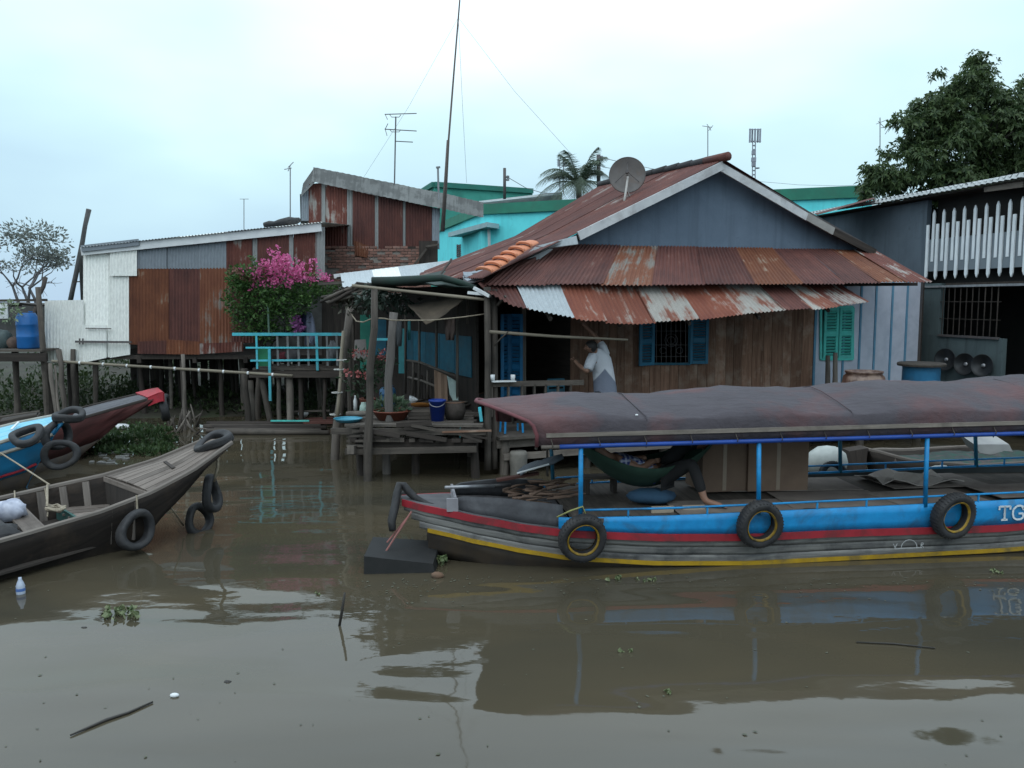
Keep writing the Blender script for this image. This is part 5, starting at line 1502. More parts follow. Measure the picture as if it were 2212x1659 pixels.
def hull_part(name, mat, fa, fb, sa, sb, wa=1.0, wb=1.0, sides=(-1, 1), n=40, push=0.0, th=0.02):
    for sd in sides:
        rows = []
        for k in range(4):
            row = []
            for s in frange(sa, sb, n):
                f = k / 3
                z = fa(s) + (fb(s) - fa(s)) * f
                w_ = W(s) * (wa + (wb - wa) * f) + push
                row.append(BF(s, sd * w_, z))
            rows.append(row)
        MB().grid([list(c_) for c_ in zip(*rows)]).build(name, mat, boat, smooth=True, thick=th)
stem = tab([(0, 0), (10, 0)])
# rake the stem: lower strakes start further aft
for j_, (fa_, fb_) in enumerate(((.06, .36), (.37, .68), (.69, 1.0))):
    hull_part('hull_plank', HULLM, lambda s, q_=fa_: ZR(s) - (ZR(s) - ZY(s)) * q_, lambda s, q_=fb_: ZR(s) - (ZR(s) - ZY(s)) * q_, .06 + .28 * fa_, 10.4, 1 - .07 * fa_, 1 - .07 * fb_, push=(.0, -.007, .002)[j_])
hull_part('hull_bottom', HULLD, lambda s: ZY(s), lambda s: min(ZY(s) - .12, -.0) - .18 if s > 1 else ZY(s) - .3, .35, 10.4, .93, .72)
def strake(name, mat, zf, h, sa, sb, wk, out, n=40):
    for sd in (-1, 1):
        pts = [BF(s, sd * (W(s) * wk + out), zf(s)) for s in frange(sa, sb, n)]
        mb = MB()
        rws = [[p + V((0, 0, h / 2)) - BF.b * sd * out * .8 for p in pts], [p + V((0, 0, h / 2)) + BF.b * sd * .012 for p in pts], [p - V((0, 0, h / 2)) + BF.b * sd * .012 for p in pts], [p - V((0, 0, h / 2)) - BF.b * sd * out * .8 for p in pts]]
        mb.grid(rws).build(name, mat, boat, thick=.004)
strake('red_rubbing_strake', REDP, ZR, .075, .05, 10.4, 1.0, .02)
strake('yellow_strake', YELP, ZY, .043, .34, 10.4, .93, .02)
DECKZ = lambda s: ZR(s) + .03
# bow deck
mb = MB(); mb.grid([[BF(s, b * W(s), DECKZ(s) + .01 - .0 * abs(b)) for s in frange(.02, 2.0, 16)] for b in (-1, -.5, 0, .5, 1)])
mb.build('bow_deck', M('bow_deck_grey', (.11, .11, .115), (.07, .07, .075), 5, .8), boat)
# raised coaming of the bow
COAM = M('coaming_dark', (.05, .053, .058), (.03, .03, .034), 4, .75, dirt=(.085, .085, .09), dirt_amt=.5, bmp=.3)
zc = lambda s: DECKZ(s) + (.13 if s < .75 else .17 + .08 * min((s - .75) / .6, 1))
for sd in (-1, 1):
    rows = [[BF(s, sd * (W(s) - .09 - .02 * k), DECKZ(s) + (zc(s) - DECKZ(s)) * k / 3) for s in frange(.68, 1.85, 12)] for k in range(4)]
    MB().grid(rows).build('coaming', COAM, boat, smooth=True, thick=.03)
rows = [[BF(.66, b * (W(.68) - .1), DECKZ(.68) + .15 * k) for b in (-1, -.3, .3, 1)] for k in (0, 1)]
MB().grid(rows).build('coaming_end', M('lilac_grey', (.24, .235, .25), (.18, .175, .19), 4, .8), boat, thick=.03)
mb = MB(); mb.bar(BF(.62, -.45, DECKZ(.6) + .0), BF(.62, -.45, DECKZ(.6) + .15), .13, .03, up=BF.b); mb.build('bow_plate', MATS['lilac_grey'], boat)
# blue bulwark
def blue_z(s): return ZR(s) + .035
hull_part('bulwark', BLUE, lambda s: ZT(s), blue_z, 1.78, 10.3, 1.0, 1.0, push=-.005, th=.03)
hull_part('inner_lining', M('lining', (.05, .058, .06), (.035, .04, .042), 3, .85), lambda s: ZT(s) - .02, lambda s: .2, 1.9, 10.2, .97, .93, push=-.02)
for sd in (-1, 1):
    hb = MB().tube([BF(s, sd * W(s), ZT(s) + .085) for s in frange(2.05, 10.2, 30)], .013, 8).build('hand_rail', BLUE, boat, smooth=True)
    for s in (2.55, 3.45, 4.75, 5.35, 6.75, 7.6, 8.5):
        MB().tube([BF(s, sd * W(s), ZT(s) - .01), BF(s, sd * W(s), ZT(s) + .085)], .012, 6).build('rail_post', BLUE, boat)
PZ = lambda s: 1.425 + .006 * s
for sd in (-1, 1):
    for s in (2.02, 4.05, 6.08, 8.1, 10.0):
        MB().tube([BF(s, sd * W(s), ZT(s) - .03), BF(s - .03, sd * .97, PZ(s))], .026, 10).build('roof_post', BLUE if sd < 0 else M('post_blue_dull', (.02, .14, .22), (.015, .1, .16), 4, .5), boat, smooth=True)
MB().bar(BF(1.95, .9, .7), BF(1.95, .94, 1.42), .03, .03).build('roof_post', W_GREY, boat)
# floor
FZ = .60
mb = MB(); mb.box(BF(6.1, 0, FZ - .03), (8.3, 1.76, .05), math.atan2(.13, .992)); mb.build('floor', W_GREY, boat)
mb = MB()
sheets_c = [(3.9, -.72, 1.5, .62), (5.2, -.55, 1.3, .8), (6.4, -.6, 1.2, .7), (5.0, .25, 1.7, .75), (6.9, .2, 1.4, .8), (7.8, -.5, 1.2, .7)]
for k, (s, b, ls, lb) in enumerate(sheets_c):
    MB().box(BF(s, b + .1, FZ + .012 + k * .006), (ls, lb, .007), math.atan2(.13, .992) + rnd(-.07, .07), (rnd(-.01, .01), rnd(-.01, .01))).build('cardboard_mat', M('cardboard_floor', (.21, .18, .155), (.155, .13, .115), 2, .85, dirt=(.08, .06, .05), dirt_amt=.7), label='flattened cardboard sheet on the boat floor, %s from the bow' % ('first', 'third', 'fourth', 'second', 'fifth', 'sixth')[k], cat='cardboard', group='cardboard mats on the boat floor')
# crumpled sheet by the far right
mb = MB(); mb.grid([[BF(6.1 + i * .16, -.05 + k * .17, FZ + .07 + .05 * math.sin(i * 1.3 + k) + rnd(0, .03)) for i in range(8)] for k in range(5)])
mb.build('crumpled_cardboard', M('pale_card', (.32, .29, .26), (.25, .22, .2), 3, .9), smooth=False, thick=.01, label='crumpled pale cardboard lying at the right end of the boat floor', cat='cardboard')
# canopy
TARP, tt, bb_ = nt('canopy_tarp')
vec, _r = coords(tt, 'Object', (1, 1, 1))
tc = tt.nodes.new('ShaderNodeTexCoord'); sx_ = tt.nodes.new('ShaderNodeSeparateXYZ'); tt.links.new(tc.outputs['Object'], sx_.inputs[0])
n1 = noise_node(tt, vec, 1.1, 5, .55, .4); n2 = noise_node(tt, vec, 3.5, 6, .6)
front = ramp(tt, sx_.outputs['X'], -1.6, -3.2)          # less bleached near the front end
fac = mathn(tt, 'ADD', mathn(tt, 'MULTIPLY', front, .22), mathn(tt, 'ADD', mathn(tt, 'MULTIPLY', n1, .75), mathn(tt, 'MULTIPLY', n2, .25)))
cc = mixc(tt, ramp(tt, fac, .50, .66), mixc(tt, ramp(tt, n2, .3, .7), (.050, .043, .051), (.038, .032, .038)), mixc(tt, ramp(tt, n2, .35, .65), (.096, .043, .043), (.070, .033, .035)))
tt.links.new(cc, bb_.inputs['Base Color']); bb_.inputs['Roughness'].default_value = .85; crs, _r = coords(tt, 'Object', (2.2, 9, 5)); bump(tt, bb_, mathn(tt, 'ADD', noise_node(tt, vec, 7, 5, .6), noise_node(tt, crs, 1.2, 5, .6, .8)), .55, .035)
# cross-section as function of t 0..1 (near bottom -> far bottom)
sec = [(-1.0, 0.0), (-1.012, .13), (-1.005, .255), (-.965, .295), (-.72, .335), (-.36, .385), (0, .41), (.4, .385), (.75, .335), (.95, .285), (1.0, .22), (1.0, 0)]
fr = [1.5, 1.5, 1.46, 1.42, 1.28, 1.08, .93, .98, 1.08, 1.2, 1.28, 1.3]
rows = []
NS = 60
for k, ((b, h), s0) in enumerate(zip(sec, fr)):
    row = []
    for i in range(NS + 1):
        s = s0 + (10.3 - s0) * i / NS
        sag = .024 * math.cos((s - 2.02) / 2.03 * 2 * math.pi) * (1 if 2 < k < 9 else .3)
        wob = .008 * math.sin(s * 9 + k * 2.1) + .006 * math.sin(s * 17 + k)
        row.append(BF(s, b * .985, PZ(s) + h + sag + wob + ((.018 * (s - 1)) * (1 if 4 < k < 8 else .5) if 3 < k < 9 else 0)))
    rows.append(row)
can = MB().grid(rows).build('canopy', TARP, boat, smooth=True, thick=.012)
MB().tube([BF(s0, b * .985, PZ(s0) + h + (-.02 if 1 < k < 10 else 0)) for k, ((b, h), s0) in enumerate(zip(sec, fr))], .022, 7).build('front_hem', M('hem', (.13, .04, .045), (.09, .03, .035), 5, .8), can, smooth=True)
for s in (2.7, 3.9, 5.1, 6.3, 7.6, 8.9):
    MB().tube([BF(s + .03 * math.sin(b * 4), b * .985, PZ(s) + h + .004 + ((.018 * (s - 1)) * (1 if abs(b) < .4 else .5) if abs(b) < .8 else 0)) for b, h in sec], .006, 5).build('seam', TARP, can, smooth=True)
for k in range(16):
    s = 1.65 + k * .52
    MB().tube([BF(s, -1.0, PZ(s) + .09), BF(s + .02, -1.03, PZ(s) + .02), BF(s + .03, -.97, PZ(s) - .045), BF(s + .01, -.96, PZ(s) + .03)], .005, 5).build('lashing', W_GREY, can)
for k in range(5):
    s = 1.5 + k * 2.05
    MB().tube([BF(s, b * .96, PZ(s) + h - .03) for b, h in sec], .018, 6).build('hoop', W_GREY, can)
MB().bar(BF(1.6, -1.005, PZ(1.6) + .125), BF(5.9, -1.015, PZ(5.9) + .125), .02, .045).bar(BF(5.9, -1.015, PZ(5.9) + .125), BF(10.2, -1.015, PZ(10) + .125), .02, .045).build('batten', W_PALE, can)
MB().bar(BF(1.6, 1.0, PZ(1.6) + .125), BF(10.2, 1.005, PZ(10) + .125), .02, .045).build('batten', W_PALE, can)
for sd in (-1, 1):
    MB().tube([BF(s, sd * .985, PZ(s) - .005) for s in frange(1.75, 10.3, 20)], .027, 10).build('roof_pipe', PIPEBLUE, boat, smooth=True)
    MB().tube([BF(1.55, sd * .985, PZ(1.5) - .005), BF(1.76, sd * .985, PZ(1.5) - .005)], .024, 10).build('pipe_end', W_PALE, boat, smooth=True)
MB().lathe([(0.001, .0), (.016, 0), (.016, .01), (0.001, .014)], BF(2.62, -.93, PZ(2.6) + .31), 10).build('white_spot', WHITEP, can)
# lettering and painted load mark on the near side
yaw = math.atan2(BF.d.y, BF.d.x)
def paint(name, strokes, mat, s0, zf, out, wide=.022):
    mb = MB()
    for st in strokes:
        for (a, b) in zip(st, st[1:]):
            p = BF(s0 + a[0], -(W(s0) + out), zf + a[1]); q_ = BF(s0 + b[0], -(W(s0) + out), zf + b[1])
            mb.bar(p, q_, wide, .004, up=-BF.b)
    return mb.build(name, mat, boat)
LET = M('letter_white', (.55, .6, .62), (.5, .55, .58), 5, .6)
T_ = [[(0, .16), (.14, .16)], [(0, .165), (0, .12)], [(.14, .165), (.14, .12)], [(.07, .16), (.07, 0)], [(.07, .16), (.074, 0)], [(.03, 0), (.11, 0)]]
G_ = [[(.31, .11), (.31, .15), (.27, .165), (.22, .16), (.18, .12), (.175, .07), (.19, .02), (.23, -.002), (.28, 0), (.31, .02), (.31, .07), (.25, .07)], [(.29, .15), (.315, .12)]]
paint('letter', T_, LET, 7.01, ZR(7.0) + .105, .024)
paint('letter', G_, LET, 7.01, ZR(7.0) + .105, .024)
arc = [(.1 * math.cos(a), .1 * math.sin(a)) for a in [math.pi * i / 12 for i in range(13)]]
paint('load_mark', [arc, [(-.18, 0), (.16, 0)], [(-.2, .06), (-.175, .01), (-.15, .06)], [(.15, .0), (.15, .055), (.175, .055), (.18, .04), (.155, .03), (.185, 0)]], M('chalk', (.42, .43, .43), (.34, .35, .35), 8, .9), 5.9, .135, .006, .008)
# tyres on the near side
for k, (s, z, lb) in enumerate(((2.02, .40, 'old tyre with yellow rim hung at the bow end of the blue side'), (4.02, .51, 'old tyre with yellow rim hung amidships on the blue side'), (6.37, .53, 'old tyre with yellow rim hung beside the TG lettering'))):
    tyre(lb, BF(s, -(W(s) + .105), z), BF.b + V((rnd(-.12, .12), 0, rnd(.05, .2))), .27, .15, RIMY, sag=.025)
    MB().tube([BF(s + .03, -W(s) - .03, z + .25), BF(s, -W(s), ZT(s) + .09)], .008, 5).build('tyre_rope', ROPE, label='short rope holding the %s hull tyre' % ('first', 'second', 'third')[k], cat='rope', group='ropes holding the hull tyres')
# folded tyre over the bow
mb = MB(); mb.tube([P(848, 1146, 9.35), P(846, 1125, 9.4), P(853, 1095, 9.5), P(858, 1065, 9.58), P(863, 1046, 9.62), P(872, 1048, 9.63), P(883, 1062, 9.62), P(900, 1078, 9.6), P(925, 1090, 9.55), P(958, 1099, 9.5)],
                   [.055, .068, .07, .066, .06, .06, .065, .06, .045, .03], 12, flat=.72)
mb.build('cut_tyre', RUBBER, smooth=True, label='cut tyre folded over the pointed bow of the tour boat', cat='tyre')
mb = MB(); mb.tube([P(872, 1060, 9.85), P(900, 1085, 9.9), P(950, 1090, 9.9)], [.05, .05, .03], 10, flat=.7)
mb.build('rubber_strip', RUBBER, smooth=True, label='second strip of black tyre lying on the bow deck', cat='tyre')
# bow clutter
MB().tube([BF(.55, -.2, .84), BF(1.15, .0, .80)], .02, 8).build('metal_pipe', METAL, smooth=True, label='grey metal pipe lying along the bow', cat='pipe')
MB().tube([BF(1.15, .0, .80), BF(1.35, .05, .79)], .022, 8).build('pipe_grip', RUBBER, smooth=True, label='dark grip end of the metal pipe on the bow', cat='grip')
t = thing('firewood_heap', 'heap of brown branches stacked on the bow under the canopy', 'firewood', BF(1.7, -.2, .7))
for k in range(46):
    s = rnd(1.25, 2.0); b = rnd(-.5, .35); z = .69 + rnd(0, .11) * (1 - abs(s - 1.65) / .6)
    a = rnd(-.5, .5); L = rnd(.15, .38)
    p = BF(s, b, z); q_ = BF(s + L * math.cos(a), b + L * math.sin(a), z + rnd(-.04, .06))
    MB().tube([p, p.lerp(q_, .5) + V((0, rnd(-.02, .02), rnd(-.01, .02))), q_], [rnd(.01, .02), rnd(.01, .018), .008], 6).build('branch', WOOD('branch_brown', (.13, .085, .062), (.06, .04, .03)), t, smooth=True)
mb = MB(); mb.grid([[BF(1.5 + i * .09, .25 + k * .1 + .03 * (i % 2), .86 + .035 * i + .03 * math.sin(k * 2 + i)) for i in range(7)] for k in range(4)])
mb.build('folded_tarp', M('grey_blue_tarp', (.07, .085, .1), (.045, .055, .065), 6, .6), smooth=True, thick=.012, label='folded grey blue tarp above the firewood', cat='tarp')
MB().tube([BF(1.45, .2, .90), BF(1.85, .22, 1.0)], .012, 6).build('white_stick', WHITEP, label='thin pale stick lying over the folded tarp', cat='stick')
MB().bar(BF(1.22, .4, .78), BF(1.75, .42, .85), .1, .03).build('red_board', WOOD('red_wood', (.12, .05, .04), (.06, .03, .025)), label='reddish board behind the firewood', cat='board')
# yellow green rope at the first post
MB().tube([BF(1.75, -.86, .62), BF(1.9, -.9, .70), BF(2.03, -.9, .74), BF(2.08, -.9, .62)], .01, 6).build('tie_rope', M('yellow_rope', (.3, .3, .1), (.2, .2, .08), 20, .8), smooth=True, label='yellow green rope tied round the first blue post', cat='rope')
# bench and boxes
t = thing('plank_bench', 'low dark plank bench under the hammock', 'bench', BF(2.75, .35, FZ))
MB().bar(BF(2.3, .35, FZ + .2), BF(2.75, .35, FZ + .2), .22, .03).build('seat', W_GREY, t)
for s in (2.35, 2.7): MB().bar(BF(s, .35, FZ), BF(s, .35, FZ + .19), .05, .18, up=BF.b).build('leg', W_DARK, t)
def carton(label, s, b, ls, lb, h, rz):
    o = thing('cardboard_box', label, 'box', BF(s, b, FZ + .03), 'cartons on the tour boat')
    c = BF(s, b, FZ + .035 + h / 2)
    MB().box(c, (ls, lb, h), yaw + rz).build('body', CARD, o)
    R = Matrix.Rotation(yaw + rz, 3, 'Z')
    for sx in (-1, 1):
        pass
    MB().box(c + R @ V((0, -lb / 2 - .002, 0)), (.05, .002, h * .96), yaw + rz).build('tape', M('tape', (.3, .23, .17), (.26, .2, .15), 4, .4), o)
    for sy in (-1, 1):
        MB().box(c + R @ V((0, sy * lb * .25, h / 2 + .004)), (ls, lb * .49, .006), yaw + rz).build('flap', CARD, o)
    return o
carton('big brown carton right behind the hammock on the boat', 4.02, .3, .58, .55, .66, .04)
carton('big brown carton to the right of the other carton beyond the blue post', 4.72, .26, .78, .55, .66, -.02)
blob('blue_cloth', BF(3.0, -.3, FZ + .09), (.3, .2, .09), M('blue_cloth', (.025, .07, .12), (.02, .05, .09), 6, .9), 'dark blue cloth heap under the hammock', 'cloth', n=18, jag=.07)
for k, (s, ls) in enumerate(((2.95, .26), (3.32, .26))):
    MB().box(BF(s + .05, -.72, ZT(3) + .0), (ls, .03, .11), yaw).build('tan_board', M('tan_board', (.35, .29, .22), (.3, .25, .19), 4, .8), label='tan board upright inside the gunwale, %s of two' % ('left', 'right')[k], cat='board', group='tan boards inside the gunwale')
# ropes from bow
for k, (a, b) in enumerate((((889, 1105, 9.4), (803, 1238, 9.12)), ((880, 1118, 9.5), (836, 1172, 9.35)))):
    MB().tube([P(*a), P(*b)], .012, 6).build('bow_rope', M('pink_rope', (.24, .10, .09), (.18, .08, .07), 20, .9), label=('longer', 'shorter')[k] + ' red rope slanting from the bow to the black float', cat='rope')
mb = MB(); c = [G(786, 1241, 0), G(945, 1238, 0), G(950, 1195, 0), G(806, 1196, 0)]
top_ = [p + V((0, .02, .2)) for p in c]; top_[1] = top_[1] + V((-.05, 0, -.1)); top_[2] = top_[2] + V((0, 0, -.06))
lo = [p + V((0, 0, -.15)) for p in c]
for a, b in ((0, 1), (1, 2), (2, 3), (3, 0)): mb.face([lo[a], lo[b], top_[b], top_[a]])
mb.face(top_)
o = mb.build('black_float', M('black_foam', (.008, .0085, .0085), (.013, .013, .013), 6, .75), label='black half sunken float in the water below the pointed bow', cat='float')
bv = o.modifiers.new('soft', 'BEVEL'); bv.width = .06; bv.segments = 3

# hammock and sleeper
t = thing('hammock', 'dark green cloth hammock slung under the boat canopy', 'hammock', BF(3.0, -.25, FZ + .1))
hA, hB = BF(2.05, -.3, 1.36), BF(3.95, .0, 1.38)
rows = []
for k in range(9):
    a = (k / 8 - .5) * 2
    row = []
    for i in range(21):
        u = i / 20
        p = hA.lerp(hB, u)
        drop = 4 * u * (1 - u)
        p = p + BF.b * (a * .40 * drop ** .6) + V((0, 0, -.60 * drop + .30 * abs(a) ** 1.6 * drop ** .7))
        row.append(p)
    rows.append(row)
MB().grid(rows).build('cloth', M('hammock_green', (.018, .045, .03), (.013, .034, .023), 5, .9), t, smooth=True, thick=.008)
MB().tube([hA, BF(2.0, -.2, 1.44)], .012, 6).build('cord', ROPE, t); MB().tube([hB, BF(4.05, .1, 1.44)], .012, 6).build('cord', ROPE, t)
def body_part(joints, edges, mat, name, parent, sub=2): return add_mesh(name, skin(joints, edges, sub), mat, parent)
PLAID, tt, bb_ = nt('plaid_shirt')
vec, _r = coords(tt, 'Object', (1, 1, 1))
wv = tt.nodes.new('ShaderNodeTexWave'); wv.inputs['Scale'].default_value = 5.5; wv.bands_direction = 'X'; tt.links.new(vec, wv.inputs['Vector'])
wv2 = tt.nodes.new('ShaderNodeTexWave'); wv2.inputs['Scale'].default_value = 5.5; wv2.bands_direction = 'Z'; tt.links.new(vec, wv2.inputs['Vector'])
m1 = mixc(tt, ramp(tt, wv.outputs['Fac'], .55, .75), (.02, .035, .14), (.24, .26, .36))
tt.links.new(mixc(tt, mathn(tt, 'MULTIPLY', ramp(tt, wv2.outputs['Fac'], .5, .8), .6), m1, (.36, .38, .46)), bb_.inputs['Base Color'])
bb_.inputs['Roughness'].default_value = .9
sl = thing('person', 'person in blue plaid shirt lying in the hammock with one leg down', 'person', BF(3.0, -.3, FZ + .2))
J = {'pel': (BF(3.08, -.2, .93), .14), 'sp': (BF(2.86, -.22, .96), (.15, .12)), 'ch': (BF(2.62, -.26, 1.07), (.17, .12)), 'nk': (BF(2.44, -.28, 1.18), .06), 'hd': (BF(2.34, -.28, 1.25), .09), 'tp': (BF(2.27, -.28, 1.3), .07),
     'hl': (BF(3.17, -.3, .93), .1), 'kl': (BF(3.38, -.6, 1.14), .062), 'al': (BF(3.52, -.68, .70), .042), 'tl': (BF(3.72, -.72, .645), .032),
     'hr': (BF(3.19, -.12, .95), .1), 'kr': (BF(3.44, -.1, 1.26), .075), 'ar': (BF(3.76, -.08, 1.26), .05), 'tr': (BF(3.84, -.1, 1.36), .035),
     'sl': (BF(2.6, -.43, 1.12), .075), 'el': (BF(2.82, -.42, 1.04), .05), 'wl': (BF(2.98, -.3, 1.10), .04), 'fl': (BF(3.05, -.25, 1.1), .03),
     'sr': (BF(2.6, -.1, 1.12), .075), 'er': (BF(2.82, -.05, 1.08), .05), 'wr': (BF(2.98, -.16, 1.12), .04)}
body_part(J, [('pel', 'sp'), ('sp', 'ch'), ('ch', 'nk'), ('nk', 'hd'), ('hd', 'tp'), ('pel', 'hl'), ('hl', 'kl'), ('kl', 'al'), ('al', 'tl'), ('pel', 'hr'), ('hr', 'kr'), ('kr', 'ar'), ('ar', 'tr'), ('ch', 'sl'), ('sl', 'el'), ('el', 'wl'), ('wl', 'fl'), ('ch', 'sr'), ('sr', 'er'), ('er', 'wr')], SKIN, 'body', sl)
K = {k: (J[k][0], tuple(x + .02 for x in J[k][1]) if isinstance(J[k][1], tuple) else J[k][1] + .02) for k in ('sp', 'pel', 'ch', 'sl', 'sr')}
K['e1'] = (J['sl'][0].lerp(J['el'][0], .6), .068); K['e2'] = (J['sr'][0].lerp(J['er'][0], .6), .068)
body_part(K, [('sp', 'pel'), ('sp', 'ch'), ('ch', 'sl'), ('sl', 'e1'), ('ch', 'sr'), ('sr', 'e2')], PLAID, 'shirt', sl)
K = {k: (J[k][0], J[k][1] + .02) for k in ('pel', 'hl', 'kl', 'hr', 'kr')}
K['c1'] = (J['kl'][0].lerp(J['al'][0], .8), .062); K['c2'] = (J['kr'][0].lerp(J['ar'][0], .6), .07)
body_part(K, [('pel', 'hl'), ('hl', 'kl'), ('kl', 'c1'), ('pel', 'hr'), ('hr', 'kr'), ('kr', 'c2')], M('black_trousers', (.014, .013, .014), (.01, .01, .01), 5, .9), 'trousers', sl)
mb = MB(); hd = J['hd'][0]
mb.lathe([(0.001, .118), (.055, .105), (.092, .06), (.103, .015), (.1, -.012)], hd + V((-.025, .01, .0)), 18, V((-.95, .25, -.1)).to_track_quat('Z', 'Y').to_matrix())
mb.build('hair', HAIR, sl, smooth=True)
mb = MB()
for k in range(5):
    a = J['tl'][0] + BF.b * (-.04 + k * .02)
    mb.tube([a, a + BF.d * (.05 - abs(k - 3) * .006) + V((0, 0, -.012))], [.012, .009], 6)
for k in range(4):
    a = J['fl'][0] + V((0, 0, -.02 + k * .014))
    mb.tube([a, a + BF.d * .05 + BF.b * .02, a + BF.d * .08 + BF.b * .05], [.009, .009, .007], 6)
mb.build('toes_and_fingers', SKIN, sl, smooth=True)

# ---------------------------------------------------------------- man in the house doorway
mn = thing('person', 'man in white and grey T-shirt reaching up under the awning', 'person', V((P(1300, 900, 15.4).x, 15.4, FLOOR)))
Ym = 15.4
pel = P(1304, 866, Ym); fx = pel.x
J = {'pel': (pel, (.13, .11)), 'sp': (P(1303, 812, Ym), (.12, .1)), 'ch': (P(1297, 778, Ym - .02), (.13, .11)), 'nk': (P(1285, 758, Ym - .1), .06), 'hd': (P(1274, 750, Ym - .16), .122), 'tp': (P(1272, 741, Ym - .16), .10),
     'sr': (P(1304, 760, Ym + .02), .07), 'er': (P(1287, 727, Ym + .08), .045), 'wr': (P(1265, 705, Ym + .02), .034), 'pr': (P(1258, 698, Ym), .034),
     'sl': (P(1279, 776, Ym - .1), .075), 'el': (P(1268, 804, Ym - .28), .05), 'wl': (P(1247, 786, Ym - .1), .036), 'pl': (P(1240, 777, Ym - .06), .034),
     'hl': (V((fx - .09, Ym - .02, 1.38)), .1), 'kl': (V((fx - .12, Ym - .1, 1.1)), .075), 'al': (V((fx - .12, Ym, FLOOR + .08)), .05), 'tl': (V((fx - .28, Ym - .04, FLOOR + .035)), .035),
     'hr': (V((fx + .1, Ym + .05, 1.38)), .1), 'kr': (V((fx + .1, Ym + .0, 1.1)), .075), 'ar': (V((fx + .12, Ym + .1, FLOOR + .08)), .05), 'tr': (V((fx - .03, Ym + .08, FLOOR + .035)), .035)}
body_part(J, [('pel', 'sp'), ('sp', 'ch'), ('ch', 'nk'), ('nk', 'hd'), ('hd', 'tp'), ('ch', 'sr'), ('sr', 'er'), ('er', 'wr'), ('wr', 'pr'), ('ch', 'sl'), ('sl', 'el'), ('el', 'wl'), ('wl', 'pl'), ('pel', 'hl'), ('hl', 'kl'), ('kl', 'al'), ('al', 'tl'), ('pel', 'hr'), ('hr', 'kr'), ('kr', 'ar'), ('ar', 'tr')], SKIN, 'body', mn)
TEE, tt, bb_ = nt('tee_shirt')
tc = tt.nodes.new('ShaderNodeTexCoord')
sp_ = tt.nodes.new('ShaderNodeSeparateXYZ'); tt.links.new(tc.outputs['Object'], sp_.inputs[0])
# grey panel low on the back: where height is below a slanting seam
zrel = P(1300, 795, Ym).z - FLOOR
hgt = mathn(tt, 'ADD', sp_.outputs['Z'], mathn(tt, 'MULTIPLY', mathn(tt, 'ABSOLUTE', mathn(tt, 'ADD', sp_.outputs['X'], -.03), 0), 1.2))
msk = ramp(tt, hgt, zrel + .012, zrel - .012)
tt.links.new(mixc(tt, msk, (.50, .52, .56), (.15, .17, .22)), bb_.inputs['Base Color'])
bb_.inputs['Roughness'].default_value = .9
vv, _r = coords(tt, 'Object', (1, 1, 1)); bump(tt, bb_, noise_node(tt, vv, 9, 4, .6), .5, .03)
mb = MB(); rows = []
for (x, y, ra, rb, dy) in ((1308, 852, .215, .15, 0), (1307, 838, .215, .15, 0), (1305, 820, .205, .148, 0), (1303, 802, .20, .145, -.01), (1299, 786, .205, .145, -.02), (1296, 773, .205, .14, -.03), (1293, 763, .17, .125, -.04), (1290, 757, .115, .1, -.05), (1288, 753, .075, .075, -.055)):
    c_ = P(x, y, Ym + dy)
    rows.append([c_ + V((ra * math.cos(a_), rb * math.sin(a_), .008 * math.sin(3 * a_ + y))) * 1.0 for a_ in [i_ * math.pi / 10 for i_ in range(21)]])
mb.grid(rows[::-1])
mb.tube([P(1300, 774, Ym), P(1305, 762, Ym + .02), P(1302, 751, Ym + .04), P(1296, 741, Ym + .07)], [.115, .105, .085, .075], 14)
mb.tube([P(1291, 772, Ym - .03), P(1281, 771, Ym - .1), P(1275, 783, Ym - .18), P(1270, 799, Ym - .25)], [.10, .105, .095, .088], 14)
mb.build('tee_shirt', TEE, mn, smooth=True)
K = {k: (J[k][0], (J[k][1][0] + .015, J[k][1][1] + .015) if isinstance(J[k][1], tuple) else J[k][1] + .02) for k in ('pel', 'hl', 'kl', 'al', 'hr', 'kr', 'ar')}
body_part(K, [('pel', 'hl'), ('hl', 'kl'), ('kl', 'al'), ('pel', 'hr'), ('hr', 'kr'), ('kr', 'ar')], M('dark_trousers', (.03, .03, .035), (.02, .02, .025), 5, .9), 'trousers', mn)
mb = MB(); hd = J['hd'][0]
mb.lathe([(0.001, .118), (.055, .106), (.092, .065), (.116, .015), (.116, -.03), (.104, -.05)], hd + V((.025, .0, .016)), 20, V((.75, .0, .66)).to_track_quat('Z', 'Y').to_matrix())
mb.build('hair', HAIR, mn, smooth=True)
mb = MB()
mb.tube([hd + V((-.075, -.02, .0)), hd + V((-.098, -.025, -.025)), hd + V((-.075, -.02, -.04))], [.012, .018, .012], 7)      # nose
mb.tube([hd + V((.0, -.095, -.01)), hd + V((.02, -.1, -.03))], [.022, .014], 7)                                             # ear
mb.build('face_features', SKIN, mn, smooth=True)
mb = MB()
for k in range(4):
    a = J['pr'][0] + V((-.03 + k * .018, 0, .01)); mb.tube([a, a + V((-.01, -.01, .05)), a + V((-.02, .02, .075))], [.011, .01, .007], 6)
    a = J['pl'][0] + V((-.01, -.03 + k * .018, .0)); mb.tube([a, a + V((-.045, 0, .02)), a + V((-.06, 0, -.01))], [.011, .01, .007], 6)
a = J['pr'][0]; mb.tube([a + V((.02, 0, -.01)), a + V((.045, -.01, .02)), a + V((.05, 0, .045))], [.012, .01, .008], 6)
a = J['pl'][0]; mb.tube([a + V((0, -.03, .02)), a + V((-.02, -.04, .05))], [.012, .009], 6)
mb.build('fingers', SKIN, mn, smooth=True)

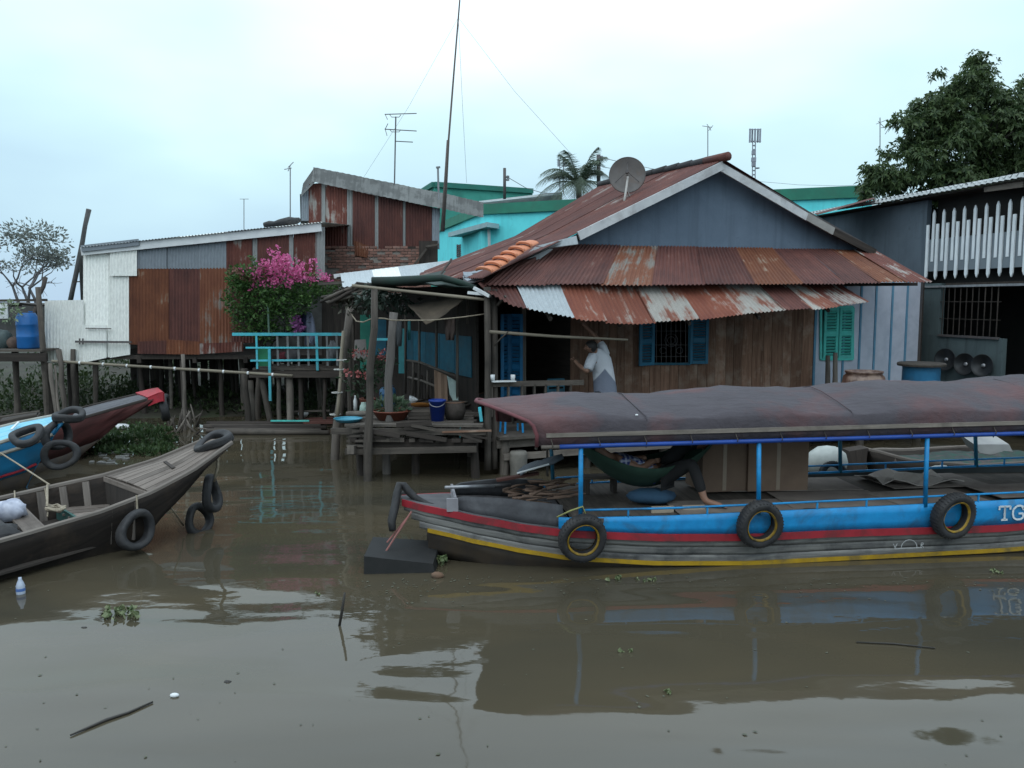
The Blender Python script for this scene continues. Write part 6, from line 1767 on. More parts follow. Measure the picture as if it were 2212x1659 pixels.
# ---------------------------------------------------------------- grey wooden boat at left
def open_boat(name, label, FRM, Wf, Zg, s1, side_mat, deck_mat, top_mat, deck_to, keel=-.2, n=30, flare=.8, s_keel=.5, planks=7, ribs=(), bottom=None, split=.5):
    o = thing(name, label, 'boat', FRM(1.5, 0, 0))
    for sd in (-1, 1):
        rows = []
        for k in range(6):
            f = k / 5
            row = []
            for s in frange(0, s1, n):
                # stem raked: keel starts aft of the bow
                ss = s + (1 - s / s1) ** 1.5 * s_keel * f ** .9
                z = Zg(s) + (keel - Zg(s)) * f
                w_ = Wf(s) * (1 + (flare - 1) * f ** 1.3) * (1 - .0 * f)
                row.append(FRM(ss, sd * w_ * (1 if f < .99 else .9), z))
            rows.append(row)
        if bottom is None:
            MB().grid([list(c_) for c_ in zip(*rows)]).build('hull_side', side_mat, o, smooth=True, thick=.03)
        else:
            MB().grid([list(c_) for c_ in zip(*rows[:4])]).build('hull_side', side_mat, o, smooth=True, thick=.03)
            MB().grid([list(c_) for c_ in zip(*rows[3:])]).build('hull_bottom', bottom, o, smooth=True, thick=.03)
        MB().tube([FRM(s, sd * Wf(s), Zg(s) + .015) for s in frange(0, s1, n)], .032, 6, flat=.6).build('gunwale', top_mat, o)
    rows = [[FRM(0 + f ** .9 * s_keel, b * Wf(0) * (1 + (flare - 1) * f ** 1.3), Zg(0) + (keel - Zg(0)) * f) for b in (-1, 0, 1)] for f in frange(0, 1, 5)]
    MB().grid(rows).build('transom', side_mat, o, thick=.03)
    dk = MB().bar(FRM(deck_to, -Wf(deck_to) * .97, Zg(deck_to) - .03), FRM(deck_to, Wf(deck_to) * .97, Zg(deck_to) - .03), .05, .06).build('fore_deck', deck_mat, o)
    for j in range(planks):
        b0, b1 = -1 + 2 * j / planks, -1 + 2 * (j + 1) / planks
        rows = []
        for b in (b0 + .012, b1 - .012):
            rows.append([FRM(s, b * (Wf(s) - .015), Zg(s) - .002 + .03 * (1 - b * b)) for s in frange(.02, deck_to, 8)])
        MB().grid([list(c_) for c_ in zip(*rows)]).build('deck_plank', deck_mat, dk, thick=.022)
    return o
WD = WOOD('boat_deck', (.2, .168, .145), (.10, .082, .07), dirt=(.075, .06, .05))
WH = WOOD('boat_side_dark', (.028, .021, .017), (.011, .009, .008), g=9, dirt=(.05, .036, .026))
WT = WOOD('boat_rail', (.19, .165, .145), (.10, .086, .076))
class GunFrame:
    """boat coordinates between two surveyed gunwale lines: b runs from -1 (near gunwale) to 1 (far gunwale)"""
    def __init__(f, ss, zz, near, far):
        N = [G(x, y, z) for (x, y), z in zip(near, zz)]; Fp = [G(x, y, z) for (x, y), z in zip(far, zz)]
        mk = lambda pts, i: tab([(s, p[i]) for s, p in zip(ss, pts)])
        f.n = (mk(N, 0), mk(N, 1)); f.f = (mk(Fp, 0), mk(Fp, 1)); f.z = tab(list(zip(ss, zz))); f.smax = ss[-1]
        c0, c1 = (N[0] + Fp[0]) / 2, (N[3] + Fp[3]) / 2
        f.d = (c1 - c0); f.d.z = 0; f.d.normalize(); f.b = V((-f.d.y, f.d.x, 0)); f.b = f.b if f.b.y > 0 else -f.b
    def __call__(f, s, b, z):
        if s < 0: return f(0, b, z) + f.d * s
        k = (b + 1) / 2
        return V((f.n[0](s) * (1 - k) + f.f[0](s) * k, f.n[1](s) * (1 - k) + f.f[1](s) * k, z))
ONE = lambda s: 1.0
GF = GunFrame([0, .6, 1.25, 2.0, 3.0, 4.2, 5.5], [1.15, .87, .67, .53, .45, .43, .43],
              [(502, 958), (415, 1020), (328, 1066), (219, 1108), (60, 1155), (-130, 1208), (-400, 1290)], [(448, 950), (338, 996), (226, 1029), (116, 1053), (0, 1079), (-130, 1106), (-330, 1150)])
GW = ONE; GZ = GF.z
gb = open_boat('wooden_sampan', 'weathered grey wooden boat with plank fore deck in the left foreground', GF, GW, GZ, 5.5, WH, WD, WT, 1.25, s_keel=1.7, planks=8)
# bulkhead, floor boards, thwart and ribs
rows = [[GF(1.25, b * GW(1.25) * .95, GZ(1.25) - .05 - k * .3) for b in frange(-1, 1, 6)] for k in (0, 1)]
MB().grid(rows).build('bulkhead', W_DARK, gb, thick=.03)
for j in range(8):
    b = -.78 + j * .22
    MB().bar(GF(1.27, b, .3), GF(2.0 + .0 * j, b, .26), .2, .025).build('floor_board', WD, gb)
    MB().bar(GF(2.0, b, .12), GF(5.2, b, .10), .2, .025).build('bilge_board', W_DARK, gb)
MB().bar(GF(2.02, -.85, .2), GF(2.02, .85, .2), .03, .22).build('step_board', M('old_green', (.03, .09, .08), (.025, .07, .06), 5, .8), gb)
MB().bar(GF(2.75, -.95, .33), GF(2.75, .95, .33), .24, .035).build('thwart', WD, gb)
for s in (1.55, 1.85, 2.3, 2.7, 3.1, 3.6):
    for sd in (-1, 1):
        MB().bar(GF(s, sd * (GW(s) - .03), GZ(s) - .01), GF(s, sd * (GW(s) * .86), .12), .09, .03).build('rib', WT, gb)
MB().bar(GF(.72, -.38, GZ(.72) + .035), GF(.62, .42, GZ(.66) + .04), .045, .03).build('deck_lath', W_DARK, gb)
# tyres of that boat
tyre('worn tyre lying flat on the bow tip of the wooden boat', GF(.1, 0, 1.16), V((-.35, -.3, 1)), .25, .11, ri=.14, sag=.09, tread=False)
tyre('worn tyre hanging off the near side of the wooden boat', P(295, 1145, 9.7), V((.85, -.5, .1)), .235, .14, sag=.09, tread=False)
tyre('worn tyre dangling edge-on beneath the bow of the wooden boat', P(457, 1066, 10.8), V((1, .05, .1)), .24, .13, sag=.09, tread=False)
tyre('lowest tyre under the bow, half sunk in the water', P(430, 1122, 10.75), V((.9, -.35, .35)), .22, .12, sag=.09, tread=False)
mb = MB(); mb.tube([GF(.05, -.1, 1.15), P(470, 1010, 10.8), P(462, 1040, 10.8)], .02, 6)
mb.build('tyre_rope', ROPE, smooth=True, label='rope carrying the tyres below the wooden boat bow', cat='rope')
MB().tube([GF(1.5, -1, GZ(1.5) + .05), P(297, 1115, 9.75)], .012, 6).build('tyre_rope', ROPE, label='rope holding the tyre on the near side of the wooden boat', cat='rope')
# contents
blob('plastic_bundle', GF(2.95, .35, .44), (.2, .15, .13), M('crumpled_white', (.5, .52, .6), (.3, .32, .4), 9, .6), 'crumpled white plastic bundle inside the wooden boat', 'bundle', n=14, jag=.18)
mb = MB()
pts = [GF(2.15, GW(2.15), GZ(2.15) + .05)]
for k in range(26): pts.append(GF(2.25 + .13 * math.cos(k * 1.25) + rnd(-.04, .04), .35 + .2 * math.sin(k * 1.25) + rnd(-.04, .04), .36 + rnd(0, .05)))
mb.tube(pts, .016, 6); mb.build('coiled_rope', ROPE, smooth=True, label='tangled tan rope coil inside the wooden boat', cat='rope')
MB().tube([P(-20, 965, 11.8), P(40, 1003, 11.4), GF(2.1, GW(2.1), GZ(2.1) + .05)], .011, 6).build('mooring_line', ROPE, label='pale mooring line from the wooden boat to the blue boat', cat='rope')
MB().tube([GF(1.2, -GW(1.2), GZ(1.2) + .05), P(372, 1100, 10.2), P(396, 1135, 10.6)], .011, 6).build('mooring_line', ROPE, smooth=True, label='mooring line dropping from the near gunwale into the water', cat='rope')
for k in range(3):
    mb = MB(); mb.tube([GF(2.2 + k * .5, GW(2.2 + k * .5), GZ(2.5) + .05), GF(2.3 + k * .5, .6, .32), GF(2.4 + k * .5, .3, .3)], .01, 6)
    mb.build('hanging_line', ROPE, smooth=True, label='thin line draped over the far gunwale of the wooden boat, %s from the bow' % ('first', 'second', 'third')[k], cat='rope', group='lines over the far gunwale')
blob('black_bag', GF(3.35, -.25, .3), (.3, .26, .16), RUBBER, 'black bag in the stern end of the wooden boat', 'bag')

# ---------------------------------------------------------------- blue boat
LB = M('light_blue_paint', (.16, .47, .62), (.13, .40, .55), 3, .5, dirt=(.3, .45, .5), dirt_amt=.4, var=.04)
MBL = M('mid_blue_paint', (.015, .2, .4), (.012, .15, .3), 3, .5, dirt=(.05, .1, .12), dirt_amt=.4, var=.04)
LF_ = GunFrame([0, .5, 1.2, 2.0, 3.6], [1.08, .96, .86, .79, .75], [(138, 911), (105, 923), (55, 941), (0, 958), (-110, 990)], [(124, 899), (85, 906), (40, 915), (0, 925), (-80, 942)])
LW = ONE; LZ = LF_.z
lb_ = open_boat('blue_boat', 'light blue wooden boat with tyres on its bow at the left edge', LF_, LW, LZ, 3.6, MBL, LB, M('cream_rail', (.4, .38, .33), (.28, .26, .22), 5, .7), 3.4, s_keel=1.5, planks=4, bottom=HULLD)  # lower hull coloured dark to stand in for the dark reflection on the water
def hullpt(FRM, Zg, s, f, s1, sk, keel=-.2, flare=.8, out=.02): return FRM(s + (1 - s / s1) ** 1.5 * sk * f ** .9, -(1 + (flare - 1) * f ** 1.3) - out, Zg(s) + (keel - Zg(s)) * f)
MB().tube([hullpt(LF_, LZ, s, .17, 3.6, 1.5) for s in frange(.05, 3.4, 14)], .032, 6).build('rubbing_strake', MATS['cream_rail'], lb_)
MB().tube([hullpt(LF_, LZ, s, .55, 3.6, 1.5) for s in frange(.05, 3.2, 14)], .022, 6).build('red_line', REDP, lb_)
MB().bar(LF_(1.6, -.3, .9), LF_(1.3, .3, .95), .03, .03).build('deck_cleat', WHITEP, lb_)
tyre('worn tyre draped flat over the bow of the blue boat', P(150, 897, 13.4), V((.1, -.2, .9)), .24, .13, ri=.14, sag=.09, tread=False)
tyre('worn tyre lying on the deck edge of the blue boat', P(58, 940, 12.8), V((-.1, -.4, .9)), .27, .12, ri=.16, sag=.09, tread=False)
tyre('worn tyre hanging below the bow of the blue boat', P(130, 982, 13.0), V((.4, -.9, .1)), .26, .14, sag=.09, tread=False)
tyre('dark tyre pressed against the stem of the blue boat', P(125, 940, 13.3), V((1, -.3, .1)), .26, .14, sag=.09, tread=False)

# ---------------------------------------------------------------- red boat
RF = GunFrame([0, .45, 1.2, 2.0, 4.2], [1.15, 1.03, .87, .77, .7], [(348, 853), (318, 865), (240, 887), (161, 910), (10, 955)], [(337, 844), (292, 855), (240, 867), (193, 879), (70, 909)])
RWd = ONE; RZ = RF.z
DKR = WOOD('dark_red_hull', (.075, .022, .02), (.03, .014, .013), g=3)
rb = open_boat('red_bow_boat', 'dark boat with red painted bow block below the bamboo rail', RF, RWd, RZ, 4.2, DKR, M('dark_deck', (.085, .085, .095), (.06, .06, .065), 5, .7), W_DARK, 2.4, s_keel=2.4, planks=4, bottom=HULLD)
rows = [[RF(s, b * 1.04, RZ(s) + .04) for s in frange(-.04, .42, 4)] for b in frange(-1, 1, 4)]
MB().grid(rows).build('bow_block', REDP, rb, thick=.05)
for sd in (-1, 1):
    MB().grid([[RF(s, sd * 1.06, RZ(s) + .04 - k * .16) for s in frange(-.04, .42, 4)] for k in (0, 1)]).build('bow_cheek', REDP, rb, thick=.02)
MB().grid([[RF(-.05, b, RZ(0) + .04 - k * .18) for b in (-1, 0, 1)] for k in (0, 1)]).build('bow_face', REDP, rb, thick=.02)
MB().bar(RF(1.6, -.25, .8), RF(2.2, -.3, .74), .05, .03).build('red_lath', REDP, rb)
tyre('worn tyre hanging under the red bow block', RF(-.1, -.2, .85), V((1, .35, .05)), .29, .15, sag=.09, tread=False)
db = Frame((-9.0, 15.7), (-.9, -.42))
open_boat('dark_boat', 'dark brown boat mostly cut off by the left edge behind the blue boat', db, tab([(0, .3), (1, .5), (3, .7)]), tab([(0, .85), (1, .72), (3, .66)]), 3.5, W_DARK, W_DARK, W_GREY, .6, s_keel=.4, planks=3)

# ---------------------------------------------------------------- small boat with nets behind the tour boat
NF = Frame((5.85, 13.6), (.97, .25))
NW = tab([(0, .1), (.3, .38), (.8, .62), (1.6, .75), (4, .75)])
NZ = tab([(0, .55), (.5, .42), (1.5, .34), (4, .34)])
nb = open_boat('net_boat', 'small grey boat heaped with green nets beyond the tour boat', NF, NW, NZ, 3.6, W_DARK, WD, WT, .3, s_keel=.3, planks=3)
mb = MB(); rows = []
for k in range(10):
    rows.append([NF(.5 + i * .28, (-.5 + k / 9) * NW(.5 + i * .28) * 1.6, .22 + rnd(0, .1) + .12 * math.sin(k / 9 * math.pi)) for i in range(10)])
mb.grid(rows).build('fishing_net', M('net_green', (.02, .06, .045), (.03, .035, .035), 9, .9, dirt=(.12, .06, .07), dirt_amt=.6), smooth=True, label='heap of dark green and pink fishing net inside the small boat', cat='net')
blob('white_sack', P(1785, 997, 12.6), (.33, .25, .25), M('sack_white', (.36, .38, .36), (.28, .3, .28), 6, .8), 'bulging white sack beyond the boat, right of the cartons', 'sack', jag=.06, n=14)
blob('white_bag', P(2035, 1018, 12.0), (.2, .15, .09), MATS['sack_white'], 'white plastic bag beyond the blue post of the boat', 'bag', jag=.15)
tyre('dark tyre behind the far rail of the tour boat', P(1800, 1027, 11.5), V((.1, -.9, .3)), .2, .12)
mb = MB(); mb.prism([P(1835, 975, 13.5), P(1875, 968, 13.5), P(1870, 1015, 13.5), P(1830, 1015, 13.5)], (0, .3, 0)).build('dark_crate', W_DARK, label='dark crate between the white sack and the net boat', cat='crate')
MB().prism([P(2105, 960, 14.2), P(2180, 960, 14.2), P(2195, 990, 14.2), P(2120, 985, 14.2)], (0, .5, .1)).build('slanted_sheet', CONC, label='grey slanted panel beyond the right end of the boat', cat='panel')

# ================================================================== skyline things
THIN = M('thin_metal', (.10, .10, .105), (.07, .07, .075), 6, .6)
PALEM = M('pale_metal', (.20, .21, .22), (.15, .16, .17), 6, .6)
# three armed television aerial
t = thing('tv_aerial', 'three armed television aerial on the grey cement roof', 'aerial', P(852, 400, 25.5))
MB().tube([P(852, 405, 25.5), P(855, 252, 25.5)], .022, 6).build('mast', THIN, t)
for y0, y1, x0, x1 in ((247, 245, 831, 900), (279, 283, 831, 900), (305, 307, 854, 892)):
    MB().tube([P(x0, y0, 25.5), P(x1, y1, 25.5)], .014, 6).build('boom', THIN, t)
for y in (247, 279):
    MB().tube([P(842, y + 1, 25.5), P(846, y + 6, 25.5), P(862, y + 6, 25.5), P(866, y + 1, 25.5)], .01, 5).build('bracket', THIN, t)
for y, dx, dy in ((247, 5, 11), (279, 6, -12), (279, 4, 14)):
    MB().tube([P(832, y, 25.5), P(832 + dx, y + dy, 25.3)], .01, 5).build('reflector', THIN, t)
# tall lashed bamboo mast with guy wires
t = thing('bamboo_mast', 'very tall leaning bamboo mast with guy wires behind the shack', 'mast', P(957, 500, 23.8))
MB().tube([P(956, 500, 23.8), P(963, 390, 23.8), P(968, 303, 23.8)], [.06, .052, .042], 8).build('lower_pole', WOOD('mast_wood', (.13, .11, .10), (.08, .07, .065)), t, smooth=True)
MB().tube([P(958, 480, 23.7), P(969, 303, 23.7), P(981, 150, 23.7), P(994, -10, 23.7), P(1000, -70, 23.7)], [.028, .027, .024, .02, .016], 8).build('upper_pole', MATS['mast_wood'], t, smooth=True)
for (x, y, Y) in ((785, 384, 26), (1008, 395, 30), (1245, 345, 21)):
    a, b = P(990, 38, 23.7), P(x, y, Y)
    MB().tube([a, a.lerp(b, .5) + V((0, 0, -.15)), b], .0045, 4).build('guy_wire', PALEM, t)
# smaller poles and aerials
def pole(label, x0, y0, x1, y1, Y, r, mat, name='pole', cat='pole'): return MB().tube([P(x0, y0, Y), P(x1, y1, Y)], r, 7).build(name, mat, label=label, cat=cat, smooth=True)
t = thing('capped_pole', 'thin grey pole with small cap left of the bamboo mast base', 'pole', P(950, 470, 25.0))
MB().tube([P(949, 470, 25.0), P(946, 364, 25.0)], .03, 7).build('shaft', PALEM, t); MB().bar(P(942, 362, 25), P(951, 361, 25), .06, .05).build('cap', PALEM, t)
def aerial(label, x, yt, yb, Y, arms, r=.015):
    o = thing('rooftop_aerial', label, 'aerial', P(x, yb, Y))
    MB().tube([P(x, yb, Y), P(x, yt, Y)], r, 6).build('mast', PALEM, o)
    for (a, b, c, d) in arms: MB().tube([P(a, b, Y), P(c, d, Y)], r * .7, 5).build('boom', PALEM, o)
    return o
aerial('small T shaped aerial above the white shack roof', 527, 430, 500, 30, ((518, 430, 537, 430),), .014)
aerial('aerial with forked tip left of the tall shack', 627, 362, 480, 26, ((614, 366, 630, 363), (622, 362, 634, 350), (622, 370, 628, 356)), .018)
aerial('thin aerial behind the gable peak', 1529, 274, 360, 27, ((1517, 272, 1538, 275), (1527, 268, 1536, 282), (1531, 282, 1540, 271)), .015)
aerial('aerial poking up beside the big tree', 1901, 254, 345, 33, ((1893, 268, 1918, 258), (1897, 262, 1910, 275), (1903, 276, 1922, 274), (1912, 290, 1922, 274)), .018)
# utility poles
for k, (x, yt, yb, Y, lb) in enumerate(((1090, 363, 430, 34, 'dark utility pole over the turquoise house'), (1293, 334, 420, 38, 'dark utility pole beside the palm'))):
    t = thing('utility_pole', lb, 'pole', P(x, yb, Y))
    MB().tube([P(x, yb, Y), P(x, yt, Y)], .09 if k else .06, 8).build('shaft', DMETAL, t, smooth=True)
    for dy in (20, 26) if not k else (6, 12):
        MB().tube([P(x, yt + dy, Y), P(x + 7, yt + dy, Y)], .03, 6).build('arm', DMETAL, t)
        MB().lathe([(0, -.06), (.06, -.04), (.06, .04), (0, .06)], P(x + 7, yt + dy - 1, Y), 8).build('insulator', PALEM, t)
for k, (a, b) in enumerate((((1097, 383, 34), (1210, 418, 36)), ((1300, 341, 38), (1560, 378, 60)), ((1300, 360, 38), (1560, 390, 60)), ((1640, 392, 70), (1900, 398, 70)))):
    p, q_ = P(*a), P(*b)
    MB().tube([p, p.lerp(q_, .33) + V((0, 0, -.2)), p.lerp(q_, .66) + V((0, 0, -.2)), q_], .014, 4).build('power_line', PALEM, label=('power line from the left utility pole', 'upper power line right of the palm pole', 'lower power line right of the palm pole', 'power line above the turquoise block')[k], cat='wire')
# cell tower
t = thing('cell_tower', 'slim phone tower with antenna panels right of the gable peak', 'tower', P(1629, 420, 120))
TW = M('tower_grey', (.26, .28, .32), (.2, .22, .26), 3, .7)
YT = 120
for sx in (-1, 1):
    for sy in (-1, 1):
        MB().tube([P(1628 + sx * 3.2, 430, YT + sy * .2), P(1629 + sx * 3.0, 300, YT + sy * .2)], .08, 5).build('leg', TW, t)
for k in range(14):
    y = 425 - k * 9
    MB().tube([P(1625, y, YT), P(1632, y - 5, YT)], .05, 4).build('lattice', TW, t); MB().tube([P(1632, y, YT), P(1625, y - 5, YT)], .05, 4).build('lattice', TW, t)
for k, x in enumerate((1620, 1625, 1631, 1637, 1642)):
    MB().box(P(x, 293, YT - .3 + (k % 2) * .6), (.22, .18, 1.9)).build('antenna_panel', TW, t)
for y in (280, 305): MB().tube([P(1618, y, YT), P(1644, y, YT)], .06, 5).build('ring', TW, t)
MB().lathe([(0.001, 0), (.3, .05), (.32, .18), (0.001, .2)], P(1636, 365, YT), 12).build('microwave_drum', TW, t)
for k, (y, w_) in enumerate(((330, .5), (345, .6), (355, .5))): MB().box(P(1628, y, YT - .2), (w_, .4, .6)).build('radio_unit', TW, t)
t = thing('far_tower', 'faint distant mast standing behind the palm fronds', 'tower', P(1213, 420, 150))
for x in (1209, 1217): MB().tube([P(x, 420, 150), P(x + .3, 345, 150)], .1, 5).build('leg', TW, t)
for k in range(8): MB().tube([P(1208, 412 - k * 8, 150), P(1218, 406 - k * 8, 150)], .07, 4).build('lattice', TW, t)
for x in (1206, 1220): MB().box(P(x, 352, 150), (.3, .3, 1.2)).build('antenna_panel', TW, t)

# coconut palm
t = thing('coconut_palm', 'coconut palm top rising behind the turquoise house', 'palm', P(1248, 640, 37))
pc = P(1250, 397, 37)
MB().tube([V((pc.x + .3, pc.y, .8)), V((pc.x + .1, pc.y, 4)), pc], [.17, .13, .12], 9).build('trunk', W_GREY, t, smooth=True)
PF = LEAF('palm_leaf', (.030, .050, .028), (.06, .085, .05), .15)
for k in range(26):
    a = 2 * math.pi * k / 26 + rnd(-.15, .15); el = rnd(.0, 1.3)
    L = rnd(1.8, 2.6)
    dirv = V((math.cos(a) * math.cos(el), math.sin(a) * math.cos(el), math.sin(el)))
    pts = [pc + dirv * (L * i / 9) + V((0, 0, -.75 * (i / 9) ** 2.2 * L * math.cos(el) - .12 * (i / 9) ** 3)) for i in range(10)]
    mb = MB(); mb.tube(pts, [.022 - .0018 * i for i in range(10)], 5, cap=False)
    for i in range(1, 10):
        for m_ in range(4):
            p = pts[i - 1].lerp(pts[i], m_ / 4); d = (pts[i] - pts[i - 1]).normalized()
            side = d.cross(V((0, 0, 1))).normalized(); ll = .66 * math.sin(math.pi * min(1, (i + m_ / 4) / 10.5)) + .12
            for s in (-1, 1):
                e = p + (side * s * .75 + d * .5 + V((0, 0, -.45 + rnd(-.12, .12)))) * ll
                w_ = d * .02
                mb.face([p - w_, p + w_, e], [(0, 0), (1, 0), (0, 1)])
    mb.build('frond', PF, t)

# big tree at right
t = thing('big_tree', 'large dark green broadleaf tree above the right hand roof', 'tree', P(2120, 640, 26))
tb = V((P(2120, 640, 26).x, 26, .8))
mb = MB(); mb.tube([tb, tb + V((.1, 0, 2.2)), tb + V((0, .1, 4.2))], [.35, .3, .24], 10); 
tips = []
for k in range(7):
    twigs(mb, tb + V((0, 0, rnd(2.6, 4.2))), V((rnd(-.8, .8), rnd(-.6, .6), 1)).normalized(), 1.5, .10, 3, tips, .5)
mb.build('trunk', M('bark_dark', (.03, .026, .022), (.02, .017, .015), 5, .9), t, smooth=True)
mb = MB()
LOBES = [(2080, 190, 1.0, 1.0, .75), (2050, 250, 1.3, 1.2, .85), (2130, 240, 1.25, 1.3, 1.0), (1985, 285, 1.0, 1.2, .85), (2060, 330, 1.6, 1.6, 1.0), (1950, 360, 1.2, 1.2, .75), (2150, 330, 1.6, 1.6, 1.1), (2200, 240, .9, 1.1, .8),
         (2250, 300, 1.4, 1.4, 1.2), (1920, 400, .85, 1, .5), (2020, 410, 1.5, 1.4, .75), (2150, 410, 1.6, 1.4, .8), (2260, 400, 1.4, 1.4, .9), (2290, 220, 1.0, 1.0, .9), (2340, 330, 1.4, 1.3, 1.2)]
clumps = []
for (x, y, rx, ry, rz) in LOBES:
    c = P(x, y, 26)
    for k in range(int(15 * rx * rz) + 3):
        d = V((random.gauss(0, 1), random.gauss(0, 1), random.gauss(0, 1))).normalized() * (random.random() ** .33)
        clumps.append((c + V((d.x * rx * 1.05, d.y * ry, d.z * rz * 1.05)), rnd(.22, .46)))
for (cc_, cr_) in clumps:
    for k in range(int(42 * (cr_ / .35) ** 2)):
        d = V((random.gauss(0, 1), random.gauss(0, 1), random.gauss(0, .8))).normalized() * random.random() ** .5
        p = cc_ + d * cr_
        ax = (d + V((random.gauss(0, .5), random.gauss(0, .5), .5))).normalized()
        o1 = ax.orthogonal().normalized(); o2 = ax.cross(o1)
        ph = rnd(0, 6.28)
        for j in range(random.choice((4, 5, 6, 7))):
            a = ph + j * 2.4
            ld = (ax * rnd(.1, .8) + (o1 * math.cos(a) + o2 * math.sin(a))).normalized()
            s = rnd(.09, .22)
            sd = ld.cross(ax).normalized() * s * rnd(.14, .24)
            m_ = p + ld * s * .5 + V((0, 0, .02)); e = p + ld * s + V((0, 0, -.04))
            i = len(mb.v); mb.v += [p, m_ + sd, e, m_ - sd]; mb.f.append((i, i + 1, i + 2, i + 3)); mb.uv += [(0, 0)] * 4
mb.build('crown', LEAF('mango_leaf', (.018, .042, .013), (.085, .125, .045), .35), t)

# ================================================================== floating things on the river
HY = LEAF('hyacinth_leaf', (.05, .085, .025), (.17, .19, .10), .15)
def hyacinth(label, c, r, n, big=.09, high=.12):
    o = thing('water_hyacinth', label, 'plant', c, 'water hyacinths afloat')
    ms_, ml = MB(), MB()
    for k in range(n):
        a = rnd(0, 6.28); q_ = V(c) + V((math.cos(a), math.sin(a) * .6, 0)) * r * random.random() ** .5
        e = q_ + V((rnd(-.06, .06), rnd(-.06, .06), rnd(.02, high)))
        ms_.tube([q_ + V((0, 0, -.02)), e], [.01, .005], 5, cap=False)
        s = big * rnd(.6, 1.2); nrm = V((rnd(-1, 1), rnd(-1, 1), rnd(.3, 1))).normalized(); x_ = nrm.orthogonal().normalized(); y_ = nrm.cross(x_)
        ml.face([e + x_ * (math.cos(t_) * s * .5) + y_ * (math.sin(t_) * s * .62) + nrm * (.02 * math.cos(2 * t_)) for t_ in [i * math.pi / 4 for i in range(8)]], [(0, 0)] * 8)
    ms_.build('stalks', HY, o); ml.build('leaves', HY, o)
    return o
hyacinth('green water hyacinth afloat at the edge of the sky reflection', G(262, 1330), .19, 24, .06, .06)
hyacinth('water hyacinth clump under the tour boat bow', G(930, 1218), .18, 22, .08, .08)
hyacinth('small yellow green sprig beside the tour boat hull', G(1335, 1252), .08, 5, .05, .02)
hyacinth('pale scrap of leaf afloat right of the sprig', G(1400, 1256), .1, 5, .045, .015)
hyacinth('single pale leaf afloat in the middle of the brown water', G(1355, 1408), .03, 2, .045, .015)
hyacinth('two pale leaves afloat below the other single leaf', G(1442, 1494), .03, 2, .04, .01)
hyacinth('leaf scrap afloat at the right near the hull', G(2165, 1238), .09, 4, .05, .02)
hyacinth('thin leaf drifting beside the short stick', G(705, 1282), .06, 2, .05, .01)
t = thing('weed_bed', 'bed of floating weeds between the red boat and the wooden boat', 'weeds', G(285, 960)); t['kind'] = 'stuff'
mb = MB()
for k in range(130):
    c = G(rnd(200, 372), rnd(925, 985)); leaf_cloud(mb, c + V((0, 0, .05)), (.18, .12, .07), 14, .10, up=.9, aspect=.6)
mb.build('leaves', LEAF('weed_leaf', (.025, .05, .018), (.06, .10, .035)), t)
SPK = M('scum_speck', (.12, .12, .085), (.06, .065, .045), 20, .9)
mb = MB()
def speck(c):
    s_ = rnd(.006, .022); a_ = rnd(0, 3.14); x_ = V((math.cos(a_), math.sin(a_), 0)) * s_; y_ = V((-math.sin(a_), math.cos(a_), 0)) * s_ * rnd(.3, .8)
    mb.face([c - x_, c - y_, c + x_, c + y_], [(0, 0), (1, 0), (1, 1), (0, 1)])
for k in range(420):
    r_ = random.random()
    if r_ < .35: c = G(rnd(1000, 2212), 1244 + abs(random.gauss(0, 22)), .006)
    elif r_ < .6: c = G(rnd(420, 900), rnd(935, 1010), .006)
    elif r_ < .75: c = G(random.gauss(900, 60), 1250 + abs(random.gauss(0, 25)), .006)
    else: c = G(rnd(0, 2212), rnd(1180, 1650), .006)
    speck(c)
mb.build('floating_scum', SPK, label='tiny specks of leaf and scum drifting on the brown river', cat='scum', kind='stuff')
def slab(name, label, c, size, mat, rz=0, cat='litter'): return MB().box(c, size, rz).build(name, mat, label=label, cat=cat)
blob('foam_lump', G(258, 922, .06), (.28, .14, .07), WHITEP, 'white foam lump floating above the weed bed', 'foam', jag=.12)
slab('foam_strip', 'thin white foam strip floating in front of the weed bed', G(256, 972, .02), (.42, .07, .04), WHITEP, .1)
LITM = M('litter_grey', (.18, .18, .17), (.12, .12, .115), 8, .8)
for k in range(14):
    c = G(rnd(195, 275), rnd(975, 1000), .012)
    slab('floating_litter', 'pale litter scraps drifting in front of the weed bed', c, (rnd(.08, .25), rnd(.05, .12), .02), LITM, rnd(-.5, .5)).update_tag()
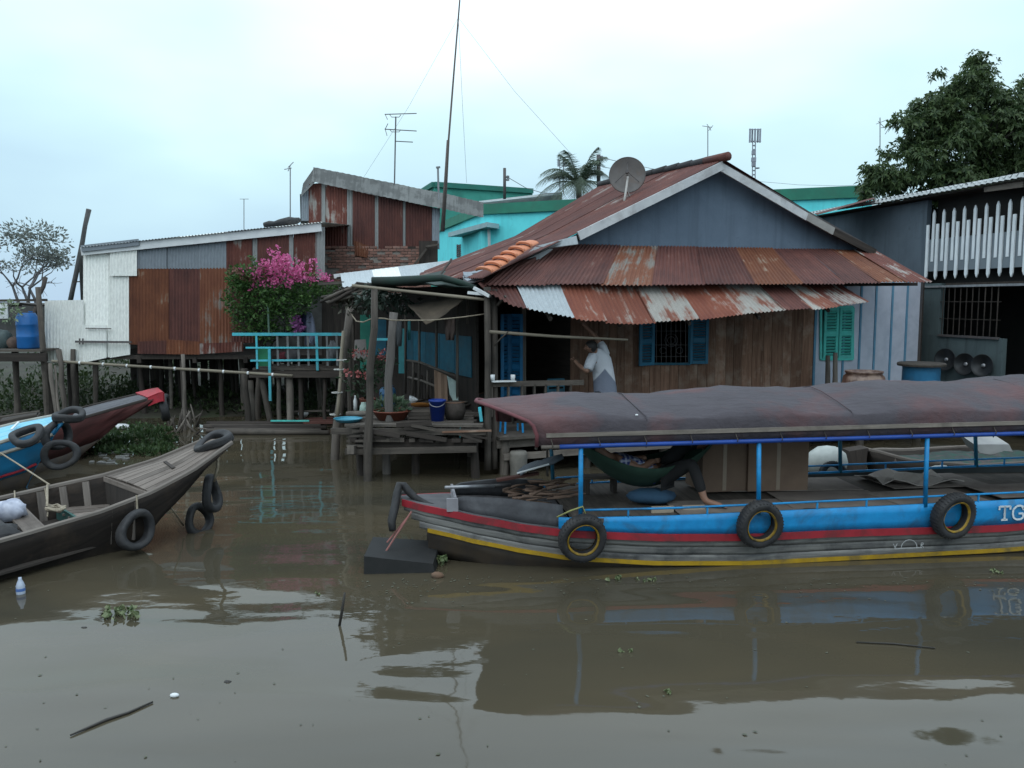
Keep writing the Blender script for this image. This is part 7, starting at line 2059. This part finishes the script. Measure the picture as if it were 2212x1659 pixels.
for o in bpy.data.objects:
    if o.name.startswith('floating_litter'): o['group'] = 'litter scraps by the weed bed'
# bottle
c = G(45, 1282, 0)
t = thing('floating_bottle', 'clear plastic bottle bobbing upright at lower left', 'bottle', c)
BOT = M('bottle_plastic', (.42, .47, .55), (.35, .4, .5), 6, .2)
MB().lathe([(0, -.08), (.042, -.08), (.044, .02), (.04, .05), (.044, .08), (.03, .12), (.016, .15), (.016, .17), (0, .17)], c, 16).build('body', BOT, t, smooth=True)
MB().lathe([(.0445, .03), (.0455, .045), (.0445, .06)], c, 16).build('label_band', M('blue_label', (.08, .16, .4), (.06, .12, .3), 4, .4), t, smooth=True)
# sticks
STK = M('wet_stick', (.03, .026, .022), (.02, .018, .016), 10, .6)
a, b = G(152, 1588, .01), G(330, 1516, .01)
MB().tube([a, a.lerp(b, .4) + V((0, .02, 0)), a.lerp(b, .7) + V((0, -.02, 0)), b], [.006, .012, .01, .007], 7).build('floating_stick', STK, smooth=True, label='long thin dark stick floating at lower left', cat='stick')
a = G(731, 1352, 0); MB().tube([a + V((0, 0, -.05)), a + V((.03, .02, .12)), P(745, 1281, a.y - .02)], [.012, .014, .01], 7).build('upright_stick', STK, smooth=True, label='short dark stick poking out of the water below the black float', cat='stick')
a, b = G(1850, 1387, .01), G(2020, 1400, .01); MB().tube([a, a.lerp(b, .5) + V((0, .03, 0)), b], [.006, .008, .006], 6).build('floating_twig', STK, smooth=True, label='thin dark twig floating at right below the hull', cat='stick')
blob('white_foam_bit', G(377, 1502, .01), (.035, .02, .018), WHITEP, 'tiny white foam bit beside the long floating stick', 'foam', jag=.1)
blob('dark_scrap', G(492, 1473, .0), (.028, .02, .012), STK, 'tiny dark scrap afloat right of the white foam bit', 'litter')
blob('black_scrap', G(182, 1356, .0), (.03, .015, .01), STK, 'tiny black scrap afloat left of the hyacinth', 'litter')
blob('brown_husk', G(945, 1243, .02), (.07, .05, .04), M('husk', (.14, .08, .05), (.09, .06, .04), 8, .9), 'brown husk floating under the bow hyacinth', 'husk', jag=.1)
